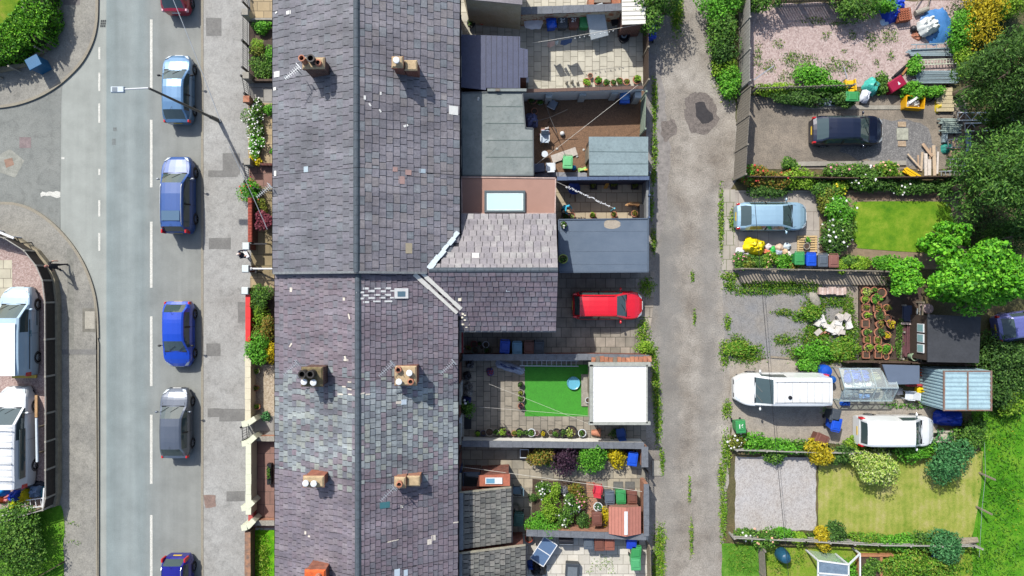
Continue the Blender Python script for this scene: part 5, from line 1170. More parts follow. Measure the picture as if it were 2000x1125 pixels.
fence('yard_gate_fence', 'green white slatted fence on the lane side of the earth yard', [(1252, 194), (1250, 264)], 1.7, mat('green_white_timber', C(150, 166, 146), var=.15, scale=5), style='slats')
wheelie_bin('blue bin with a pale blue sack on top in the earth yard corner', 1221, 188, 178, flat('bin_mid_blue', C(40, 100, 200), .42));p=W(1221, 186, 1.15);solo('refuse_bag', MB().crumple((0, 0, 0), .62, .6, .2, 5, 6), flat('pale_blue_plastic', C(96, 150, 214), .35), 'crumpled pale blue sack on the earth yard bin', 'bag', Vector((p.x, p.y, 1.1)), smooth=60)
line('washing_line', 'bare washing line crossing the earth yard diagonally', [(1046, 322), (1246, 166)], 1.6, 2.2, .01, m_cord, sag=.04)
def chair(label, px, py, rot, m, fab, z=.02, cat='chair', name='garden_chair', group='garden chairs'):
 p=W(px, py, .45);t=thing(name, label, cat, (p.x, p.y, z), rot, group)
 MB().tbox((0, 0), (.5, .5), (.52, .52), .4, .45).build('seat', fab, t, bevel=.02);b=MB().tbox((0, -.26), (.5, .05), (.46, .05), .45, .95, sh=(0, -.14)).build('backrest', fab, t, bevel=.02)
 for sx in (-.24, .24):
  for sy in (-.22, .24):MB().bar((sx, sy, 0), (sx*.95, sy*.9, .42), .04).build('leg', m, t)
  MB().bar((sx*1.12, -.26, .66), (sx*1.12, .2, .64), .05, .03).bar((sx*1.12, .18, .64), (sx*1.02, .22, .4), .035).build('armrest', m, t)
 return t
m_wpl=flat('white_plastic', C(226, 232, 236), .4);m_sling=flat('sling_grey', C(150, 158, 170), .8)
chair('grey sling chair on the dark side of the earth yard', 1080, 204, -28, m_darkmetal, m_sling);chair('white plastic chair beside the felt roof edge', 1064, 271, 180, m_wpl, flat('seat_white', C(196, 210, 222)))
pot_('white pot near the felt roof corner in the earth yard', 1055, 199, .2, .3, m_conc, G_mid, .2);pot_('brown pot with a dark sprawling plant in the earth yard corner', 1040, 194, .3, .35, m_terra, G_dark, .4, n=200);pot_('small red pot below the sprawling plant in the earth yard', 1044, 217, .2, .26, m_terra)
p=W(1038, 232, .3);solo('toy_heap', MB().crumple((0, 0, 0), .8, .9, .35, 10, 11, 10).crumple((.2, -.3, 0), .4, .4, .4, 0, 4), flat('violet_cloth', C(120, 124, 164), .8), 'heap of grey violet cloths against the felt roof extension', 'heap', Vector((p.x, p.y, .02)), smooth=70)
t=thing('rotary_dryer', 'dark rotary clothes dryer in the earth yard', 'clothes dryer', W(1072, 240, 0)+Vector((0, 0, .02)));MB().tube((0, 0, 0), (0, 0, 1.4), .03).build('pole', m_darkmetal, t)
for a in (20, 110, 200, 290):MB().tube((0, 0, 1.35), (math.cos(R(a))*1.1, math.sin(R(a))*1.1, 1.75), .02, n=6).build('arm', m_darkmetal, t)
p=W(1060, 254, .2)
for i, (dx, dy, c, lb)in enumerate(((0, 0, C(226, 190, 190), 'pink'), (.25, .12, C(236, 226, 220), 'white'), (-.15, -.28, C(230, 160, 150), 'salmon'), (.3, -.12, C(180, 150, 160), 'mauve'))):solo('toy', MB().ball((0, 0, .09), .12, .07, .09, 10, 6, .2, i).ball((.1, .05, .12), .05, .05, .06, 8, 5), flat('toy_'+lb, c, .5), lb+' plastic toy in the clutter above the white chair', 'toy', Vector((p.x+dx, p.y+dy, .02)))
solo('football', MB().ball((0, 0, .15), .15, .15, .15, 16, 10), mat('football', C(240, 240, 236), col2=C(60, 60, 60), th=(.62, .68), scale=7, var=.02), 'white football on the bare earth', 'ball', W(1098, 261, .15)-Vector((0, 0, .13)), smooth=True)
t=thing('round_stool', 'round white stool under the diagonal washing line', 'stool', W(1064, 301, .45)-Vector((0, 0, .43)));MB().lathe((0, 0, .4), [(.2, 0), (.21, .02), (.2, .05), (.01, .055)], 20).build('seat', m_wpl, t, smooth=40)
for k in range(3):MB().tube((0.13*math.cos(k*2.1), .13*math.sin(k*2.1), .4), (.19*math.cos(k*2.1), .19*math.sin(k*2.1), 0), .02).build('leg', m_alu, t)
solo('scaffold_plank', MB().tbox((0, 0), (1.65, .52), (1.63, .5), 0, .05), mat('pale_plank', C(206, 196, 184), var=.12, scale=3), 'wide pale board lying on the bare earth', 'board', W(1102, 303, .1)-Vector((0, 0, .02)), 19)
chair('pale plastic armchair with slatted back at the foot of the earth yard', 1075, 326, 2, m_wpl, m_wpl);p=W(1053, 328, .6);solo('storage_box', MB().tbox((0, 0), (.62, .5), (.66, .54), 0, .6).tbox((0, 0), (.7, .58), (.64, .5), .6, .66), flat('box_slate', C(84, 92, 112), .5), 'dark slate storage box left of the pale armchair', 'box', p-Vector((0, 0, .58)), 6, bevel=.02)
wheelie_bin('green bin in the earth yard above the grey slab edge', 1109, 316, 178, b_green, flat('bin_lid_green', C(110, 196, 130), .45));solo('toy_ball', MB().ball((0, 0, .16), .16, .16, .16, 14, 9), mat('beach_ball', C(40, 150, 216), col2=C(238, 150, 60), th=(.55, .58), scale=3, var=.02), 'blue and orange ball beside the green bin', 'ball', W(1121, 328, .15)-Vector((0, 0, .13)), smooth=True)
p=W(1138, 331, .2);solo('toy', MB().tbox((0, 0), (.5, .2), (.4, .14), .1, .32).tube((-.18, -.13, .1), (-.18, .13, .1), .1, n=10).tube((.18, -.13, .1), (.18, .13, .1), .1, n=10), flat('toy_lime', C(184, 230, 130), .5), 'lime ride-on toy beside the felt roofed shed', 'toy', Vector((p.x, p.y, .02)), 10)
p=W(1146, 332, .3);solo('toy', MB().bar((0, 0, 0), (0, 0, .5), .1).bar((-.15, 0, .3), (.15, .05, .35), .08), flat('toy_orange', C(250, 186, 90), .5), 'orange yellow toy propped on the shed wall', 'toy', Vector((p.x, p.y, .02)))
for i, (px, py, lb)in enumerate(((1088, 291, 'left of the wide board'), (1127, 306, 'right of the wide board'), (1101, 313, 'beside the green bin'), (1140, 293, 'near the shed door'), (1128, 336, 'on the grey slab edge'))):solo('litter', MB().crumple((0, 0, 0), .15, .14, .07, i*30, i), m_white, 'white scrap of litter '+lb, 'litter', W(px, py, 0)+Vector((0, 0, .03)))
p=W(1098, 341, .15);solo('concrete_step', MB().box((0, 0), (3.4, .28), 0, .18), mat('step_conc', C(156, 158, 164), var=.12), 'grey concrete slab edge along the foot of the earth yard', 'step', Vector((p.x, p.y, .02)))
wall('yard_wall', 'dark blue boarded wall between the earth yard and the sandy patio', [(1088, 349), (1268, 348)], 2.1, .14, flat('navy_boards', C(48, 58, 82)), m_bluefence, .05, .06)
# --- yard 3 (sandy patio)
t, o, zz=building('rear_extension', 'brown flat roof extension with a large rooflight', 'extension', [(901, 346), (1085, 348), (1084, 417), (903, 417)], 2.8, .14, m_brownroof, m_brick, group=REX, lip=mat('brown_trim', C(206, 178, 166)))
a, b=W(946, 415, 3.0)-o, W(1026, 372, 3.0)-o;cx, cy=(a.x+b.x)/2, (a.y+b.y)/2;sx, sy=b.x-a.x, b.y-a.y;mb=MB()
for (x, y, w, h)in ((cx, a.y+.06, sx, .12), (cx, b.y-.06, sx, .12), (a.x+.06, cy, .12, sy-.24), (b.x-.06, cy, .12, sy-.24)):mb.box((x, y), (w, h), 2.8, 3.0)
sk=mb.build('skylight', flat('skylight_frame', C(92, 104, 108), .4), t, bevel=.01);MB().box((cx, cy), (sx-.24, sy-.24), 2.8, 2.95).build('pane', glass('skylight_glass', C(204, 236, 232), .12), sk);mb=MB()
fr=flat('pane_edge', C(226, 242, 240))
for (x, y, w, h)in ((cx, a.y+.17, sx-.3, .05), (cx, b.y-.17, sx-.3, .05), (a.x+.17, cy, .05, sy-.4), (b.x-.17, cy, .05, sy-.4)):mb.box((x, y), (w, h), 2.953, 2.957)
mb.build('pane_edge', fr, sk)
p=W(1121, 368, .6);t=thing('moon_chair', 'round blue folding chair on thin legs in the patio shade', 'chair', (p.x, p.y, .02), 0);MB().lathe((0, 0, .42), [(.02, 0), (.18, .02), (.3, .1), (.37, .24), (.39, .25), (.31, .08), (.18, -.02), (.02, -.03)], 20, cap=False).build('seat', flat('chair_blue', C(72, 96, 176), .9), t, smooth=50)
for sx, sy in ((-.2, -.5), (.14, -.75), (-.25, .2), (.25, .2)):MB().tube((sx*.5, sy*.3, .5), (sx, sy, 0), .02).build('leg', mat('leg_brown', C(120, 84, 70)), t)
t, P_=line('pegged_line', 'clothes line packed with white pegs across the sandy patio', [(1087, 355), (1200, 407)], 2.3, 1.5, .012, m_cord, sag=.06, cat='clothes line');mb=MB();g=random.Random(4)
for k in range(44):
 f=.17+.76*k/44;i=min(11, int(f*12));q=P_[i].lerp(P_[i+1], f*12-i);pb=MB().box((q.x+g.uniform(-.05, .05), q.y+g.uniform(-.05, .05)), (.09, .035), q.z-.08, q.z+.05, g.uniform(0, 180)).build('peg', m_pvc, t)
q=P_[-1];MB().tube((q.x, q.y, -1.5-0.78), (q.x, q.y, q.z+.06), .05).build('post', flat('post_cyan', C(120, 206, 226)), t)
solo('timber_baulks', MB().bar((0, 0, .1), (.32, .85, 1.3), .09).bar((.12, 0, .1), (.4, .8, 1.2), .08), mat('yellow_timber', C(214, 168, 70), var=.15), 'two yellow timbers leaning on the dark blue boarded wall', 'timber', W(1180, 368, .1))
for lb, px, py in (('planter with pale leaves below the dark blue wall, nearest the house', 1159, 363), ('planter with green leaves right of the yellow timbers', 1199, 363), ('planter with cream leaves in the blue fence corner', 1240, 363)):pot_(lb, px, py, .22, .35, m_black, G_olive, .22, square=True, n=90)
for lb, px, py, m, n_ in (('pale grass plant at the garage edge beside the cyan person', 1117, 421, G_pale, 90), ('lime plant at the garage edge, second along', 1158, 421, G_lime, 110), ('dark sparse plant at the garage edge, third along', 1199, 419, G_olive, 70), ('tan and green plant at the garage edge by the fence', 1239, 417, G_orange, 90)):pot_(lb, px, py, .2, .3, m_terra, m, .3, n=n_)
pot_('dark green box plant beside the cyan person', 1105, 424, .26, .5, m_darkmetal, G_dark, .3, square=True, n=160)
fence('yard_fence', 'blue grey fence on the lane side of the sandy patio', [(1258, 346), (1257, 430)], 1.7, m_bluefence, board=.3)
wall('yard_wall', 'grey block wall on the lane beside the blue fence', [(1266, 350), (1266, 430)], 1.5, .22, mat('lane_block', C(146, 150, 150), var=.12))
p=W(1253, 414, .5);solo('folded_table', MB().box((0, 0), (.3, .9), 0, .75), m_darkmetal, 'dark folded table against the blue fence', 'table', p-Vector((0, 0, .48)), bevel=.02)
# --- garage and red car drive
t, o, zz=building('garage', 'flat roofed garage with dark blue grey felt and a pale round stain', 'garage', [(1091, 429), (1266, 427), (1266, 531), (1092, 532)], 2.5, .14, m_slategar, m_brick, seams=[((1092, 452), (1266, 451)), ((1092, 491), (1266, 490)), ((1092, 516), (1266, 516))], seam_m=mat('garage_seam', C(112, 126, 142)), lip=flat('garage_trim', C(80, 94, 110)), seamw=.025)
q=W(1195, 438, 2.5)-o;mb=MB();mb.add([(q.x+.5*math.cos(a/3.5)*(1+.08*math.sin(a)), q.y+.28*math.sin(a/3.5), 2.504)for a in range(22)], [tuple(range(22))]);mb.build('dried_puddle', m_stain, t)
pot_('plant with white blooms on the garage roof edge', 1095, 446, .2, .2, m_black, G_mid, .3, z=2.5, n=120, flowers=F_white);pot_('half hidden green rimmed pot on the garage roof edge', 1094, 509, .27, .25, flat('lime_rim', C(150, 170, 70)), z=2.5, plant=G_dark, ph=.12)
for lb, px, py, c, rot in (('blue bin on the red car drive, first of four', 986, 677, b_blue, 176), ('pale blue bin second of four on the red car drive', 1010, 680, b_ltblue, 180), ('brown bin third of four on the red car drive', 1033, 679, b_brown, 180), ('dark grey bin last of four on the red car drive', 1053, 678, b_dkgrey, 178)):wheelie_bin(lb, px, py, rot, c)
for i, (px, py, r, h, m, pl, lb)in enumerate(((926, 672, .2, .3, flat('pot_red', C(150, 44, 48)), None, 'dark red pot'), (949, 673, .2, .3, m_wpl, None, 'white round tub'), (928, 684, .22, .3, flat('pot_green', C(88, 120, 104)), None, 'sage green pot'), (953, 684, .24, .3, flat('pot_moss', C(70, 90, 80)), G_dark, 'mossy green pot'), (941, 678, .14, .2, m_conc, None, 'small grey pot'), (915, 679, .16, .22, m_terra, G_olive, 'small terracotta pot'), (936, 671, .14, .2, m_black, G_dark, 'black pot with dark leaves'))):pot_(lb+' in the shaded cluster by the back door', px, py, r, h, m, pl, .15, n=60, name='tub' if pl is None else 'plant_pot')
p=W(899, 668, 2.2);t=thing('porch_canopy', 'red painted porch canopy on the rear wall', 'canopy', (p.x, p.y, 0));MB().tbox((0, 0), (.34, 1.35), (.3, 1.3), 2.1, 2.25).build('roof', flat('porch_red', C(150, 40, 46), .5), t);MB().tube((.12, .5, 0), (.12, .5, 2.1), .03).tube((.12, -.5, 0), (.12, -.5, 2.1), .03).build('post', m_pvc, t)
wall('yard_wall', 'wall with slate coping crumbling to orange brick between the drive and the turf yard', [(904, 698), (1148, 697), (1268, 699)], 1.6, .24, m_brick, m_cope, .09, .14)
t=thing('broken_coping', 'crumbled orange brick top at the lane end of the drive wall', 'brickwork', W(1205, 697, 0));g=random.Random(8)
for i in range(14):MB().box((-1.7+i*.26, g.uniform(-.04, .06)), (.24, .34), 1.7, 1.8+g.uniform(0, .06), g.uniform(-7, 7)).build('brick', m_brick_pale, t)
# --- turf yard
p=W(996, 718, .2);t=thing('paddling_pool', 'deflated clear and blue paddling pool crumpled by the ladder', 'paddling pool', (p.x, p.y, .02), -18);MB().crumple((0, 0, 0), 1.9, .55, .22, 0, 5, 12).build('pool', mat('pool_plastic', C(190, 204, 226), .25, var=.2, scale=6), t, smooth=50);MB().crumple((-.05, 0, .08), 1.4, .26, .2, 0, 7, 9).build('pool_floor', flat('pool_blue', C(86, 104, 156), .3), t, smooth=50)
def ladder(label, a, b, w, n, m=None, z=.3, z2=None, group='ladders', name='ladder'):
 p, q=W(*a, z), W(*b, z if z2 is None else z2);t=thing(name, label, 'ladder', p, 0, group);d=q-p;nr=Vector((-d.y, d.x, 0)).normalized()*w/2
 for s in (1, -1):MB().bar(nr*s, d+nr*s, .06, .05).build('rail', m or m_alu, t)
 for i in range(n):c=d*((i+.5)/n);MB().bar(c-nr, c+nr, .035).build('rung', m or m_alu, t)
 return t
ladder('aluminium ladder lying along the turf yard wall', (1015, 709), (1130, 710), .34, 12)
p=W(957, 727, .2);solo('toy', MB().crumple((0, 0, 0), .45, .55, .2, 10, 12), mat('toy_redblue', C(170, 70, 84), col2=C(84, 96, 150), scale=8, var=.1, th=(.45, .55)), 'red and blue toy bundle on the shaded flags', 'toy', Vector((p.x, p.y, .02)))
solo('paddling_pool', MB().lathe((0, 0, 0), [(.4, 0), (.42, .1), (.4, .18), (.36, .16), (.34, .1), (.01, .1)], 28), flat('pool_cyan', C(112, 190, 214), .3), 'round pale blue paddling pool on the artificial turf', 'paddling pool', W(1120, 748, .1)-Vector((0, 0, .06)), smooth=40)
p=W(1145, 762, .1);solo('stone_slab', MB().box((0, 0), (.62, 2.0), 0, .12), m_conc, 'pale stone slab between the turf and the white garage', 'slab', Vector((p.x, p.y, .02)));pot_('white round pot on the pale stone slab', 1148, 781, .17, .25, m_wpl, z=.14)
mb=MB();a, b=W(1158, 825, 2.6), W(1262, 714, 2.6);n=44
for i in range(n):
 y0, y1=lerp(a.y, b.y, i/n), lerp(a.y, b.y, (i+.5)/n);y2=lerp(a.y, b.y, (i+1)/n);mb.add([(a.x, y0, 2.6), (b.x, y0, 2.6), (b.x, y1, 2.625), (a.x, y1, 2.625), (b.x, y2, 2.6), (a.x, y2, 2.6)], [(0, 1, 2, 3), (3, 2, 4, 5)])
o=Vector(((a.x+b.x)/2, (a.y+b.y)/2, 0));mb.v=[(x-o.x, y-o.y, z)for x, y, z in mb.v];t=thing('garage', 'white corrugated roof garage beside the artificial turf', 'garage', o);mb.build('roof', flat('white_corrugated', C(250, 250, 248), .5), t);sx, sy=b.x-a.x, b.y-a.y
MB().box((0, 0), (sx+.02, sy+.05), 0, 2.58).build('wall', mat('garage_render', C(196, 188, 168), var=.12), t);mb=MB()
for (x, y, w, h)in ((0, sy/2+.07, sx+.5, .24), (0, -sy/2-.05, sx+.5, .18), (-sx/2-.1, 0, .2, sy+.1), (sx/2+.04, 0, .08, sy+.1)):mb.box((x, y), (w, h), 2.4, 2.66)
mb.build('fascia', mat('garage_fascia', C(176, 178, 168), var=.15, scale=5), t);MB().box((-sx/2-.03, .2), (.05, .9), 0, 2.0).build('door', m_wood, t)
for i, (px, py, r, m, pl, lb)in enumerate(((1017, 751, .18, m_black, G_dark, 'dark pot at the top of the turf edge column'), (1017, 767, .2, m_conc, G_olive, 'grey pot with mixed leaves second down the turf edge'), (1018, 779, .22, m_conc, G_mid, 'green pot third down the turf edge'), (1017, 793, .18, m_terra, G_plum, 'brown pot with plum leaves at the foot of the turf edge'))):pot_(lb, px, py, r, .3, m, pl, .22, n=90)
row=[(933, 845, .16, m_black, G_lime, 'small lime plant at the house end of the white wall row'), (944, 846, .17, flat('pot_navy', C(40, 52, 90)), None, 'navy pot, second along the white wall row'), (956, 844, .26, m_conc, None, 'large stone tub, third along the white wall row'), (969, 844, .2, m_conc, G_dark, 'grey pot with dark leaves, fourth along the white wall row'), (981, 843, .3, m_black, G_lime, 'bright lime feathery plant in the white wall row'), (992, 846, .17, m_black, G_plum, 'black pot with plum leaves right of the feathery plant'), (1004, 846, .17, m_terra, G_olive, 'small terracotta pot in the white wall row, olive leaves'), (1015, 844, .25, m_black, G_mid, 'round green plant in the white wall row'), (1027, 846, .2, m_black, G_dark, 'dark green plant right of the round green one'), (1038, 845, .25, m_wpl, G_mid, 'white rimmed pot with a green mound left of the pink pot'), (1048, 846, .16, flat('pot_mauve', C(150, 120, 124)), None, 'mauve empty pot in the white wall row'), (1062, 846, .2, m_black, G_gold, 'yellow green plant in the middle of the white wall row'), (1076, 844, .19, m_conc, None, 'empty stone pot right of the yellow green plant'), (1087, 845, .26, m_black, G_mid, 'leafy green plant right of the empty stone pot'), (1099, 846, .27, m_black, G_dark, 'dark leafy plant left of the variegated clump'), (1115, 844, .4, m_black, G_pale, 'wide variegated pale clump in the white wall row'), (1137, 846, .25, m_wpl, G_dark, 'white rimmed pot at the right end of the white wall row')]
for px, py, r, m, pl, lb in row:pot_(lb, px, py, r, .32, m, pl, .3, n=110)
p=W(1163, 845, .2);t=thing('fallen_pot', 'large terracotta pot lying on its side by the white wall', 'plant pot', (p.x, p.y, .2));o=MB().lathe((0, 0, -.25), [(.16, 0), (.24, .5), (.27, .5), (.27, .58), (.22, .58), (.14, .05), (.01, .05)], 18, cap=False).build('pot', m_terra, t, smooth=35);o.rotation_euler=(0, R(80), 0)
chair('blue garden chair in the shade behind the white garage', 1212, 845, 10, flat('chair_navy', C(40, 70, 130)), flat('chair_cobalt', C(44, 84, 160)));shrub('shade_plant', 'dull green plant in the shade beside the blue chair', 'plant', 1203, 843, .5, .3, .5, G_dark, n=160, lf=.06)
wall('yard_wall', 'white painted wall with slate coping below the turf yard', [(902, 866), (1258, 870)], 1.35, .24, flat('white_wall', C(246, 242, 232), .8), m_cope, .09, .14)
wall('yard_wall', 'short brick pier wall with slate top at the lane end of the white wall', [(1259, 872), (1259, 912)], 1.35, .3, m_brick_pale, m_cope, .09, .1)
shrub('wall_climber', 'leafy climber in a tub against the rear house wall', 'shrub', 914, 800, .42, .5, 1.5, G_mid, n=380, lf=.07, flowers=F_white, fn=3, fs=.1)
for i, (px, py, c, lb)in enumerate(((917, 712, C(90, 90, 96), 'folded dark pushchair frame'), (912, 735, C(60, 60, 66), 'black sack'), (914, 755, C(120, 116, 112), 'grey box heap'), (915, 768, C(150, 146, 140), 'pale tool heap'), (911, 783, C(40, 54, 110), 'navy crate'))):p=W(px, py, .3);solo('yard_clutter', MB().crumple((0, 0, 0), .5, .55, .4, i*20, i+20, 7).bar((-.2, -.2, .1), (.3, .25, .6), .03), flat('clutter%d'%i, c), lb+' against the rear house wall', 'clutter', Vector((p.x, p.y, .02)))
for a, b, lb in (((955, 750), (1160, 832), 'upper'), ((935, 795), (1260, 822), 'lower')):line('washing_line', lb+' bare washing line across the turf yard', [a, b], 2.0, 1.9, .008, m_cord, sag=.12)
solo('doormat', MB().box((0, 0), (.5, .75), 0, .02), m_darkmetal, 'dark doormat on the flags below the climber', 'mat', W(913, 826, 0)+Vector((0, 0, .024)))
# --- garden yard
for lb, px, py, rx, ry, h, m, n, k in (('mixed bronze and green shrub at the left of the shrub row', 1054, 889, .8, .62, 1.5, G_orange, 900, {}), ('dark plum leaved shrub in the shrub row', 1107, 895, .78, .8, 1.7, G_plum, 1100, {}), ('bright green dome shrub beside the plum shrub', 1157, 893, .88, .86, 1.7, G_bright, 1400, {}), ('bright yellow shrub right of the green dome', 1205, 893, .58, .62, 1.3, G_yellow, 800, {}), ('small green tuft below the plum shrub', 1080, 905, .4, .3, .6, G_mid, 220, {})):shrub('garden_shrub', lb, 'shrub', px, py, rx, ry, h, m, n=n, lf=.07, blobs=12, group='shrubs along the garden yard wall', **k)
wheelie_bin('blue bin beside the yellow shrub', 1236, 897, 172, b_blue);pot_('white empty trough left of the bronze shrub', 1024, 886, .26, .35, m_wpl, square=True)
line('washing_line', 'thick pale washing line running from the house to the garden yard gate', [(902, 912), (1254, 960)], 2.1, 1.7, .013, m_cord, sag=.05)
wall('yard_wall', 'dark coped wall on the lane side of the garden yard', [(1262, 945), (1262, 1046)], 1.4, .24, m_brick_pale, m_cope, .09, .08)
solo('doorstep', MB().box((0, 0), (.62, .95), 0, .07), m_conc, 'pale stone slab in the lane outside the garden yard gate', 'slab', W(1283, 914, 0))
fence('yard_gate', 'narrow iron gate between the brick pier and the dark coped wall', [(1259, 914), (1261, 942)], 1.3, m_darkmetal, style='iron')
def tile_roof(label, x0, y0, x1, y1, z, rise, wallm, seed):
 """lean-to roof of interlocking concrete tiles, high side against the house"""
 a, b=W(x0, y1, z+rise), W(x1, y0, z);P0=W(x1, y1, z);Y1=W(x1, y0, z).y;Xh=W(x0, y0, z+rise).x;o=Vector(((P0.x+Xh)/2, (P0.y+Y1)/2, 0));t=thing('rear_extension', label, 'extension', o, 0, REX);w=P0.x-Xh;L=Y1-P0.y;sl=math.hypot(w, rise);mb=MB()
 MB().box((-.03, 0), (w-.2, L-.2), 0, z-.12).build('wall', wallm, t)
 q=[(-w/2, -L/2, z+rise-.02), (w/2, -L/2, z-.02), (w/2, L/2, z-.02), (-w/2, L/2, z+rise-.02)];mb.add(q+[(x, y, c-.1)for x, y, c in q], [(0, 1, 2, 3), (0, 4, 5, 1), (1, 5, 6, 2), (2, 6, 7, 3), (3, 7, 4, 0)], 1)
 slates(mb, (w/2, L/2, z), (0, -1, 0), (-w/sl, 0, rise/sl), (rise/sl, 0, w/sl), L, sl, max(8, int(sl/.3)), .3, 0, gap=.045, thick=.05, seed=seed);mb.build('roof', [m_concrt, m_deck], t)
 MB().bar((w/2+.05, -L/2, z-.06), (w/2+.05, L/2, z-.06), .1).build('gutter', m_gut, t);MB().bar((-w/2+.1, -L/2, z+rise+.03), (-w/2+.1, L/2, z+rise+.03), .32, .04).build('flashing', m_lead, t);MB().bar((-w/2, L/2+.02, z+rise), (w/2, L/2+.02, z), .1, .1).build('verge', mat('verge_stone', C(176, 168, 146)), t)
 return t
tile_roof('concrete tiled lean-to extension above the garden bed', 896, 952, 998, 1060, 2.5, 1.1, m_brick, 31);tile_roof('concrete tiled lean-to extension at the bottom edge beside the white flags', 894, 1065, 1026, 1180, 2.5, 1.3, m_brick, 32)
t, o, zz=building('porch_lean_to', 'small terracotta roofed porch with a white rooflight above the tiled lean-to', 'porch', [(935, 929), (996, 926), (996, 949), (931, 950)], 2.6, .1, mat('terracotta_roof', C(186, 110, 84), var=.15, scale=4), m_brick);sk=MB().box((0, 0), (1.0, .36), 2.6, 2.68).build('skylight', m_pvc, t);MB().box((-.2, 0), (.5, .28), 2.6, 2.69).build('pane', glass('porch_pane', C(110, 160, 186), .1), sk)
for dy in (0, -1):pass
p=W(903, 940, 1.2);t=thing('glass_lean_to', 'dark framed glass side passage roof next to the terracotta porch', 'lean-to', (p.x+.6, p.y, 0));MB().box((0, 0), (1.0, 1.4), 0, 1.9).build('wall', m_brick_dark, t);MB().box((0, 0), (1.06, 1.46), 1.905, 1.93).build('pane', glass('dark_pane', C(50, 52, 54), .1), t);mb=MB()
for s in (-.5, .5):mb.bar((s, -.75, 1.95), (s, .75, 1.95), .05)
mb.bar((-.5, .74, 1.95), (.5, .74, 1.95), .05);mb.build('frame', flat('frame_slate', C(84, 92, 110)), t)
chair('blue grey folding chair between the tiled lean-to and the bed', 1010, 957, 90, m_darkmetal, flat('chair_slate', C(110, 136, 150)));wheelie_bin('dark green bin beside the tiled lean-to gutter', 1013, 1015, 176, flat('bin_bottle', C(52, 92, 80), .5))
t=thing('garden_hose', 'loops of hose hung by the tiled lean-to wall', 'hose', W(1007, 995, 0)+Vector((0, 0, .04)));mb=MB()
for k in range(3):mb.path([((.24+.05*k)*math.cos(a/3.2), (.34+.06*k)*math.sin(a/3.2), .03+.03*k)for a in range(21)], .016, 5)
mb.build('hose', flat('hose_olive', C(130, 130, 110)), t)
BED='plants in the garden bed'
for lb, px, py, rx, ry, h, m, n, fl, k in (('white flowering shrub at the top of the garden bed', 1060, 955, .5, .5, 1.1, G_mid, 500, F_white, {}), ('lime shrub in the upper middle of the garden bed', 1083, 960, .4, .5, .9, G_lime, 360, None, {}), ('pink flowering plant at the right of the garden bed', 1133, 972, .42, .5, .8, G_olive, 300, F_pink, {}), ('bronze shrub at the top right of the garden bed', 1124, 956, .45, .35, .9, G_orange, 320, None, {}), ('tall lime green shrub left of the white roses', 1073, 990, .55, .7, 1.5, G_lime, 800, None, {}), ('white rose bush on the right of the garden bed', 1117, 985, .5, .55, 1.2, G_mid, 560, F_white, {}), ('big vivid green shrub at the foot of the garden bed', 1060, 1022, .95, .62, 1.7, G_bright, 1500, None, {}), ('mid green shrub right of the vivid green one', 1100, 1012, .6, .55, 1.2, G_mid, 620, F_white, {}), ('dark green shrub at the bottom right of the garden bed', 1143, 1020, .45, .5, 1.0, G_dark, 480, None, {}), ('grey lavender clump at the top of the garden bed', 1101, 957, .3, .25, .4, flat('lavender', C(120, 124, 130)), 160, None, {}), ('small dark plant at the left edge of the garden bed', 1041, 971, .25, .22, .5, G_dark, 150, None, {})):shrub('bed_plant', lb, 'shrub', px, py, rx, ry, h, m, n=n, lf=.06, flowers=fl, group=BED, fn=26, fs=.06, **k)
chair('red folding chair under the thick washing line', 1167, 955, -10, flat('chair_crimson', C(200, 48, 62)), flat('seat_crimson', C(214, 60, 76)))
for lb, px, py, c in (('grey bin left of the green one by the pink shed', 1191, 972, b_grey), ('green bin between grey and brown bins by the pink shed', 1213, 971, b_green), ('brown bin at the lane wall above the pink shed', 1235, 972, b_brown), ('brown bin on the brick path left of the pink shed', 1166, 1014, b_brown)):wheelie_bin(lb, px, py, 2, c)
pot_('white flowering pot on the brick path', 1168, 990, .28, .4, m_wpl, G_blue, .35, n=140, flowers=F_white);shrub('bed_plant', 'yellow plant between the brown bin and the pink shed', 'shrub', 1183, 1010, .28, .6, .8, G_yellow, n=260, lf=.06, group=BED)
t=thing('play_shed', 'pinkish brown pitched shed with a white ridge strip', 'shed', W(1221, 1017, 1.6)-Vector((0, 0, 1.58)), 0, SHEDG);w, L=1.95, 1.75;MB().box((0, 0), (w-.2, L-.2), 0, 1.5).build('wall', flat('shed_tan', C(160, 120, 104)), t);mb=MB()
for s in (1, -1):mb.add([(0, -L/2, 1.85), (s*w/2, -L/2+.05, 1.5), (s*w/2, L/2-.05, 1.5), (0, L/2, 1.85), (0, -L/2, 1.79), (s*w/2, -L/2+.05, 1.44), (s*w/2, L/2-.05, 1.44), (0, L/2, 1.79)], [(0, 1, 2, 3), (1, 5, 6, 2), (0, 4, 5, 1), (3, 2, 6, 7)]);[mb.bar((s*w/2*k, -L/2+.05*k, 1.855-.35*k), (s*w/2*k, L/2-.05*k, 1.855-.35*k), .015, .012, 1)for k in (.25, .45, .65, .85)]
mb.build('roof', [flat('shed_roof_pink', C(192, 126, 108), .6), flat('shed_groove', C(140, 88, 76))], t);MB().box((0, -.05), (.2, L*.8), 1.862, 1.89).build('ridge_strip', m_pvc, t)
p=W(1214, 950, .1)
for px, lb in ((1207, 'left'), (1230, 'right')):solo('paving_slab', MB().box((0, 0), (.6, .5), 0, .05), m_pat7 if 0 else m_concrt, lb+' pale paving slab above the three bins', 'slab', W(px, 948, 0)+Vector((0, 0, .02)))
wall('yard_wall', 'slate coped wall between the garden yard and the white flags', [(1028, 1040), (1180, 1045), (1262, 1048)], 1.35, .24, m_brick_pale, m_cope, .09, .14)
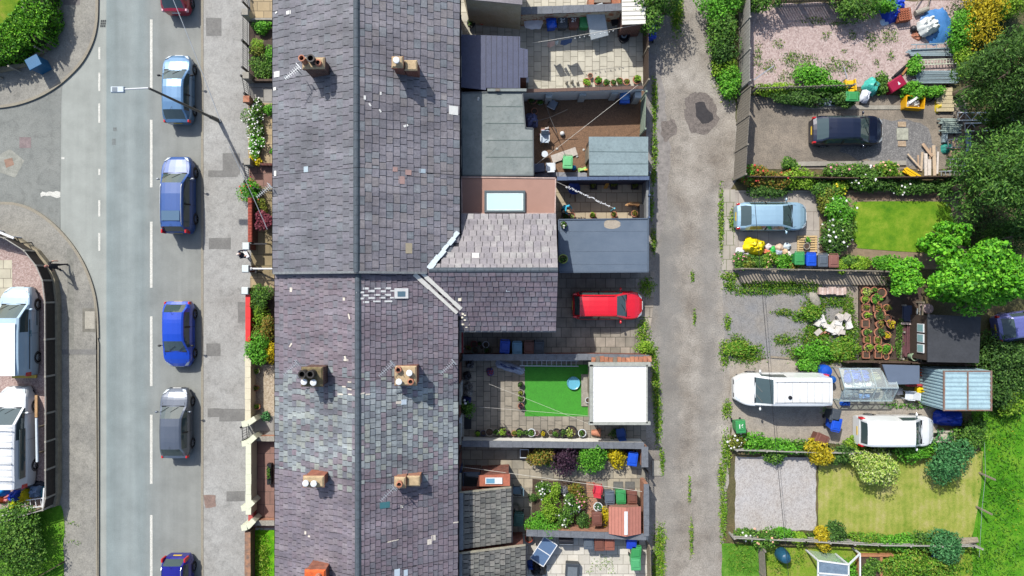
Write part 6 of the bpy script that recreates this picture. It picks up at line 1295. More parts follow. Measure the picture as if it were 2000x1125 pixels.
# --- white flags yard
t=thing('table_tennis_table', 'blue topped folding table tilted on the white flags', 'table', W(1062, 1077, .75)-Vector((0, 0, .73)), 57);MB().box((-.39, 0), (.74, .92), .7, .76).box((.39, 0), (.74, .92), .7, .76).build('tabletop', flat('table_blue', C(96, 122, 156), .4), t);mb=MB()
for (x, y, w, h)in ((0, .48, 1.6, .05), (0, -.48, 1.6, .05), (.79, 0, .05, .92), (-.79, 0, .05, .92), (0, 0, .05, .92)):mb.box((x, y), (w, h), .74, .775)
mb.build('edge_line', m_pvc, t)
for sx in (-.6, .6):
 for sy in (-.35, .35):MB().box((sx, sy), (.05, .05), 0, .7).build('leg', m_alu, t)
t=thing('barbecue', 'black barrel barbecue against the slate coped wall', 'barbecue', W(1106, 1056, .9)-Vector((0, 0, .88)), 0);MB().tube((-.45, 0, .78), (.45, 0, .78), .24, n=18).build('drum', m_black, t, smooth=40);MB().bar((-.4, -.25, .85), (.4, -.25, .85), .03).build('handle', m_alu, t)
for sx in (-.4, .4):
 for sy in (-.2, .2):MB().bar((sx, sy, 0), (sx, sy*.6, .65), .04).build('leg', m_darkmetal, t)
wheelie_bin('grey bin on the white flags left of two brown bins', 1150, 1060, 180, b_grey);wheelie_bin('brown bin between the grey bin and the small brown one, white flags', 1171, 1063, 180, b_brown);wheelie_bin('smaller reddish brown bin on the white flags', 1191, 1062, 180, flat('bin_rust', C(150, 92, 74), .5));wheelie_bin('deep blue bin under the pink shed wall', 1234, 1059, 176, flat('bin_deep_blue', C(30, 66, 190), .42));wheelie_bin('green bin with white mark under the deep blue bin', 1243, 1079, 176, b_green);wheelie_bin('green bin lowest by the lane fence on the white flags', 1242, 1101, 182, flat('bin_mint', C(84, 170, 110), .45))
pot_('round red pot at the corner of the white flags yard', 1033, 1052, .25, .35, flat('red_clay', C(176, 80, 58)))
p=W(1036, 1107, .4);solo('refuse_sack', MB().crumple((0, 0, 0), .45, .6, .45, 10, 41), flat('sack_blue', C(40, 80, 170), .5), 'blue sack beside the tiled lean-to at the bottom edge', 'bag', Vector((p.x, p.y, .02)), smooth=60);p=W(1052, 1113, .4);solo('garden_furniture_cover', MB().crumple((0, 0, 0), 1.0, 1.0, .6, 10, 42), m_black, 'black covered heap at the bottom edge beside the blue sack', 'cover', Vector((p.x, p.y, .02)), smooth=60)
t=thing('patio_heater_box', 'dark open topped box planter at the bottom edge of the white flags', 'planter', W(1118, 1117, .6)-Vector((0, 0, .58)), -3);MB().tbox((0, 0), (.8, .95), (.86, 1.0), 0, .55).build('box', flat('box_dark', C(64, 70, 76), .5), t, bevel=.04);MB().tbox((0, -.06), (.6, .7), (.6, .7), .55, .57).build('tray', flat('tray_grey', C(110, 118, 124)), t)
fence('yard_fence', 'short timber fence on the lane side of the white flags', [(1262, 1056), (1264, 1125), (1265, 1180)], 1.3, m_wood, style='boards')
tufts('weeds', 'weeds growing through the white flags', [(1180, 1092, 26, 9), (1188, 1104, 18, 10), (1166, 1106, 14, 8), (1150, 1115, 8, 6), (1196, 1116, 8, 6)], G_lime, dens=90, size=.05, h=.12, z=.02, cat='weeds')
# --- lane verges
tufts('verge_grass', 'rough grass along both edges of the back lane', [(1278, 200, 7, 50), (1278, 290, 6, 50), (1276, 345, 6, 20), (1322, 15, 14, 60), (1318, -10, 10, 60), (1256, 650, 14, 30), (1266, 690, 18, 26), (1280, 740, 8, 60), (1285, 810, 9, 60), (1288, 1060, 13, 40), (1286, 1110, 14, 50), (1262, 560, 16, 20), (1405, 40, 22, 50), (1412, 120, 22, 60), (1420, 60, 18, 60), (1425, 165, 18, 34), (1408, 430, 6, 70), (1424, 540, 20, 10), (1420, 630, 8, 16), (1414, 690, 10, 30), (1418, 880, 10, 40), (1412, 1000, 8, 60), (1350, 1050, 4, 40), (1346, 960, 3, 30), (1352, 540, 4, 14), (1356, 620, 3, 18), (1276, 470, 6, 30), (1272, 400, 5, 30), (1430, 430, 8, 24), (1420, 800, 10, 20), (1410, 930, 9, 30), (1292, 900, 6, 30)], G_blade, dens=420, size=.08, h=.16)
shrub('lane_plant', 'yellow green bush at the lane end of the orange brick wall', 'bush', 1258, 680, .55, .4, .8, G_lime, n=420, lf=.06);
# ================================================================ right-hand plots
m_oldfence=mat('silvered_boards', C(176, 172, 162), var=.18, scale=7);m_oldfence2=mat('grey_boards', C(148, 140, 126), var=.2, scale=7)
# top plot
fence('plot_fence', 'silver board fence along the lane side of the rose gravel plot', [(1443, -60), (1443, 176)], 2.0, m_oldfence, board=.22)
fence('plot_fence', 'grey board fence along the lane side of the navy car plot', [(1442, 188), (1432, 352)], 2.3, m_oldfence2, board=.16)
fence('plot_fence', 'brown slatted fence at the back of the rose gravel plot', [(1510, 8), (1660, 2)], 1.8, mat('slat_brown', C(160, 142, 110), var=.2, scale=8), board=.16, gap=.03)
fence('plot_fence', 'overgrown picket fence between the gravel plot and the navy car plot', [(1464, 182), (1650, 176)], 1.2, m_oldfence2, style='pickets')
def bush(lb, px, py, rx, ry, h, m, n, lf=.085, fl=None, name='bush', cat='bush', group=None, fn=40, fs=.07, **k):return shrub(name, lb, cat, px, py, rx, ry, h, m, n=n, lf=lf, flowers=fl, group=group, fn=fn, fs=fs, **k)
HG='hedgerow bushes by the lane'
for lb, px, py, rx, ry, h, m, n in (('broad leafy hedge bush at the top edge by the lane', 1402, 14, .95, 1.2, 2.0, G_bright, 1500), ('mid green hedge bush below the topmost one', 1406, 70, .85, 1.1, 1.9, G_mid, 1300), ('dark hedge bush halfway down the silver fence', 1418, 104, .75, .9, 1.6, G_dark, 900), ('yellowish low hedge bush beside the silver fence', 1416, 132, .6, .7, 1.0, G_lime, 600), ('bright hedge bush at the foot of the silver fence', 1426, 164, .6, .8, 1.2, G_bright, 900), ('bush behind the silver fence at the top edge', 1478, 6, 1.1, .7, 1.9, G_mid, 1000)):bush(lb, px, py, rx, ry, h, m, n, group=HG, blobs=14)
TB='bushes round the rose gravel plot'
for lb, px, py, rx, ry, h, m, n in (('climbing bush over the slatted fence at the top edge', 1672, 12, 1.3, .8, 1.9, G_mid, 1300), ('trailing green bush left of the blue tarpaulin', 1720, 10, .9, .5, 1.4, G_bright, 700), ('low sprawling bush in the middle of the picket fence', 1585, 152, 1.1, .7, 1.0, G_bright, 1200), ('spreading weedy bush left along the picket fence', 1520, 172, 1.2, .45, .8, G_lime, 800), ('leafy bush right along the picket fence', 1622, 172, .9, .4, .9, G_bright, 700), ('dark ivy mass on the south side of the picket fence', 1570, 190, 1.9, .5, 1.0, G_dark, 1500), ('dark ivy end by the green bin', 1645, 196, .7, .5, 1.0, G_dark, 600), ('bush behind the maroon chest', 1786, 176, .7, .5, .9, G_bright, 700), ('bush between the yellow crate and the plank stack', 1824, 180, .6, .4, .9, G_bright, 600), ('tall bush above the scaffold rack', 1880, 60, .9, 1.2, 1.6, G_bright, 1300), ('bush beside the scaffold rack end', 1886, 120, .6, 1.0, 1.3, G_lime, 800), ('bush left of the scaffold poles', 1786, 130, .5, .6, .8, G_bright, 500), ('low leafy clump by the teal sack', 1722, 166, .6, .6, .8, G_mid, 600)):bush(lb, px, py, rx, ry, h, m, n, group=TB, blobs=12)
bush('yellow flowering broom at the top right of the gravel plot', 1914, 34, 1.0, 1.3, 2.6, G_gold, 1800, lf=.08, blobs=16);bush('green bush right of the yellow broom at the top edge', 1968, 8, 1.1, .8, 2.6, G_lime, 1200)
tufts('weeds', 'weeds scattered over the rose gravel', [(1614, 70, 9, 10), (1664, 70, 10, 10), (1650, 100, 6, 5), (1520, 86, 12, 10), (1700, 80, 14, 20), (1735, 72, 20, 16), (1712, 122, 7, 10), (1740, 110, 8, 12), (1626, 116, 6, 6), (1546, 110, 14, 10), (1500, 130, 16, 14), (1536, 150, 20, 12), (1590, 40, 30, 8), (1640, 46, 22, 6), (1560, 120, 40, 20), (1480, 110, 10, 30), (1640, 130, 40, 16)], G_weed, dens=200, size=.065, h=.12, cat='weeds')
t=thing('blue_tarpaulin', 'bright blue tarpaulin heap at the top of the gravel plot', 'tarpaulin', W(1742, 18, .3)-Vector((0, 0, .3)));MB().crumple((0, 0, 0), 1.2, 1.5, .5, 20, 51, 12).crumple((.5, .3, 0), .9, .8, .4, 0, 52, 9).build('sheet', flat('tarp_blue', C(24, 72, 206), .4), t, smooth=60)
solo('tarpaulin', MB().crumple((0, 0, 0), 1.9, 2.2, .2, 20, 53, 14), flat('tarp_faded', C(70, 128, 188), .45), 'faded blue ground sheet under the white sack', 'tarpaulin', W(1830, 52, 0), smooth=60);solo('rubble_sack', MB().crumple((0, 0, 0), 1.3, 1.1, .55, 25, 54, 11), flat('sack_white', C(236, 240, 234), .5), 'large white crumpled sack on the faded blue sheet', 'sack', W(1811, 52, .25), 0, smooth=60)
solo('litter_sheet', MB().crumple((0, 0, 0), .75, .45, .1, 20, 55), flat('film_pale', C(190, 214, 238), .4), 'pale blue plastic sheet at the foot of the blue tarpaulin', 'sheet', W(1730, 42, 0), smooth=60)
p=W(1764, 30, .3);t=thing('brick_crate', 'rusty orange mesh crate right of the blue tarpaulin', 'crate', (p.x, p.y, 0), 8);mb=MB()
for i in range(6):mb.bar((-.38+i*.15, -.35, .5), (-.38+i*.15, .35, .5), .04);mb.bar((-.38, -.35+i*.14, .5), (.38, -.35+i*.14, .5), .04)
mb.box((0, 0), (.8, .74), 0, .36);mb.build('mesh_box', mat('rust', C(186, 108, 76), var=.25, scale=5), t)
solo('stone_trough', MB().tube((-.4, -.15, .2), (.4, .15, .2), .16, n=10), m_conc, 'grey drainpipe length above the white sack', 'pipe', W(1796, 24, 0));solo('plank_debris', MB().bar((0, 0, .3), (.6, 1.3, .5), .06).bar((.7, -.1, .3), (1.0, 1.1, .4), .05), m_wood, 'grey poles lying across the hedge at the top edge', 'poles', W(1784, 14, 0));solo('terracotta_shard', MB().crumple((0, 0, 0), .7, .5, .15, -30, 57), m_terra, 'terracotta coloured sheet beneath the white sack', 'sheet', W(1790, 70, 0));solo('black_ball', MB().ball((0, 0, .18), .2, .2, .18, 12, 8), m_black, 'black round tub left of the white sack', 'tub', W(1781, 58, 0), smooth=True)
# scaffolding stacks
def poles(label, px, py, ln, wd, n, m, z=.5, rot=0, name='scaffold_poles', cat='scaffolding', boards=False, group='scaffolding stacks'):
 p=W(px, py, z);t=thing(name, label, cat, (p.x, p.y, 0), rot, group);g=random.Random(int(px))
 for k in (-.35, .35):MB().bar((ln*k, -wd/2-.1, .06), (ln*k, wd/2+.1, .06), .1, .1).build('bearer', m_wood_dark, t)
 for i in range(n):
  y=-wd/2+wd*(i+.5)/n;a=g.uniform(-.2, .2);zz=.16+g.uniform(0, .04)
  if boards:MB().box((a, y), (ln, wd/n-.02), zz, zz+.05, g.uniform(-1, 1)).build('board', m, t)
  else:MB().tube((-ln/2+a, y, zz+.04), (ln/2+a, y+g.uniform(-.04, .04), zz+.04), min(.06, wd/n*.48), n=7).build('pole', m, t)
 return t
m_galv=flat('galvanised', C(168, 186, 190), .45, .35)
poles('stack of pale galvanised scaffold boards, upper of the two below the blue sheet', 1826, 100, 2.9, .42, 4, m_galv, boards=True);poles('wide stack of pale scaffold tubes above the plank stack', 1832, 148, 2.7, .85, 9, m_galv);poles('short stack of pale tubes left of the lattice beams', 1860, 244, 1.2, .95, 8, mat('green_galv', C(164, 180, 170)))
t=ladder('grey scaffold frame lying between the two scaffold stacks', (1780, 92), (1878, 88), .3, 5, m_galv, z=.3, name='scaffold_rack');t=ladder('pale wooden ladder lying below the scaffold frame', (1790, 122), (1876, 119), .3, 14, mat('pale_ladder', C(206, 210, 186)), z=.25)
poles('stack of pale sawn planks right of the yellow crate', 1854, 192, 1.1, 1.5, 6, mat('pale_sawn', C(206, 190, 150), var=.15), rot=0, boards=True, name='plank_stack', cat='timber', group=None)
def lattice(label, a, b, w, n):
 p, q=W(*a, .5), W(*b, .5);t=thing('lattice_beam', label, 'scaffolding', Vector((p.x, p.y, 0)), 0, 'lattice beams');d=Vector((q.x-p.x, q.y-p.y, 0));nr=Vector((-d.y, d.x, 0)).normalized()*w/2;Z=Vector((0, 0, .45))
 for s in (1, -1):MB().tube(nr*s+Z, d+nr*s+Z, .035, n=8).build('chord', m_pvc, t)
 for i in range(n):
  s=1 if i%2 else -1;MB().tube(d*(i/n)+nr*s+Z, d*((i+1)/n)-nr*s+Z, .022, n=6).build('brace', m_alu, t)
 MB().tube(nr+Z, -nr+Z, .03, n=7).build('brace', m_alu, t)
 for k in (.1, .9):MB().box((d*k)[:2], (.15, w), 0, .41).build('support', m_wood_dark, t)
lattice('upper white lattice beam running under the dark tree', (1872, 227), (1990, 227), .48, 9);lattice('lower white lattice beam running under the dark tree', (1886, 248), (2000, 246), .48, 9)
t=ladder('pale ladder lying among timber near the teal sheet', (1848, 281), (1878, 279), .5, 4, m_alu, z=.3);ladder('long aluminium ladder lying along the foot of the navy car plot', (1834, 341), (1902, 339), .4, 8, m_alu, z=.3);ladder('aluminium step frame stacked above the long ladder', (1852, 318), (1896, 316), .45, 5, m_alu, z=.35)
solo('metal_trunking', MB().box((0, 0), (.32, 1.1), 0, .2).box((-.1, 0), (.06, 1.1), .2, .23), m_galv, 'pale metal trunking standing among the scaffold heap', 'metal', W(1842, 262, 0));solo('teal_sheet', MB().crumple((0, 0, 0), .85, .65, .25, 10, 61), flat('teal_cloth', C(40, 140, 124), .6), 'teal plastic sheet in the scaffold heap', 'sheet', W(1850, 290, 0), smooth=60)
for i, (px, py, w, h, lb)in enumerate(((1871, 283, .7, .5, 'upper'), (1868, 300, .7, .4, 'lower'))):solo('cardboard_box', MB().tbox((0, 0), (w, h), (w, h), 0, .3), mat('cardboard', C(206, 176, 140), var=.08), lb+' cardboard box beside the teal sheet', 'box', W(px, py, .3)-Vector((0, 0, .3)))
solo('steel_channel', MB().box((0, 0), (.16, 1.4), 0, .12).box((.2, .1), (.1, 1.2), 0, .1), m_galv, 'steel channel lengths left of the dark tree', 'metal', W(1887, 275, 0))
poles('heap of short boards under the aluminium ladder', 1868, 338, 1.2, .5, 4, m_wood, boards=True, name='plank_stack', cat='timber', group=None)
t=thing('timber_heap', 'fan of pale timber offcuts at the corner of the navy car plot', 'timber', W(1810, 312, .1)-Vector((0, 0, .1)))
for i, (x, y, l, r, w)in enumerate(((-.5, -.2, 1.0, 92, .1), (-.3, -.1, 1.2, 86, .14), (-.05, -.3, 1.4, 91, .2), (.2, 0, 1.5, 88, .1), (.45, -.05, 1.9, 92, .2), (.65, -.2, 1.4, 88, .12), (0, .6, 1.0, 128, .18), (-.85, -.1, 1.2, 132, .1), (.1, -.5, 1.0, 90, .2))):MB().box((x, y), (l, w), .03+i*.02, .07+i*.02, r).build('offcut', mat('offcut_timber%d'%(i%3), (C(198, 168, 138), C(214, 190, 160), C(230, 218, 204))[i%3], var=.12), t)
solo('yellow_grating', MB().bar((-.4, .2, .1), (.5, -.35, .1), .1).bar((-.5, .1, .1), (.4, -.4, .1), .1).bar((-.3, .3, .1), (.6, -.25, .1), .12).bar((-.45, .25, .16), (-.2, -.1, .16), .1), flat('plastic_amber', C(244, 196, 20), .5), 'yellow plastic grating beside the timber offcuts', 'grating', W(1777, 338, 0))
for i, (px, py, sx, sy, lb)in enumerate(((1762, 262, .72, .75, 'large grey green slab right of the navy car'), (1761, 243, .5, .32, 'small tan slab above the grey green slab'), (1761, 281, .5, .34, 'small tan slab below the grey green slab'))):solo('paving_slab', MB().box((0, 0), (sx, sy), 0, .06), mat('slab%d'%i, (C(178, 178, 160), C(190, 166, 136), C(188, 164, 136))[i]), lb, 'slab', W(px, py, 0), bevel=.01)
def chest(label, px, py, rot, m, h=.7, sx=1.1, sy=.75, name='storage_chest'):
 p=W(px, py, h);t=thing(name, label, 'chest', (p.x, p.y, 0), rot);MB().tbox((0, 0), (sx*.92, sy*.9), (sx, sy), 0, h*.8).build('body', m, t, bevel=.02);MB().tbox((0, 0), (sx*1.04, sy*1.05), (sx*.94, sy*.9), h*.8+.004, h).build('lid', m, t, bevel=.03);return t
p=W(1753, 163, .7);t=chest('maroon lidded bin lying on its side in the bushes', 1753, 163, 32, flat('maroon_plastic', C(160, 24, 62), .4), .75, 1.05, .7);MB().add([(.0, -.12, .76), (.16, -.12, .76), (.08, .1, .76)], [(0, 1, 2)]).build('white_mark', m_pvc, t)
t=thing('skip_box', 'yellow open box full of white rubble on the dark gravel', 'crate', W(1786, 200, .5)-Vector((0, 0, .5)), -4);ym=flat('box_amber', C(240, 178, 16), .45);mb=MB()
for (x, y, w, h)in ((0, .36, 1.15, .06), (0, -.36, 1.15, .06), (.56, 0, .06, .68), (-.56, 0, .06, .68)):mb.box((x, y), (w, h), 0, .62)
mb.box((0, 0), (1.1, .68), .0, .1);mb.build('box', ym, t);MB().crumple((.06, 0, .1), .9, .58, .42, 0, 63, 9).bar((-.4, -.1, .6), (.1, .3, .66), .14, .05).build('rubble', m_white, t)
wheelie_bin('green bin tipped over beside the teal sack', 1666, 188, 88, b_green, z=.0, tilt=0);t=thing('yellow_chair', 'yellow plastic seat lying above the green bin', 'seat', W(1662, 166, .3)-Vector((0, 0, .3)), 4);MB().tbox((0, .1), (.62, .45), (.66, .5), 0, .12).box((-.3, 0), (.08, .75), 0, .35).box((.3, 0), (.08, .75), 0, .35).build('seat', flat('plastic_amber', C(244, 196, 20), .5), t, bevel=.03);MB().tbox((0, -.32), (.6, .22), (.5, .16), .02, .2).build('rest', MATS['plastic_amber'], t, bevel=.03)
solo('garden_sack', MB().crumple((0, 0, 0), 1.0, 1.1, .45, -40, 64, 10), mat('teal_sack', C(40, 178, 160), .4, col2=C(96, 206, 190), var=.1, scale=4), 'teal compost sack beside the yellow seat', 'sack', W(1701, 170, .2), smooth=60);solo('garden_sack', MB().crumple((0, 0, 0), .6, .9, .35, -20, 65, 9), flat('sack_pearl', C(226, 230, 240), .45), 'white crumpled sack between green bin and teal sack', 'sack', W(1689, 188, .2), smooth=60)
for i in range(1):solo('bicycle_parts', MB().path([(.3*math.cos(a/3), .3*math.sin(a/3), .1)for a in range(20)], .03).path([(.55+.3*math.cos(a/3), .1+.3*math.sin(a/3), .14)for a in range(20)], .03).bar((0, 0, .15), (.5, .1, .2), .05), m_darkmetal, 'old bicycle wheels right of the yellow box', 'bicycle parts', W(1812, 190, 0));solo('toy', MB().crumple((0, 0, 0), .4, .9, .25, 0, 66, 7), flat('toy_yellow', C(226, 200, 60), .5), 'yellow plastic toy below the bicycle wheels', 'toy', W(1831, 208, 0))
solo('slate_heap', MB().bar((-.6, -.5, .06), (.5, .4, .1), .16, .06).bar((-.4, -.5, .12), (.6, .35, .16), .14, .05).bar((-.5, -.35, .2), (.4, .45, .2), .12, .05), m_darkmetal, 'dark rails stacked diagonally above the maroon bin', 'rails', W(1760, 138, 0));solo('spade', MB().bar((0, 0, .8), (.25, .4, .9), .09), mat('handle_wood', C(196, 136, 76)), 'wooden handle sticking up behind the maroon bin', 'handle', W(1762, 146, .8)-Vector((0, 0, .8)))
solo('fence_rail', MB().bar((0, 0, .9), (1.2, .85, 1.0), .06), m_alu, 'pale pole leaning out from the fence corner', 'pole', W(1462, 165, 0));solo('metal_post', MB().bar((0, 0, 0), (.0, 0, 1.0), .05).bar((0, 0, 1.0), (-.2, .7, 1.0), .05), m_alu, 'thin white post leaning by the picket fence', 'post', W(1639, 162, 0))
sheet('kerb_flags', rect(1546, 206, 1800, 214), m_conc, .05);solo('metal_sheet', MB().box((0, 0), (1.1, .45), 0, .06), flat('sheet_grey', C(120, 136, 150), .5), 'grey metal sheet against the ivy below the picket fence', 'sheet', W(1616, 200, .1))
wall('plot_edging', 'low concrete edging below the navy car', [(1548, 320), (1770, 318)], .12, .28, m_conc, cat='edging')
# flower border between the navy car and pale blue car plots
FB='plants of the flower border'
for lb, px, py, rx, ry, h, m, n, fl in (('red orange flowering bush at the fence end of the border', 1478, 345, 1.1, .55, 1.0, G_orange, 1100, F_red), ('green bush beside the silvered fence, lane end of border', 1464, 338, .5, .45, .9, G_bright, 500, None), ('orange tinted bush in the left of the border', 1520, 354, .9, .6, 1.0, G_orange, 1000, F_red), ('round green bush above the orange tinted one', 1541, 322, .45, .4, .8, G_mid, 420, None), ('green bush in the border centre left', 1560, 350, .9, .6, 1.1, G_lime, 900, None), ('bush with pink blooms in the border centre', 1632, 335, .7, .45, 1.1, G_mid, 600, F_pink), ('yellow leaved bush at the bottom of the border centre', 1634, 366, .6, .45, .8, G_lime, 500, F_yel), ('white rose bush right of the border centre', 1686, 346, 1.1, .7, 1.2, G_mid, 1300, F_white), ('bush at the foot of the white rose bush', 1610, 374, .8, .6, 1.0, G_mid, 800, None), ('peach flowered bush right of the white rose bush', 1736, 334, .8, .5, .9, G_weed, 700, F_peach), ('dark bush under the white rose bush', 1716, 364, 1.2, .5, .9, G_dark, 900, None), ('dark shrub row along the narrow path', 1795, 366, 1.4, .45, .8, G_dark, 900, None), ('dark leafy bush left of the dark shrub row', 1760, 370, .6, .35, .7, G_mid, 400, F_white), ('deep teal green shrub at the tree end of the path', 1850, 366, 1.0, .5, .9, G_dark, 700, None), ('dark hedge under the red flowering bush', 1500, 372, 1.2, .4, .7, G_dark, 800, None)):bush(lb, px, py, rx, ry, h, m, n, fl=fl, group=FB, blobs=12, fn=22, fs=.07)
fence('plot_fence', 'dark board fence behind the flower border, plank top', [(1448, 350), (1660, 353), (1880, 349)], 1.1, m_wood_dark)
for lb, px, py, rx, ry, h, m, n, fl in (('white flowering bush left of the round lawn', 1640, 412, .9, .9, 1.5, G_bright, 1500, F_white), ('lower white flowering bush by the round lawn', 1640, 450, .8, .7, 1.3, G_mid, 1000, F_white), ('bronze leaved bush beside the concrete drive', 1612, 396, .5, .8, 1.2, G_olive, 600, None), ('dark bush below the white flowering bushes', 1628, 482, .8, .7, 1.1, G_dark, 900, F_white)):bush(lb, px, py, rx, ry, h, m, n, fl=fl, blobs=12, group='bushes left of the round lawn', fn=26, fs=.075)
# pale blue car plot: rubbish, pallet, bins
solo('rubble_bag', MB().crumple((0, 0, 0), 1.35, 1.05, .55, -18, 71, 12), flat('bag_yellow', C(250, 226, 16), .45), 'big yellow rubble bag crumpled on the concrete drive', 'bag', W(1472, 481, .25), smooth=60)
t=thing('rubble_bag_gap', 'brown rubble showing in the mouth of the yellow bag', 'rubble', W(1471, 477, .5));MB().crumple((0, 0, 0), .45, .2, .12, -18, 72, 6).build('rubble', m_soil, t)
for i, (px, py, w, h, c, lb)in enumerate(((1446, 491, .6, .5, C(230, 226, 232), 'white sack left of the yellow bag'), (1457, 499, .5, .4, C(214, 206, 216), 'grey white sack below the yellow bag'), (1500, 483, .5, .4, C(232, 222, 222), 'pinkish white sack right of the yellow bag'), (1497, 492, .35, .6, C(240, 140, 100), 'orange packet right of the yellow bag'), (1508, 488, .5, .45, C(70, 200, 90), 'green carton among the sacks'), (1522, 484, .5, .5, C(220, 192, 166), 'cardboard scrap among the sacks'), (1537, 481, .45, .45, C(214, 226, 232), 'pale blue tray among the sacks'), (1521, 494, .5, .4, C(176, 188, 204), 'blue grey sack below the cardboard scrap'), (1533, 492, .4, .4, C(222, 190, 150), 'tan parcel left of the pallet'), (1541, 498, .4, .5, C(220, 214, 204), 'pale stone left of the green bin'), (1508, 498, .45, .25, C(240, 240, 236), 'white bag below the green carton'))):solo('rubbish', MB().crumple((0, 0, 0), w, h, .2, i*25, 80+i, 7), flat('rubbish%d'%i, c, .5), lb, 'rubbish', W(px, py, .1), smooth=60)
p=W(1577, 476, .15);t=thing('wooden_pallet', 'pale wooden pallet on the drive above the bins', 'pallet', (p.x, p.y, .014), 0);m_pal=mat('pallet_wood', C(222, 190, 136), var=.1, scale=6)
for k in (-.55, 0, .55):MB().box((k, 0), (.1, 1.0), 0, .1).build('bearer', m_pal, t)
for i in range(7):MB().box((0, -.46+i*.153), (1.25, .1), .1, .12).build('slat', m_pal, t)
pot_('green pot with leaves on the pallet', 1576, 469, .17, .25, m_conc, G_bright, .15, z=.14);pot_('empty grey pot on the pallet', 1574, 481, .2, .25, m_conc, z=.14)
for lb, px, py, c in (('green bin left of the blue one below the pallet', 1562, 504, b_green), ('blue bin between green and grey below the pallet', 1585, 506, b_blue), ('grey bin between blue and brown below the pallet', 1608, 508, b_grey), ('brown bin at the right end below the pallet', 1629, 509, flat('bin_tan', C(140, 94, 84), .5))):wheelie_bin(lb, px, py, 180, c)
FP='plants along the picket fence'
for lb, px, py, rx, ry, h, m, n, fl in (('pink flowering plant at the lane corner of the picket fence', 1444, 510, .5, .5, .7, G_mid, 360, F_pink), ('olive plant right of the lane corner plant', 1462, 513, .5, .4, .6, G_olive, 300, None), ('dark green low hedge under the yellow bag', 1480, 507, .8, .4, .6, G_mid, 500, None), ('peach flowering plant in the middle of the low hedge', 1506, 512, .5, .45, .7, G_weed, 360, F_peach), ('green clump left of the green bin', 1530, 510, .6, .45, .7, G_bright, 460, None), ('bushy plant at the foot of the green bin', 1552, 517, .5, .35, .6, G_orange, 320, None), ('lime tuft right of the brown bin', 1642, 522, .35, .35, .6, G_lime, 260, None), ('green bush right of the bins', 1655, 512, .6, .4, .6, G_mid, 420, None), ('yellow green feathery bush below the round lawn', 1682, 514, .7, .45, .7, G_lime, 560, None), ('emerald row of leafy vegetables below the round lawn', 1737, 514, 1.1, .42, .6, flat('x', C(1, 1, 1))and G_bright, 900, None)):bush(lb, px, py, rx, ry, h, m, n, fl=fl, group=FP, fn=16, fs=.06)
fence('picket_fence', 'weathered picket fence throwing striped shadows on the path', [(1432, 526), (1700, 531), (1766, 534)], 1.5, m_oldfence2, style='pickets')
# shale plot with terracotta pots
POTS=[(1692, 570, .3, 'v'), (1708, 566, .18, 'm'), (1722, 572, .3, 'e'), (1690, 585, .27, 'l'), (1710, 584, .3, 'b'), (1692, 601, .22, 'sq'), (1714, 601, .24, 'sqo'), (1732, 601, .22, 'o'), (1692, 616, .26, 'l'), (1719, 615, .36, 'd'), (1734, 622, .24, 'e'), (1691, 632, .23, 'sqe'), (1718, 634, .24, 'o'), (1740, 632, .26, 'y'), (1692, 650, .27, 'm'), (1717, 650, .3, 'd'), (1732, 655, .25, 'y'), (1694, 663, .21, 'sq'), (1715, 664, .22, 'sq'), (1696, 679, .28, 'l'), (1716, 680, .26, 'l'), (1732, 682, .34, 'b'), (1692, 693, .21, 'sqe'), (1716, 693, .21, 'sqe'), (1731, 697, .18, 'e')]
names={'v':('variegated plant', G_pale), 'm':('green leafed plant', G_mid), 'e':('bare soil', None), 'l':('lime plant', G_lime), 'b':('bushy bright plant', G_bright), 'sq':('sparse stems, square', G_olive), 'sqo':('brownish plant, square', G_orange), 'o':('bronze plant', G_orange), 'd':('dark leafy plant', G_dark), 'y':('yellow flowers', G_yellow), 'sqe':('bare soil, square', None)}
ordn=['first', 'second', 'third', 'fourth', 'fifth', 'sixth', 'seventh', 'eighth', 'ninth', 'tenth', 'eleventh']
for i, (px, py, r, k)in enumerate(POTS):
 colm=0 if px<1700 else (1 if px<1722 else 2);cn=('left', 'middle', 'right')[colm];idx=sum(1 for q in POTS[:i]if (0 if q[0]<1700 else (1 if q[0]<1722 else 2))==colm)
 pot_('terracotta pot with %s, %s from the top in the %s column'%(names[k][0], ordn[idx], cn), px, py, r, .34, m_terra, names[k][1], .35 if k not in ('sq', 'sqo')else .15, z=.01, square='sq' in k, n=150 if k in 'vbd' else 80, lf=.055, group='terracotta pots on the soil bed')
t=thing('white_stones', 'jumbled pile of whitish stone slabs among the weeds', 'stones', W(1625, 632, .1));g=random.Random(3)
for i in range(26):MB().tbox((g.uniform(-1.05, 1.05), g.uniform(-.55, .45)), (.5, .3), (.44, .26), g.uniform(0, .08), g.uniform(.12, .3), g.uniform(0, 180)).build('stone', mat('stone%d'%(i%3), (C(232, 226, 214), C(216, 206, 194), C(240, 236, 228))[i%3], var=.12), t)
for i in range(4):MB().box((-.7+i*.25, -.55+g.uniform(-.1, .1)), (.22, .11), .02, .1, g.uniform(0, 90)).build('brick', m_brick_pale, t)
t=thing('tile_row', 'row of stacked pinkish roof tiles at the top of the weedy plot', 'tiles', W(1624, 568, .15)-Vector((0, 0, .15)));
for i in range(11):MB().box((-.78+i*.155, rnd.uniform(-.04, .04)), (.14, .45), 0, .3+rnd.uniform(0, .03)).build('tile', mat('tile%d'%(i%2), (C(214, 186, 172), C(228, 206, 194))[i%2]), t)
solo('boulder', MB().ball((0, 0, .12), .28, .55, .16, 10, 6, .15, 5, rot=25), m_conc, 'pale elongated boulder left of the white stones', 'boulder', W(1590, 586, 0), smooth=60)
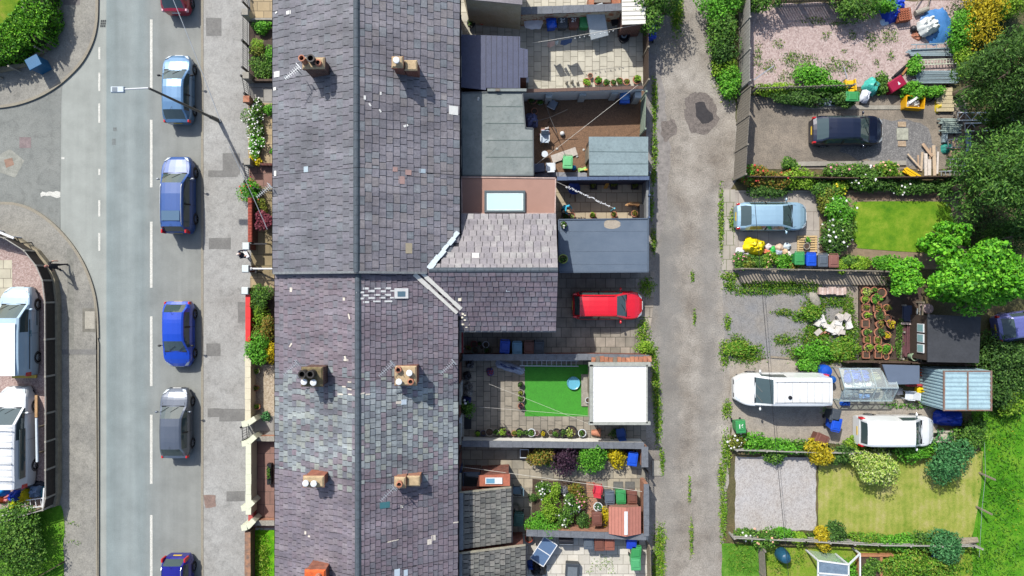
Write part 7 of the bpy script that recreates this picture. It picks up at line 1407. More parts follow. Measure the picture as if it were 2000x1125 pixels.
WD=[(1480, 566, 60, 12), (1560, 562, 50, 14), (1460, 690, 34, 22), (1440, 672, 20, 20), (1530, 610, 24, 8), (1560, 620, 20, 10), (1530, 664, 24, 12), (1590, 660, 40, 22), (1620, 690, 50, 22), (1590, 600, 26, 26), (1630, 590, 36, 12), (1655, 610, 14, 40), (1660, 660, 20, 40), (1600, 640, 30, 20), (1640, 700, 40, 10), (1560, 690, 30, 16), (1425, 556, 12, 14), (1500, 556, 60, 8), (1580, 720, 20, 12)]
tufts('weeds', 'weeds spreading over the shale plot', WD, G_weed, dens=420, size=.08, h=.22, cat='weeds')
for lb, px, py, rx, ry, h, m, n in (('bramble bush in the bottom middle of the weedy plot', 1590, 690, 1.2, .6, .7, G_bright, 1000), ('bramble bush beside the pot columns', 1650, 682, .9, .7, .8, G_weed, 900), ('weedy bush left of the white stones', 1586, 610, .7, .5, .6, G_weed, 500), ('low bush above the white van', 1576, 714, .8, .4, .7, G_bright, 600), ('weed clump at the lane edge above the white van', 1450, 684, .9, .5, .4, G_weed, 700)):bush(lb, px, py, rx, ry, h, m, n, group='weedy bushes of the shale plot')
solo('old_plank', MB().bar((0, 0, .04), (1.2, -.08, .04), .12, .05), m_wood, 'old plank lying above the long white van', 'plank', W(1505, 697, 0))
# black shed and its garden strip
shed('black felt roofed shed with glazed lane side under the bright tree', [(1812, 614), (1916, 619), (1912, 709), (1812, 707)], 2.2, mat('black_felt', C(70, 72, 76), var=.14, scale=1.5, fine=.2), mat('shed_brown', C(80, 66, 56), var=.15, scale=6))
tt=bpy.context.scene.objects['garden_shed.001']
for dy in (-.62, 0, .62):w=MB().box((-1.52+.0, dy), (.06, .52), 1.1, 1.75).build('window', m_pvc, tt);MB().box((-1.53, dy), (.06, .42), 1.15, 1.7).build('pane', glass('shed_pane', C(150, 190, 190), .1), w)
solo('paint_tin_lid', MB().lathe((0, 0, 0), [(.3, .0), (.32, .5), (.3, .55), (.01, .58)], 22), mat('pink_lid', C(206, 180, 180), var=.15, scale=4), 'round pinkish lidded barrel above the black shed', 'barrel', W(1813, 603, .5)-Vector((0, 0, .5)), smooth=40)
pot_('green drum with an open mouth beside the black shed', 1787, 697, .24, .6, flat('drum_green', C(160, 184, 150), .5), name='drum', group=None)
fence('garden_edging', 'pair of timber rails beside the black shed', [(1790, 590), (1786, 706)], .7, m_wood, style='rails');fence('garden_edging', 'pale board edging left of the dark veg beds', [(1762, 596), (1758, 700)], .3, m_conc, style='slats')
solo('steel_beam', MB().box((0, 0), (.18, 3.4), 0, .12), flat('beam_grey', C(168, 176, 180), .5), 'long grey beam lying beside the black shed wall', 'beam', W(1793, 655, 0), 1);solo('cross_board', MB().box((0, 0), (1.0, .14), .3, .36), mat('board_pink', C(206, 186, 176)), 'short pinkish board across the timber rails', 'board', W(1775, 632, .3)-Vector((0, 0, .3)), -2)
poles('bundle of dark maroon canes in the veg bed', 1776, 664, 1.9, .55, 9, mat('cane_maroon', C(110, 70, 74)), rot=90, name='cane_bundle', cat='canes', group=None);solo('cold_frame', MB().box((0, 0), (.5, 1.0), 0, .2).box((0, .2), (.44, .12), .2, .22).box((0, -.2), (.44, .12), .2, .22), flat('frame_navy', C(70, 78, 104), .4), 'dark blue cold frame above the maroon canes', 'cold frame', W(1770, 612, .1))
for i, (px, py, n_)in enumerate(((1756, 640, 'upper'), (1756, 680, 'lower'))):bush(n_+' seedling row beside the pale edging', px, py, .25, .7, .35, G_mid, 200, lf=.05, name='seedlings', cat='plants')
fence('plot_fence', 'dark plank fence between the pots and the clear plastic frame', [(1640, 704), (1760, 706), (1915, 712)], 1.0, m_wood_dark)
# clear frame, tanks and clutter
t=thing('glasshouse', 'clear panelled glasshouse frame filled with blue bags and white rolls', 'glasshouse', W(1680, 752, 0));A, B, zt=W(1625, 748, 0)-t.location, W(1726, 748, 0)-t.location, 1.5;x0, x1=-1.75, 1.5;y0, y1=-.85, 1.15
mfr=flat('glasshouse_frame', C(190, 206, 206), .4, .3);mb=MB()
for y, z in ((y0, .9), (y1, .9), (y0+.9, 1.6)):mb.bar((x0, y, z), (x1, y, z), .06)
for i in range(6):
 x=lerp(x0, x1, i/5);mb.bar((x, y0, .9), (x, y0+.9, 1.6), .045);mb.bar((x, y0+.9, 1.6), (x, y1, .9), .045);mb.bar((x, y0, 0), (x, y0, .9), .045);mb.bar((x, y1, 0), (x, y1, .9), .045)
mb.build('frame', mfr, t)
for q in (((x0, y0, .9), (x1, y0, .9), (x1, y0+.9, 1.6), (x0, y0+.9, 1.6)), ((x0, y0+.9, 1.6), (x1, y0+.9, 1.6), (x1, y1, .9), (x0, y1, .9)), ((x0, y0, 0), (x1, y0, 0), (x1, y0, .9), (x0, y0, .9)), ((x1, y0, 0), (x1, y1, 0), (x1, y1, .9), (x1, y0, .9))):MB().quad(*q).build('pane', clear('plastic_pane', (.86, .94, .94), .16), t)
o=t.location
for nm, lb, cat, dx, dy, sx, sy, h, m, sd in (('refuse_bag', 'left blue bag inside the glasshouse frame', 'bag', -.75, .55, .9, .9, .5, flat('bag_royal', C(36, 92, 200), .4), 1), ('refuse_bag', 'right blue bag inside the glasshouse frame', 'bag', -.05, .6, .8, .8, .5, flat('bag_royal', C(36, 92, 200), .4), 2), ('sheet_roll', 'large white sheet roll inside the glasshouse frame', 'roll', -.2, .05, 1.9, .5, .4, flat('roll_white', C(240, 238, 232), .6), 3), ('sheet_roll', 'cream pipe roll inside the glasshouse frame', 'roll', .4, -.3, 1.5, .32, .3, mat('roll_cream', C(224, 212, 190)), 4), ('clutter_heap', 'mixed jars and bottles inside the glasshouse frame', 'clutter', -.8, -.5, 1.2, .6, .3, mat('jars', C(176, 190, 200), col2=C(120, 110, 90), scale=9, var=.2), 5), ('garden_sack', 'pale blue crumpled sack inside the glasshouse frame', 'sack', .1, -.65, .7, .35, .3, flat('sack_sky', C(120, 160, 214), .4), 6), ('garden_sack', 'green and tan sacks inside the glasshouse frame', 'sack', .9, .5, .9, .7, .3, mat('sack_mix', C(120, 140, 96), col2=C(190, 170, 130), scale=3, var=.1), 7)):solo(nm, MB().crumple((0, 0, 0), sx, sy, h, 0, sd+90, 9), m, lb, cat, o+Vector((dx, dy, .3)), smooth=60)
for lb, px, py, r, m in (('large ribbed blue barrel behind the long white van', 1613, 725, .38, flat('barrel_blue', C(26, 84, 190), .4)), ('small dark blue drum below the ribbed barrel', 1625, 741, .24, flat('drum_blue', C(30, 92, 170), .3))):solo('water_barrel', MB().lathe((0, 0, 0), [(r*.9, 0), (r, .2), (r*.94, .25), (r, .3), (r, .5), (r*.94, .55), (r, .6), (r*.85, .75), (r*.3, .8), (.01, .82)], 20), m, lb, 'barrel', W(px, py, .6)-Vector((0, 0, .6)), smooth=40, group='water barrels')
solo('cardboard_flattened', MB().crumple((0, 0, 0), .7, .5, .12, 20, 70), mat('cardboard', C(206, 176, 140), var=.08), 'flattened cardboard between barrel and glasshouse', 'cardboard', W(1615, 748, 0));solo('blue_basin', MB().crumple((0, 0, 0), .7, .3, .3, 0, 71), flat('bag_royal', C(36, 92, 200), .4), 'blue bag against the outside of the glasshouse', 'bag', W(1650, 788, 0), smooth=60)
shed('low slate blue flat roof beside the glasshouse', [(1724, 712), (1796, 714), (1796, 750), (1737, 751)], 1.4, mat('lowroof_blue', C(104, 118, 138), var=.06, scale=2), m_wood_dark, over=.03)
for lb, px, py, sx, sy, h, c in (('orange red chair cushion heap beside the blue container', 1812, 730, .8, .7, .5, C(220, 110, 84)), ('white sack below the low slate blue roof', 1757, 765, .5, .5, .4, C(236, 234, 236)), ('red canoe end below the low slate blue roof', 1790, 753, 1.2, .2, .3, C(206, 80, 84)), ('yellow plastic bag beside the red canoe end', 1799, 762, .6, .5, .35, C(248, 214, 20)), ('brown wicker basket beside the glasshouse', 1739, 768, .4, .6, .4, C(150, 126, 104))):solo('clutter_heap', MB().crumple((0, 0, 0), sx, sy, h, 0, int(px), 8), flat('heap%d'%px, c, .5), lb, 'clutter', W(px, py, .2)-Vector((0, 0, .2)), smooth=60)
chair('white garden chair between the glasshouse and the blue container', 1776, 772, 85, m_wpl, m_wpl)
tufts('weeds', 'weeds between the white vans and the blue container', [(1780, 792, 40, 8), (1750, 790, 26, 8), (1800, 780, 16, 10), (1612, 800, 10, 10)], G_bright, dens=140, size=.08, h=.25, cat='weeds')
# shipping container
t=thing('storage_container', 'pale blue ribbed metal container with rusty seams', 'container', W(1870, 760, 0));P=[W(1842, 725, 2.3), W(1931, 728, 2.3), W(1935, 801, 2.3), W(1843, 801, 2.3)];o=t.location;q=[(p.x-o.x, p.y-o.y)for p in P];cx0, cx1, cy0, cy1=q[3][0], q[2][0], q[2][1], q[0][1]
m_cont=mat('container_blue', C(172, 202, 210), .5, var=.1, scale=2, fine=.06, bump=.1);mrust=mat('container_rust', C(150, 140, 134), col2=C(150, 100, 72), var=.15, scale=5)
def ribbed(u0, u1, f, n, m, nm):
 mb=MB()
 for i in range(n):
  a, b, c, d=[lerp(u0, u1, (i+k)/n)for k in (0, .4, .5, .9)];e=lerp(u0, u1, (i+1)/n)
  for (s, hs), (r, hr)in (((a, 0), (b, 0)), ((b, 0), (c, 1)), ((c, 1), (d, 1)), ((d, 1), (e, 0))):mb.quad(f(s, 0, hs), f(r, 0, hr), f(r, 1, hr), f(s, 1, hs))
 return mb.build(nm, m, t)
ribbed(cy0, cy1, lambda u, v, h:(lerp(cx0, cx1, v), u, 2.3+.035*h), 9, m_cont, 'roof');ribbed(cy0, cy1, lambda u, v, h:(cx0-.04*h, u, lerp(0, 2.3, v)), 12, m_cont, 'end_wall');ribbed(cx0, cx1, lambda u, v, h:(u, cy0-.04*h, lerp(0, 2.3, v)), 12, m_cont, 'side_wall');ribbed(cx0, cx1, lambda u, v, h:(u, cy1+.04*h, lerp(0, 2.3, v)), 12, m_cont, 'side_wall');MB().box((cx1, (cy0+cy1)/2), (.04, cy1-cy0), 0, 2.3).build('door', m_cont, t)
mb=MB();mb.bar((lerp(cx0, cx1, .5), cy0, 2.35), (lerp(cx0, cx1, .5), cy1, 2.35), .08, .05)
for x in (cx0, cx1):mb.bar((x, cy0-.04, 2.33), (x, cy1+.04, 2.33), .09, .08)
for y in (cy0, cy1):mb.bar((cx0+.05, y, 2.33), (cx1-.05, y, 2.33), .07, .07)
mb.build('roof_rail', mrust, t)
solo('tarpaulin', MB().crumple((0, 0, 0), 1.9, 1.0, .5, -5, 75, 12), flat('tarp_royal', C(22, 62, 180), .4), 'blue tarpaulin spilling out below the container', 'tarpaulin', W(1850, 816, .2), smooth=60);solo('compost_bay', MB().box((0, .3), (1.4, .1), 0, .3).box((0, -.3), (1.4, .1), 0, .3).box((.7, 0), (.1, .7), 0, .3).box((-.7, 0), (.1, .7), 0, .3).box((.1, 0), (.5, .4), .1, .32), mat('frame_pale', C(206, 196, 176)), 'pale timber compost frame right of the smaller white van', 'frame', W(1836, 851, .2));solo('tyre', MB().lathe((0, 0, 0), [(.18, .02), (.32, .02), (.36, .12), (.32, .22), (.18, .22)], 18, cap=False), m_tyre, 'black tyre beside the container tarpaulin', 'tyre', W(1838, 806, 0), smooth=40)
solo('cover_sheet', MB().crumple((0, 0, 0), 1.3, .45, .15, 5, 77), flat('sheet_silver', C(206, 216, 224), .4), 'silver white sheet under the smaller white van side', 'sheet', W(1780, 872, 0), smooth=60)
wheelie_bin('green bin with white mark standing at the lane edge below the long van', 1447, 833, 184, b_green, number='16');wheelie_bin('blue bin between the two white vans', 1634, 830, -12, b_blue);wheelie_bin('dark grey bin behind the blue one between the vans', 1632, 812, -14, b_dkgrey);wheelie_bin('brown bin tipped against the golden bush', 1606, 858, 66, b_brown)
# hedge rows and lawn shrubs
HR='bushes along the rail fence below the vans'
for lb, px, py, rx, ry, h, m, n, fl in (('golden yellow round bush beside the tipped brown bin', 1600, 886, .72, .72, 1.2, G_gold, 1300, None), ('large pale variegated bush overhanging the dry lawn', 1714, 898, 1.2, 1.1, 1.9, G_pale, 2200, None), ('blue green conifer bush at the corner of the dry lawn', 1854, 896, 1.0, 1.15, 1.9, G_blue, 1900, None), ('green bush between the pale and blue green bushes', 1780, 880, 1.2, .6, 1.1, G_bright, 1300, None), ('dark bush left of the pale variegated bush', 1648, 890, .8, .6, 1.0, G_dark, 800, None), ('bush with white blooms at the lane end of the rail fence', 1437, 862, .5, .4, .7, G_olive, 340, F_white), ('green bush second along the rail fence', 1478, 868, .9, .45, .8, G_bright, 800, None), ('green bush third along the rail fence', 1530, 870, 1.0, .45, .8, G_bright, 900, None), ('bush hanging over the gravel edge, fourth along the rail', 1516, 890, .6, .45, .7, G_mid, 500, None), ('bush left of the golden round bush', 1566, 872, .6, .4, .8, G_mid, 500, None), ('light bush between the smaller van and the pale bush', 1672, 866, .6, .35, .6, G_lime, 380, None), ('dark green bush right of the compost frame', 1890, 850, .9, .7, 1.1, G_mid, 900, None), ('rounded dark conifer bush right of the black shed', 1950, 705, 1.4, 1.25, 2.2, G_dark, 2400, None), ('tall dark bush behind the blue container', 1960, 760, 1.0, 1.1, 2.0, G_dark, 1500, None), ('dark bush at the right edge beside the meadow', 1994, 720, .9, 1.3, 2.0, G_dark, 1300, None), ('lime bush behind the blue container at the meadow', 1975, 782, .7, .8, 1.3, G_lime, 700, None)):bush(lb, px, py, rx, ry, h, m, n, fl=fl, group=HR, blobs=14)
fence('rail_fence', 'pale rail fence under the hedge below the vans', [(1430, 873), (1600, 878), (1700, 879)], .9, m_oldfence, style='rails')
fence('rail_fence', 'rail fence with a missing bay at the bottom plots', [(1424, 1040), (1560, 1046), (1700, 1054), (1880, 1056), (1896, 1060)], 1.0, m_oldfence, style='rails')
fence('plot_fence', 'short grey fence dividing the two bottom lawns', [(1480, 1062), (1486, 1170)], 1.2, m_oldfence2, style='slats')
BB='bushes along the bottom rail fence'
for lb, px, py, rx, ry, h, m, n, fl in (('bush at the lane end of the bottom border', 1455, 1044, .6, .4, .7, G_mid, 450, F_white), ('pink white rose bush in the bottom border', 1492, 1050, .8, .6, 1.1, G_mid, 650, F_peach), ('round green bush right of the roses in the bottom border', 1526, 1044, .6, .4, .8, G_bright, 560, None), ('pale green bush in the bottom border', 1562, 1050, .5, .4, .6, G_lime, 380, None), ('golden bush in the bottom border', 1604, 1050, .6, .65, .9, G_gold, 800, None), ('dark green bush right of the golden one in the bottom border', 1632, 1044, .7, .6, .9, G_dark, 800, None), ('mixed bush in the middle of the bottom border', 1690, 1054, 1.2, .5, .8, G_weed, 1000, None), ('green bush right of the mixed bush', 1752, 1056, 1.1, .5, .8, G_bright, 1000, None), ('leafy bush below the lawn corner', 1800, 1056, .8, .5, .9, G_mid, 800, None), ('blue green bush at the meadow corner', 1846, 1066, 1.0, 1.0, 1.4, G_blue, 1500, None), ('tangled bush right of the greenhouse', 1770, 1104, 1.4, .8, 1.1, G_weed, 1500, None), ('green bush at the bottom edge by the greenhouse', 1650, 1114, .8, .6, 1.1, G_bright, 900, None), ('green plants in the timber bed', 1704, 1112, .6, .5, .7, G_mid, 500, None), ('tangled bush below the blue green bush', 1840, 1108, 1.2, .7, 1.0, G_weed, 1200, None)):bush(lb, px, py, rx, ry, h, m, n, fl=fl, group=BB, blobs=12, fn=14)
solo('compost_bin', MB().lathe((0, 0, 0), [(.42, 0), (.4, .5), (.3, .85), (.26, .9), (.01, .95)], 22), flat('compost_teal', C(40, 88, 112), .4), 'dark teal dome compost bin on the bottom lawn', 'compost bin', W(1531, 1087, .5)-Vector((0, 0, .5)), smooth=45)
t=thing('greenhouse', 'white framed greenhouse with dusty panes at the bottom edge', 'greenhouse', W(1608, 1097, 0));mb=MB();x0, x1, yt, yb=-1.1, .75, .75, -1.6;o=t.location
for (a, b)in (((x0, yt, 1.7), (x1, yt-.25, 1.7)), ((x0, yt, 1.7), (x0, yb, 1.7)), ((x1, yt-.25, 1.7), (x1, yb, 1.7)), ((x0, .0, 1.7), (x1, -.15, 1.7)), ((x0, yt, 0), (x0, yt, 1.7)), ((x1, yt-.25, 0), (x1, yt-.25, 1.7)), ((x1, yt-.25, 1.7), (x1+1.1, yt+.1, .9)), ((x1+1.1, yt+.1, .9), (x1+1.1, yb, .9)), ((x1+1.1, yt+.1, 0), (x1+1.1, yt+.1, .9))):mb.bar(a, b, .08)
mb.build('frame', m_pvc, t);pm=mat('dusty_pane', C(126, 146, 164), .2, var=.15, scale=3)
MB().quad((x0, yb, 1.69), (x1, yb, 1.69), (x1, -.17, 1.69), (x0, -.02, 1.69)).build('pane', mat('dusty_pane2', C(176, 186, 194), .25, var=.15, scale=3), t);MB().quad((x0, .02, 1.69), (x1, -.13, 1.69), (x1, yt-.25, 1.69), (x0, yt, 1.69)).build('pane', pm, t);MB().quad((x0+.02, yt, 0), (x1, yt-.25, 0), (x1, yt-.25, 1.66), (x0+.02, yt, 1.66)).build('pane', clear('green_pane', (.8, .9, .85), .2), t)
t=thing('raised_bed', 'terracotta timber edged raised bed at the bottom edge', 'raised bed', W(1706, 1105, 0));mb=MB()
for (x, y, w, h)in ((0, .75, 2.2, .14), (-1.05, -.4, .14, 2.2), (.35, -.4, .14, 2.2)):mb.box((x, y), (w, h), 0, .3)
mb.build('edging', mat('bed_timber', C(190, 132, 92), var=.15), t);MB().box((-.35, -.4), (1.3, 2.1), 0, .2).build('soil', m_soil, t)
solo('water_butt', MB().lathe((0, 0, 0), [(.22, 0), (.24, .6), (.2, .7), (.01, .72)], 16), flat('butt_blue', C(30, 64, 160), .4), 'small blue drum under the blue green corner bush', 'drum', W(1837, 1094, .6)-Vector((0, 0, .6)), smooth=40)
solo('log_pile', MB().tube((-.6, 0, .12), (.6, .2, .12), .12, n=8).tube((-.5, .3, .12), (.7, .35, .12), .12, n=8).tube((-.5, .15, .3), (.6, .3, .3), .12, n=8), m_wood, 'weathered log pile at the meadow corner', 'logs', W(1884, 1062, .2))
t=thing('fence_posts', 'two leaning posts of a wire fence at the meadow edge', 'fence', W(1915, 985, 0))
for px, py in ((1912, 923), (1906, 989)):p=W(px, py, 0)-t.location;MB().bar((p.x, p.y, 0), (p.x+.25, p.y-.15, 1.1), .09).build('post', m_wood, t)
a, b=W(1925, 928, 1)-t.location, W(1918, 994, 1)-t.location;MB().path([(a.x, a.y+2, .9), (a.x, a.y, 1.0), (b.x, b.y, 1.0), (b.x-.1, b.y-3, .9)], .01).build('wire', m_alu, t)
tufts('buttercups', 'buttercups dotted through the meadow', [(1960, 850, 40, 60), (1975, 1000, 30, 60)], G_yellow, dens=6, size=.05, h=.25, cat='flowers');tufts('meadow_grass', 'long grass of the meadow along its edge', [(1950, 840, 60, 60), (1960, 960, 50, 90), (1950, 1080, 60, 60), (1900, 1100, 30, 30)], leaf('meadow_blade', [C(58, 122, 22), C(92, 156, 34), C(126, 180, 46), C(72, 138, 24)]), dens=70, size=.09, h=.3)
tufts('undergrowth', 'leafy undergrowth filling the borders between the right hand plots', [(1480, 350, 40, 14), (1550, 352, 60, 14), (1630, 352, 50, 16), (1710, 352, 60, 14), (1790, 366, 60, 8), (1640, 430, 26, 50), (1500, 512, 60, 8), (1680, 514, 70, 8), (1490, 870, 60, 9), (1580, 872, 60, 9), (1700, 874, 60, 8), (1790, 876, 60, 12), (1500, 1046, 60, 8), (1600, 1048, 60, 9), (1720, 1054, 80, 10), (1820, 1060, 50, 12), (1420, 60, 20, 50), (1410, 110, 14, 50), (1550, 180, 90, 12), (1640, 186, 60, 12)], G_mid, dens=260, size=.075, h=.35, cat='undergrowth')
tufts('rough_grass', 'rough grass and weeds of the bottom plots', [(1450, 1090, 36, 40), (1520, 1100, 26, 30), (1560, 1090, 20, 20), (1680, 1100, 40, 20), (1440, 700, 26, 10)], G_weed, dens=120, size=.07, h=.15)
tufts('undergrowth', 'dark undergrowth beneath the trees at the right edge', [(1930, 60, 50, 70), (1950, 160, 60, 60), (1960, 240, 60, 50), (1930, 380, 50, 60), (1920, 460, 60, 40), (1960, 700, 50, 60), (1960, 790, 50, 30), (1900, 830, 30, 24), (1800, 1100, 70, 26), (1890, 20, 40, 24), (1740, 550, 26, 12)], G_dark, dens=200, size=.09, h=.45, cat='undergrowth')
# trees
TR='trees along the right edge'
tree('willow_tree', 'dark feathery tree at the upper right edge over the scaffold', 1992, 130, 5.5, 2.9, 3.0, 9.0, G_dark, 9000, .13, group=TR, blobs=26, asp=.3, trunk_r=.25)
tree('willow_tree', 'largest dark green tree at the right edge above the bright one', 1975, 345, 5.5, 3.0, 3.3, 9.5, leaf('deep_leaf', [C(50, 92, 34), C(84, 134, 50), C(112, 164, 60), C(62, 108, 38), C(138, 182, 80)]), 12000, .13, group=TR, blobs=30, asp=.32, trunk_r=.28)
tree('willow_tree', 'dark tree between the lattice beams and the largest tree', 1990, 225, 4.0, 1.6, 1.6, 6.5, G_dark, 2600, .12, group=TR, blobs=14, asp=.3)
tree('willow_tree', 'dim understorey tree with bare branches beside the bright tree', 1985, 460, 3.0, 2.2, 1.6, 5.0, G_dark, 4000, .1, group=TR, blobs=16, asp=.32, fill=.5)
tree('broadleaf_tree', 'vivid bright green broadleaf tree at the right edge', 1910, 545, 4.0, 3.1, 2.6, 7.0, leaf('vivid_leaf', [C(64, 142, 20), C(104, 192, 32), C(140, 222, 50), C(80, 164, 22), C(164, 236, 74)]), 8500, .14, group=TR, blobs=26, asp=.6)
tree('broadleaf_tree', 'smaller bright green tree reaching over the round lawn corner', 1848, 470, 2.5, 1.4, 1.3, 4.6, MATS['vivid_leaf'], 2600, .12, group=TR, blobs=14, asp=.6)
tree('broadleaf_tree', 'low yellow green tree at the end of the picket fence', 1770, 545, 2.0, 1.5, 1.3, 3.2, MATS['vivid_leaf'], 2600, .11, group=TR, blobs=14, asp=.6, bare=.15)
t, d=vehicle('parked_car', 'violet blue car half hidden under the bright tree at the right edge', 'car', 1995, 632, 8, 4.2, 1.76, 1.45, paint('violet_paint', C(112, 116, 182), metal=.2), '', 'hatch')
line('overhead_wire', 'black overhead wire crossing the plots from the navy car plot to the bottom', [(1474, 392), (1548, 1200)], 5.0, 5.2, .014, m_black, cat='wire', sag=.2)
# ================================================================ left side and front gardens
hp=[(120, -100), (112, 30), (104, 66), (84, 98), (44, 124), (-60, 148)]
# corner hedge as one clipped mass
SEED[0]+=1;g=np.random.default_rng(SEED[0]);path=curve([W(x-34, y-34 if y>90 else y-6, .9)for x, y in hp], 10);o=path[20];t=thing('hedge', 'clipped vivid green hedge curving round the corner lawn', 'hedge', (o.x, o.y, .1));pts=[]
for _ in range(17000):
 i=int(g.integers(0, len(path)-1));p=path[i].lerp(path[i+1], g.random());d=(path[i+1]-path[i]).normalized();nr=Vector((-d.y, d.x, 0));u=g.uniform(-1, 1);r=g.random()
 if r<.6:w, z=u*.95, 1.5+g.normal()*.06-.12*abs(u)**3
 else:w, z=math.copysign(.93+g.normal()*.05, u), g.uniform(.1, 1.45)
 w*=1+.12*math.sin(i*.7);q=p+nr*w;pts.append((q.x-o.x, q.y-o.y, z))
link('foliage', leaves_mesh('foliage', np.array(pts), .075, g, G_hedge, up=.8, asp=.6), t);mb=MB();prev=None
mb.prism([(x-o.x, y-o.y)for x, y in ribbon([(v.x, v.y)for v in path], 1.3)], .05, 1.3);mb.build('hedge_core', mat('twig_mass', C(60, 74, 34), var=.3, scale=6), t)
def lowwall(lb, pxs, h=.28, th=.26):return wall('kerb_wall', lb, pxs, h, th, mat('wall_cap', C(164, 152, 126), var=.2, scale=3), z=.1, zpx=0)
lowwall('low stone kerb wall following the curve of the corner hedge', [(p.x, p.y)for p in curve([Vector((*q, 0))for q in [(117, -100), (115, 10), (114, 36), (108, 66), (92, 98), (74, 114), (40, 132), (-60, 150)]], 5)])
t=thing('concrete_posts', 'grey concrete posts tied to the low wall round the corner hedge', 'posts', W(80, 80, 0))
for px, py in ((118, 44), (109, 74), (92, 103), (42, 140), (8, 154)):p=W(px, py, 0)-t.location;MB().box((p.x, p.y), (.1, .12), .1, 1.15, 30).build('post', m_conc, t)
p=W(66, 122, 1.1);t=thing('grit_bin', 'blue street cabinet standing against the corner hedge', 'cabinet', (p.x, p.y, .1), 28);mcab=flat('cabinet_blue', C(38, 104, 146), .45);MB().box((0, 0), (.74, .62), 0, 1.0).build('body', mcab, t);MB().tbox((0, 0), (.86, .74), (.82, .7), 1.0, 1.08).build('lid', mcab, t, bevel=.015)
# driveway fence (lower left)
fp=[(-60, 440), (0, 458), (40, 468), (78, 492), (100, 520), (112, 548), (117, 590), (118, 800), (118, 960), (113, 982), (78, 992), (40, 1004)]
lowwall('low stone kerb wall below the dark driveway fence', [(x+2, y)for x, y in fp], .4, .22)
t=thing('driveway_fence', 'dark slatted fence with pale concrete posts between the vans and the pavement', 'fence', W(112, 700, 0)+Vector((0, 0, .1)));o=t.location;P=[W(x, y, 0)-Vector((o.x, o.y, 0))for x, y in fp];msl=mat('fence_dark', C(66, 58, 50), var=.25, scale=6);npost=0
for a, b in zip(P, P[1:]):
 L=(b-a).length;n=max(1, round(L/1.95));d=(b-a).normalized()
 for i in range(n):
  c=a.lerp(b, i/n);e=a.lerp(b, (i+1)/n);MB().box((c.x, c.y), (.11, .11), 0, 1.32, math.degrees(math.atan2(d.y, d.x))).build('post', m_conc, t)
  mb=MB()
  for k in range(8):mb.bar((c.x, c.y, .42+k*.105), (e.x, e.y, .42+k*.105), .025, .09)
  mb.build('panel', msl, t);MB().bar((c.x, c.y, 1.29), (e.x, e.y, 1.29), .05, .04).build('rail', m_oldfence, t)
solo('road_sign_post', MB().bar((-.9, .35, .9), (.7, -.3, .9), .14, .05).tube((-.6, .2, 0), (-.6, .2, .9), .04).tube((.5, -.2, 0), (.5, -.2, .9), .04), m_pvc, 'white street nameplate on posts beside the curved kerb wall', 'sign', W(28, 458, 0)+Vector((0, 0, .1)));solo('lamp_bracket', MB().tube((0, 0, 0), (.1, -.1, 1.0), .035), m_darkmetal, 'thin dark stub post beside the nameplate', 'post', W(64, 474, 0)+Vector((0, 0, .1)))
# junk by the drive
JK='things stored behind the drive fence'
for nm, lb, cat, px, py, sx, sy, h, c in (('storage_tub', 'bright cyan plastic tub at the left edge behind the lower van', 'tub', 4, 960, .7, .7, .5, C(24, 150, 226)), ('storage_tub', 'royal blue plastic box between cyan tub and yellow bag', 'tub', 31, 969, .75, .7, .6, C(40, 86, 220)), ('rubble_bag', 'yellow bag right of the royal blue box', 'bag', 50, 969, .5, .9, .6, C(244, 220, 30)), ('rubble_bag', 'lime yellow bag below the royal blue box', 'bag', 28, 987, .5, .5, .5, C(206, 216, 20)), ('garden_sack', 'blue grey sack right of the yellow bag', 'sack', 70, 960, .8, .9, .5, C(116, 140, 170)), ('garden_sack', 'teal sheet in the fence corner behind the lower van', 'sack', 88, 964, .7, .9, .3, C(52, 120, 136)), ('garden_sack', 'pink and red rags left of the royal blue box', 'rags', 14, 974, .5, .6, .35, C(206, 120, 120)), ('garden_sack', 'orange brown rags at the left edge', 'rags', 2, 975, .5, .7, .35, C(190, 84, 40)), ('garden_sack', 'black sheet under the back of the lower van', 'sheet', 60, 948, 1.6, .5, .25, C(40, 44, 56))):solo(nm, MB().crumple((0, 0, 0), sx, sy, h, 0, int(px)+200, 9), flat('junk_%d_%d'%(px, py), c, .45), lb, cat, W(px, py, .3)-Vector((0, 0, .19)), smooth=60, group=JK)
t=ladder('white ladder lying behind the drive fence', (44, 986), (96, 979), .5, 5, m_pvc, z=.5);solo('fence_rail', MB().bar((0, 0, .5), (.1, 1.4, .5), .08), m_pvc, 'white upright rail at the end of the ladder', 'rail', W(94, 992, 0));t=thing('pipe_bundle', 'pale pipe and timber leaning on the inside of the drive fence', 'pipe', W(93, 860, 0));MB().tube((0, 1.6, 1.0), (.05, -1.1, 1.0), .08).build('pipe', flat('pipe_white', C(226, 236, 240), .4), t);MB().bar((.0, 3.0, 1.0), (0, 1.65, 1.0), .16, .1).build('timber', mat('timber_tan', C(196, 156, 110)), t);[MB().box((0, k), (.1, .1), .1, .9).build('support', m_wood, t)for k in (1, -.6)]
bush('dense dark green bush in the lower left corner', 22, 1058, 1.5, 2.2, 2.2, G_mid, 3600, blobs=20);bush('light green shoots beside the lower left bush', 46, 1012, .6, .4, .8, G_bright, 500);bush('bush with pale flowers at the left edge under the rags', 14, 1008, .7, .5, .9, G_mid, 600, fl=F_white)
fence('rail_fence', 'dark low rail crossing the lower left lawn', [(127, 1096), (82, 1122)], .5, m_wood_dark, style='rails');tufts('verge_grass', 'grass creeping over the pavement edge at the lower left', [(138, 1020, 12, 6), (150, 1024, 10, 4), (140, 1056, 10, 5), (155, 1060, 8, 4), (128, 1040, 4, 40)], G_blade, dens=60, size=.06, h=.06, z=.1)
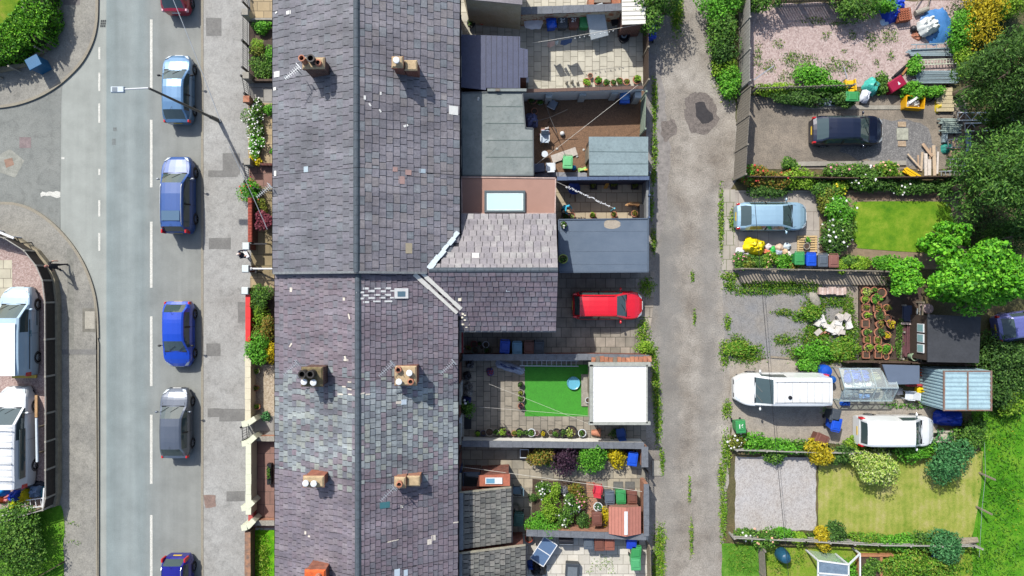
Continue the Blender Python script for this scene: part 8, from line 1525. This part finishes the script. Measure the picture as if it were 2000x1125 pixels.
# street lamp and wires
B_=W(430, 237, 0);Tp=W(290, 172, 7.6);hd=W(232, 175, 7.75);t=thing('street_lamp', 'tall grey lamp post leaning over the road with an outreach arm', 'street lamp', (B_.x, B_.y, .1));o=t.location;L=lambda v:Vector((v.x-o.x, v.y-o.y, v.z-.1));mpole=flat('lamp_grey', C(112, 112, 108), .5, .3)
MB().tube((0, 0, 0), (L(Tp)*.16), .13, .12, 10).tube(L(Tp)*.16, L(Tp), .085, .06, 10).build('pole', mpole, t);a, b=L(Tp), L(hd);MB().tube(a, b+(a-b)*.2, .045).build('arm', flat('lamp_white', C(220, 222, 222), .4), t);d=(b-a).normalized();c=b+d*.05
MB().tbox((c.x, c.y), (.72, .34), (.66, .28), c.z-.07, c.z+.07, 180).build('lamp_head', flat('lamp_head_grey', C(200, 212, 220), .4), t, bevel=.02);MB().box((c.x-.12, c.y), (.26, .22), c.z+.071, c.z+.085).build('lamp_cap', flat('lamp_cap_grey', C(120, 132, 142)), t)
line('overhead_wire', 'pale overhead wire from the lamp post up past the crimson car', [(431, 238), (322, -40)], 6.0, 6.6, .02, m_alu, cat='wire', sag=.15);line('overhead_wire', 'pale overhead wire running over the front gardens to the house', [(448, 286), (522, 448)], 6.0, 5.0, .02, m_alu, cat='wire', sag=.1)
# front gardens ------------------------------------------------
m_fpath=slab('front_flags', C(196, 174, 134), C(176, 156, 122), C(130, 116, 92), .8, .6);m_fred=slab('front_red', C(160, 122, 108), C(144, 110, 98), C(112, 90, 80), .8, .8);m_fgrey=slab('front_grey', C(164, 160, 152), C(154, 150, 142), C(120, 116, 108), 1.2, .9)
for i, (y0, y1, m, x0)in enumerate(((-300, 36, m_fpath, 490), (36, 158, m_soil, 488), (158, 202, m_fgrey, 488), (202, 322, m_fpath, 486), (322, 366, m_fred, 488), (366, 540, slab('front_tan', C(166, 148, 110), C(150, 134, 102), C(112, 104, 70), .8, .7), 492), (540, 562, m_fpath, 490), (562, 712, m_soil, 492), (712, 812, mat('cream_gravel', C(190, 172, 146), var=.2, scale=2, fine=.3, fscale=26, world=True, speck=([(0, C(140, 120, 96)), (.5, C(196, 178, 150)), (1, C(226, 214, 194))], 14, .55)), 496), (812, 860, m_fgrey, 494), (860, 1030, m_fred, 492))):sheet('front_path' if m not in (m_soil, )else 'soil_bed', rect(x0, y0, 600, y1), m, .114)
sheet('lawn', rect(494, 1034, 600, 1400), grass('front_grass', C(70, 140, 14), C(108, 178, 26), C(150, 190, 50), 2.2), .114)
tufts('lawn_grass', 'unmown grass of the front garden at the bottom', [(514, 1080, 16, 50), (514, 1110, 16, 50)], G_blade, dens=240, size=.08, h=.2, z=.12)
fence('front_railing', 'black iron railing round the topmost front path', [(480, -20), (488, 18)], 1.0, m_darkmetal, style='iron', z=.1);fence('front_railing', 'black iron railing along the shrub front garden', [(486, 40), (486, 142)], .95, m_darkmetal, style='iron', z=.1);fence('front_gate', 'black iron gate below the shrub front garden', [(484, 158), (490, 192)], .95, m_darkmetal, style='iron', z=.1);fence('front_gate', 'dark iron gate by the reddish front path', [(488, 326), (490, 360)], .9, m_darkmetal, style='iron', z=.1);fence('front_railing', 'dark iron railing across the garden with the red acer', [(508, 372), (540, 376)], .9, m_darkmetal, style='iron', z=.1);fence('front_railing', 'dark iron railing beside the white pipe rail', [(512, 532), (545, 548)], .9, m_darkmetal, style='iron', z=.1);fence('front_gate', 'black iron gate between the two cream angled walls', [(484, 828), (486, 855)], .95, m_darkmetal, style='iron', z=.1)
def pillar(label, px, py, m, h=1.15, s=.36, cap=None):
 p=W(px, py, h);t=thing('gate_pillar', label, 'gate pillar', (p.x, p.y, .1), 0, 'front gate pillars');MB().box((0, 0), (s, s), 0, h-.1).build('shaft', m, t);MB().tbox((0, 0), (s+.1, s+.1), (s+.02, s+.02), h-.1, h).build('cap', cap or m, t)
m_capw=mat('cap_white', C(226, 236, 234), var=.05)
for lb, px, py, m, c, h in (('cream gate pillar at the topmost front path', 479, 24, m_cream, m_conc, 1.1), ('grey gate pillar at the corner of the shrub garden', 481, 148, m_conc, None, 1.1), ('brick gate pillar above the white daisy bed', 482, 194, m_brick_pale, None, 1.0), ('dark gate pillar below the yellow flowers', 483, 316, m_conc, None, 1.0), ('white capped pillar at the foot of the red brick wall', 481, 481, m_brick, m_capw, 1.2), ('white capped pillar beside the white pipe rail', 480, 525, m_brick, m_capw, 1.2), ('white capped pillar at the top of the scarlet wall', 479, 568, m_brick, m_capw, 1.2)):pillar(lb, px, py, m, h, cap=c)
m_ridgebrick=brick('red_ridge_brick', C(196, 96, 74), C(170, 80, 62))
t=wall('front_wall', 'red brick front wall with ridged coping beside the red acer', [(490, 386), (490, 474)], .95, .24, m_brick_dark, None, z=.1);mb=MB();o=t.location
for i in range(30):mb.tbox((0, -2.65+i*.09-.04), (.3, .075), (.22, .06), .95, 1.03)
mb.v=[(x, y, z)for x, y, z in mb.v];mb.build('coping', mat('coping_red', C(190, 92, 72), var=.2, scale=8), t)
wall('front_wall', 'scarlet painted front wall beside the dense shrubs', [(486, 574), (486, 668)], .9, .28, flat('scarlet_paint', C(220, 44, 40), .6), flat('scarlet_cap', C(226, 50, 46), .5), .05, .02, z=.1);wall('front_wall', 'cream brick front wall beside the gravel front garden', [(486, 694), (486, 822)], .9, .3, mat('cream_brickwork', C(226, 216, 184), var=.12, scale=5), mat('cream_cap', C(232, 222, 192), var=.08), .06, .05, z=.1);wall('front_wall', 'smooth pale cream wall beside the brown paved front yard', [(487, 866), (487, 1004)], 1.0, .28, mat('pale_cream', C(232, 234, 206), var=.06), mat('pale_cream', C(232, 234, 206)), .05, .05, z=.1)
mcw=mat('pale_cream', C(232, 234, 206))
for lb, a, b in (('angled cream wall end above the iron gate', (474, 828), (500, 816)), ('angled cream wall end below the iron gate', (474, 866), (500, 851)), ('angled cream wall end at the foot of the pale cream wall', (473, 992), (496, 978)), ('lower angled cream wall end above the front grass', (473, 1030), (498, 1014))):wall('front_wall', lb, [a, ((a[0]+b[0])/2-1, a[1]-2), b], 1.0, .3, mcw, mcw, .05, .03, z=.1)
wall('garden_divider', 'low brick divider between the grey path and the brown yard', [(502, 856), (560, 856)], .6, .24, m_brick_pale, m_conc, .05, .06, z=.1);wall('garden_divider', 'low brick divider between the brown yard and the front grass', [(500, 1020), (560, 1020)], .6, .24, m_brick_pale, m_conc, .05, .06, z=.1);wall('garden_divider', 'dark divider below the shrub front garden', [(490, 157), (560, 157)], .5, .12, m_wood_dark, z=.1);wall('garden_divider', 'dark divider below the sandy front path', [(508, 321), (560, 322)], .5, .14, m_brick_dark, z=.1);wall('garden_divider', 'grey divider below the topmost front path', [(490, 38), (560, 38)], .4, .12, m_conc, z=.1)
wall('front_wall', 'rough stone wall beside the front grass at the bottom', [(486, 1036), (486, 1200)], .7, .34, mat('rubble_stone', C(120, 108, 100), col2=C(176, 132, 104), var=.25, scale=3, fine=.25), mat('rubble_top', C(130, 116, 108), col2=C(190, 140, 106), var=.25, scale=4), .1, .02, z=.1)
solo('red_step', MB().box((0, 0), (.32, .9), 0, .5), flat('step_red', C(190, 90, 84)), 'red painted block between the two lower angled wall ends', 'block', W(491, 1003, .5)-Vector((0, 0, .4)))
t=thing('pipe_rail', 'white pipe handrail between two pillars and the house', 'handrail', W(512, 525, .9)-Vector((0, 0, .8)));MB().tube((-.65, 0, .9), (1.6, 0, .9), .05).build('rail', m_pvc, t);MB().tube((-.65, 0, 0), (-.65, 0, .93), .09).build('post', m_pvc, t);MB().ball((-.65, 0, .96), .12, .12, .1).build('finial', m_pvc, t)
solo('boot_rail', MB().bar((0, 0, .8), (.95, 0, .8), .09).bar((.9, 0, 0), (.9, 0, .8), .06), m_darkmetal, 'dark metal bar reaching from the red wall into the garden', 'rail', W(502, 478, 0)+Vector((0, 0, .1)))
FG='front garden plants'
for lb, px, py, rx, ry, h, m, n, fl, z in (('fern like plant at the top of the shrub front garden', 514, 52, .6, .4, .7, G_bright, 500, None, .1), ('yellow green plant in the middle of the shrub front garden', 504, 88, .45, .4, .6, G_lime, 360, None, .1), ('dark plant below the yellow green one', 504, 102, .45, .35, .6, G_olive, 300, None, .1), ('low leafy mass at the bottom of the shrub front garden', 510, 130, .75, .75, .7, G_mid, 900, None, .1), ('leafy strip plant against the shrub garden wall', 526, 115, .3, .8, .5, G_bright, 350, None, .1), ('small white flowered plant below the brick pillar', 502, 202, .4, .25, .4, G_mid, 220, F_white, .1), ('green plant beside the small white flowered one', 526, 212, .35, .4, .5, G_bright, 300, None, .1), ('white daisy bush, upper of the daisy bed', 495, 228, .58, .75, .8, G_mid, 800, F_white, .1), ('white daisy bush, middle of the daisy bed', 499, 258, .5, .6, .7, G_mid, 600, F_white, .1), ('white daisy bush, lower of the daisy bed', 500, 288, .5, .7, .8, G_bright, 650, F_white, .1), ('yellow flowering plant at the foot of the daisy bed', 499, 311, .38, .34, .6, G_yellow, 330, None, .1), ('red flowering bush at the top of the red brick wall', 488, 374, .62, .7, 1.0, G_bright, 700, F_red, .1), ('red acer in the tan paved front garden', 517, 431, .5, .55, 1.2, G_red, 620, None, .1), ('dark creeping plant above the red acer', 510, 404, .45, .5, .6, G_olive, 340, None, .1), ('dark green shrub at the top of the dense shrubs', 514, 583, .65, .75, 1.2, G_mid, 1000, None, .1), ('lime shrub in the middle of the dense shrubs', 507, 616, .6, .7, 1.1, G_lime, 900, None, .1), ('orange bronze shrub beside the house, dense shrubs', 524, 636, .4, .7, 1.1, G_orange, 600, None, .1), ('olive shrub below the lime one in the dense shrubs', 500, 652, .6, .45, 1.0, G_olive, 520, None, .1), ('big green shrub at the foot of the dense shrubs', 503, 683, .85, .85, 1.4, G_bright, 1500, None, .1), ('yellow flowering shrub beside the big green shrub', 527, 690, .35, .7, 1.0, G_yellow, 500, None, .1), ('small pale succulent on the cream gravel', 519, 812, .3, .28, .3, G_blue, 180, None, .1), ('young plant on the sandy front path edge', 532, 295, .15, .15, .3, G_bright, 60, None, .1)):shrub('front_plant', lb, 'plant', px, py, rx, ry, h, m, n=n, lf=.065, z=z, flowers=fl, group=FG, fn=90 if 'daisy' in lb else 26, fs=.05)
for lb, px, py, m in (('green topped pot, upper on the cream gravel', 502, 725, G_lime), ('straggly pot, middle on the cream gravel', 500, 758, G_olive), ('yellow green pot, lower on the cream gravel', 503, 794, G_lime)):pot_(lb, px, py, .19, .35, m_terra if 'upper' not in lb else m_conc, m, .15, z=.1, n=70)
t=thing('window_planter', 'long dark planter of greenery against the house front', 'planter', W(526, 926, .4)-Vector((0, 0, .29)));MB().box((0, 0), (.26, 1.3), 0, .35).build('trough', m_darkmetal, t);SEED[0]+=1;g=np.random.default_rng(SEED[0]);P, d=cloud(g, .13, .6, .3, 160, z0=0);P[:, 2]+=.3;link('plant', leaves_mesh('plant', P, .05, g, G_mid, nrm=d), t)
for px, py in ((533, 715), ):pass
# ================================================================ camera, light, sky
sc_=bpy.context.scene
cam=bpy.data.cameras.new('camera');cam.sensor_width=36;cam.lens=24;cam.clip_end=2000;cam.clip_start=.5
co=bpy.data.objects.new('camera', cam);C0.objects.link(co);co.location=(0, 0, CAM_H);co.rotation_euler=(0, 0, 0);sc_.camera=co
sd=Vector((-.467, .80, 1)).normalized();elev=math.asin(sd.z);az=math.atan2(sd.x, sd.y)
s=bpy.data.lights.new('sun', 'SUN');s.energy=4.1;s.angle=R(.55);s.color=(1, .972, .925)
so=bpy.data.objects.new('sun', s);C0.objects.link(so);so.rotation_euler=sd.to_track_quat('Z', 'Y').to_euler();so.location=(-20, 30, 40)
w=bpy.data.worlds.new('World');sc_.world=w;w.use_nodes=True;nt=w.node_tree
sky=nt.nodes.new('ShaderNodeTexSky');sky.sky_type='NISHITA';sky.sun_disc=False;sky.sun_elevation=elev;sky.sun_rotation=az;sky.altitude=100;sky.dust_density=2.0
bg=nt.nodes['Background'];nt.links.new(sky.outputs[0], bg.inputs[0]);bg.inputs[1].default_value=.14
vs=sc_.view_settings;vs.view_transform='Standard';vs.look='None';vs.exposure=1.02;vs.gamma=1;vs.use_curve_mapping=False
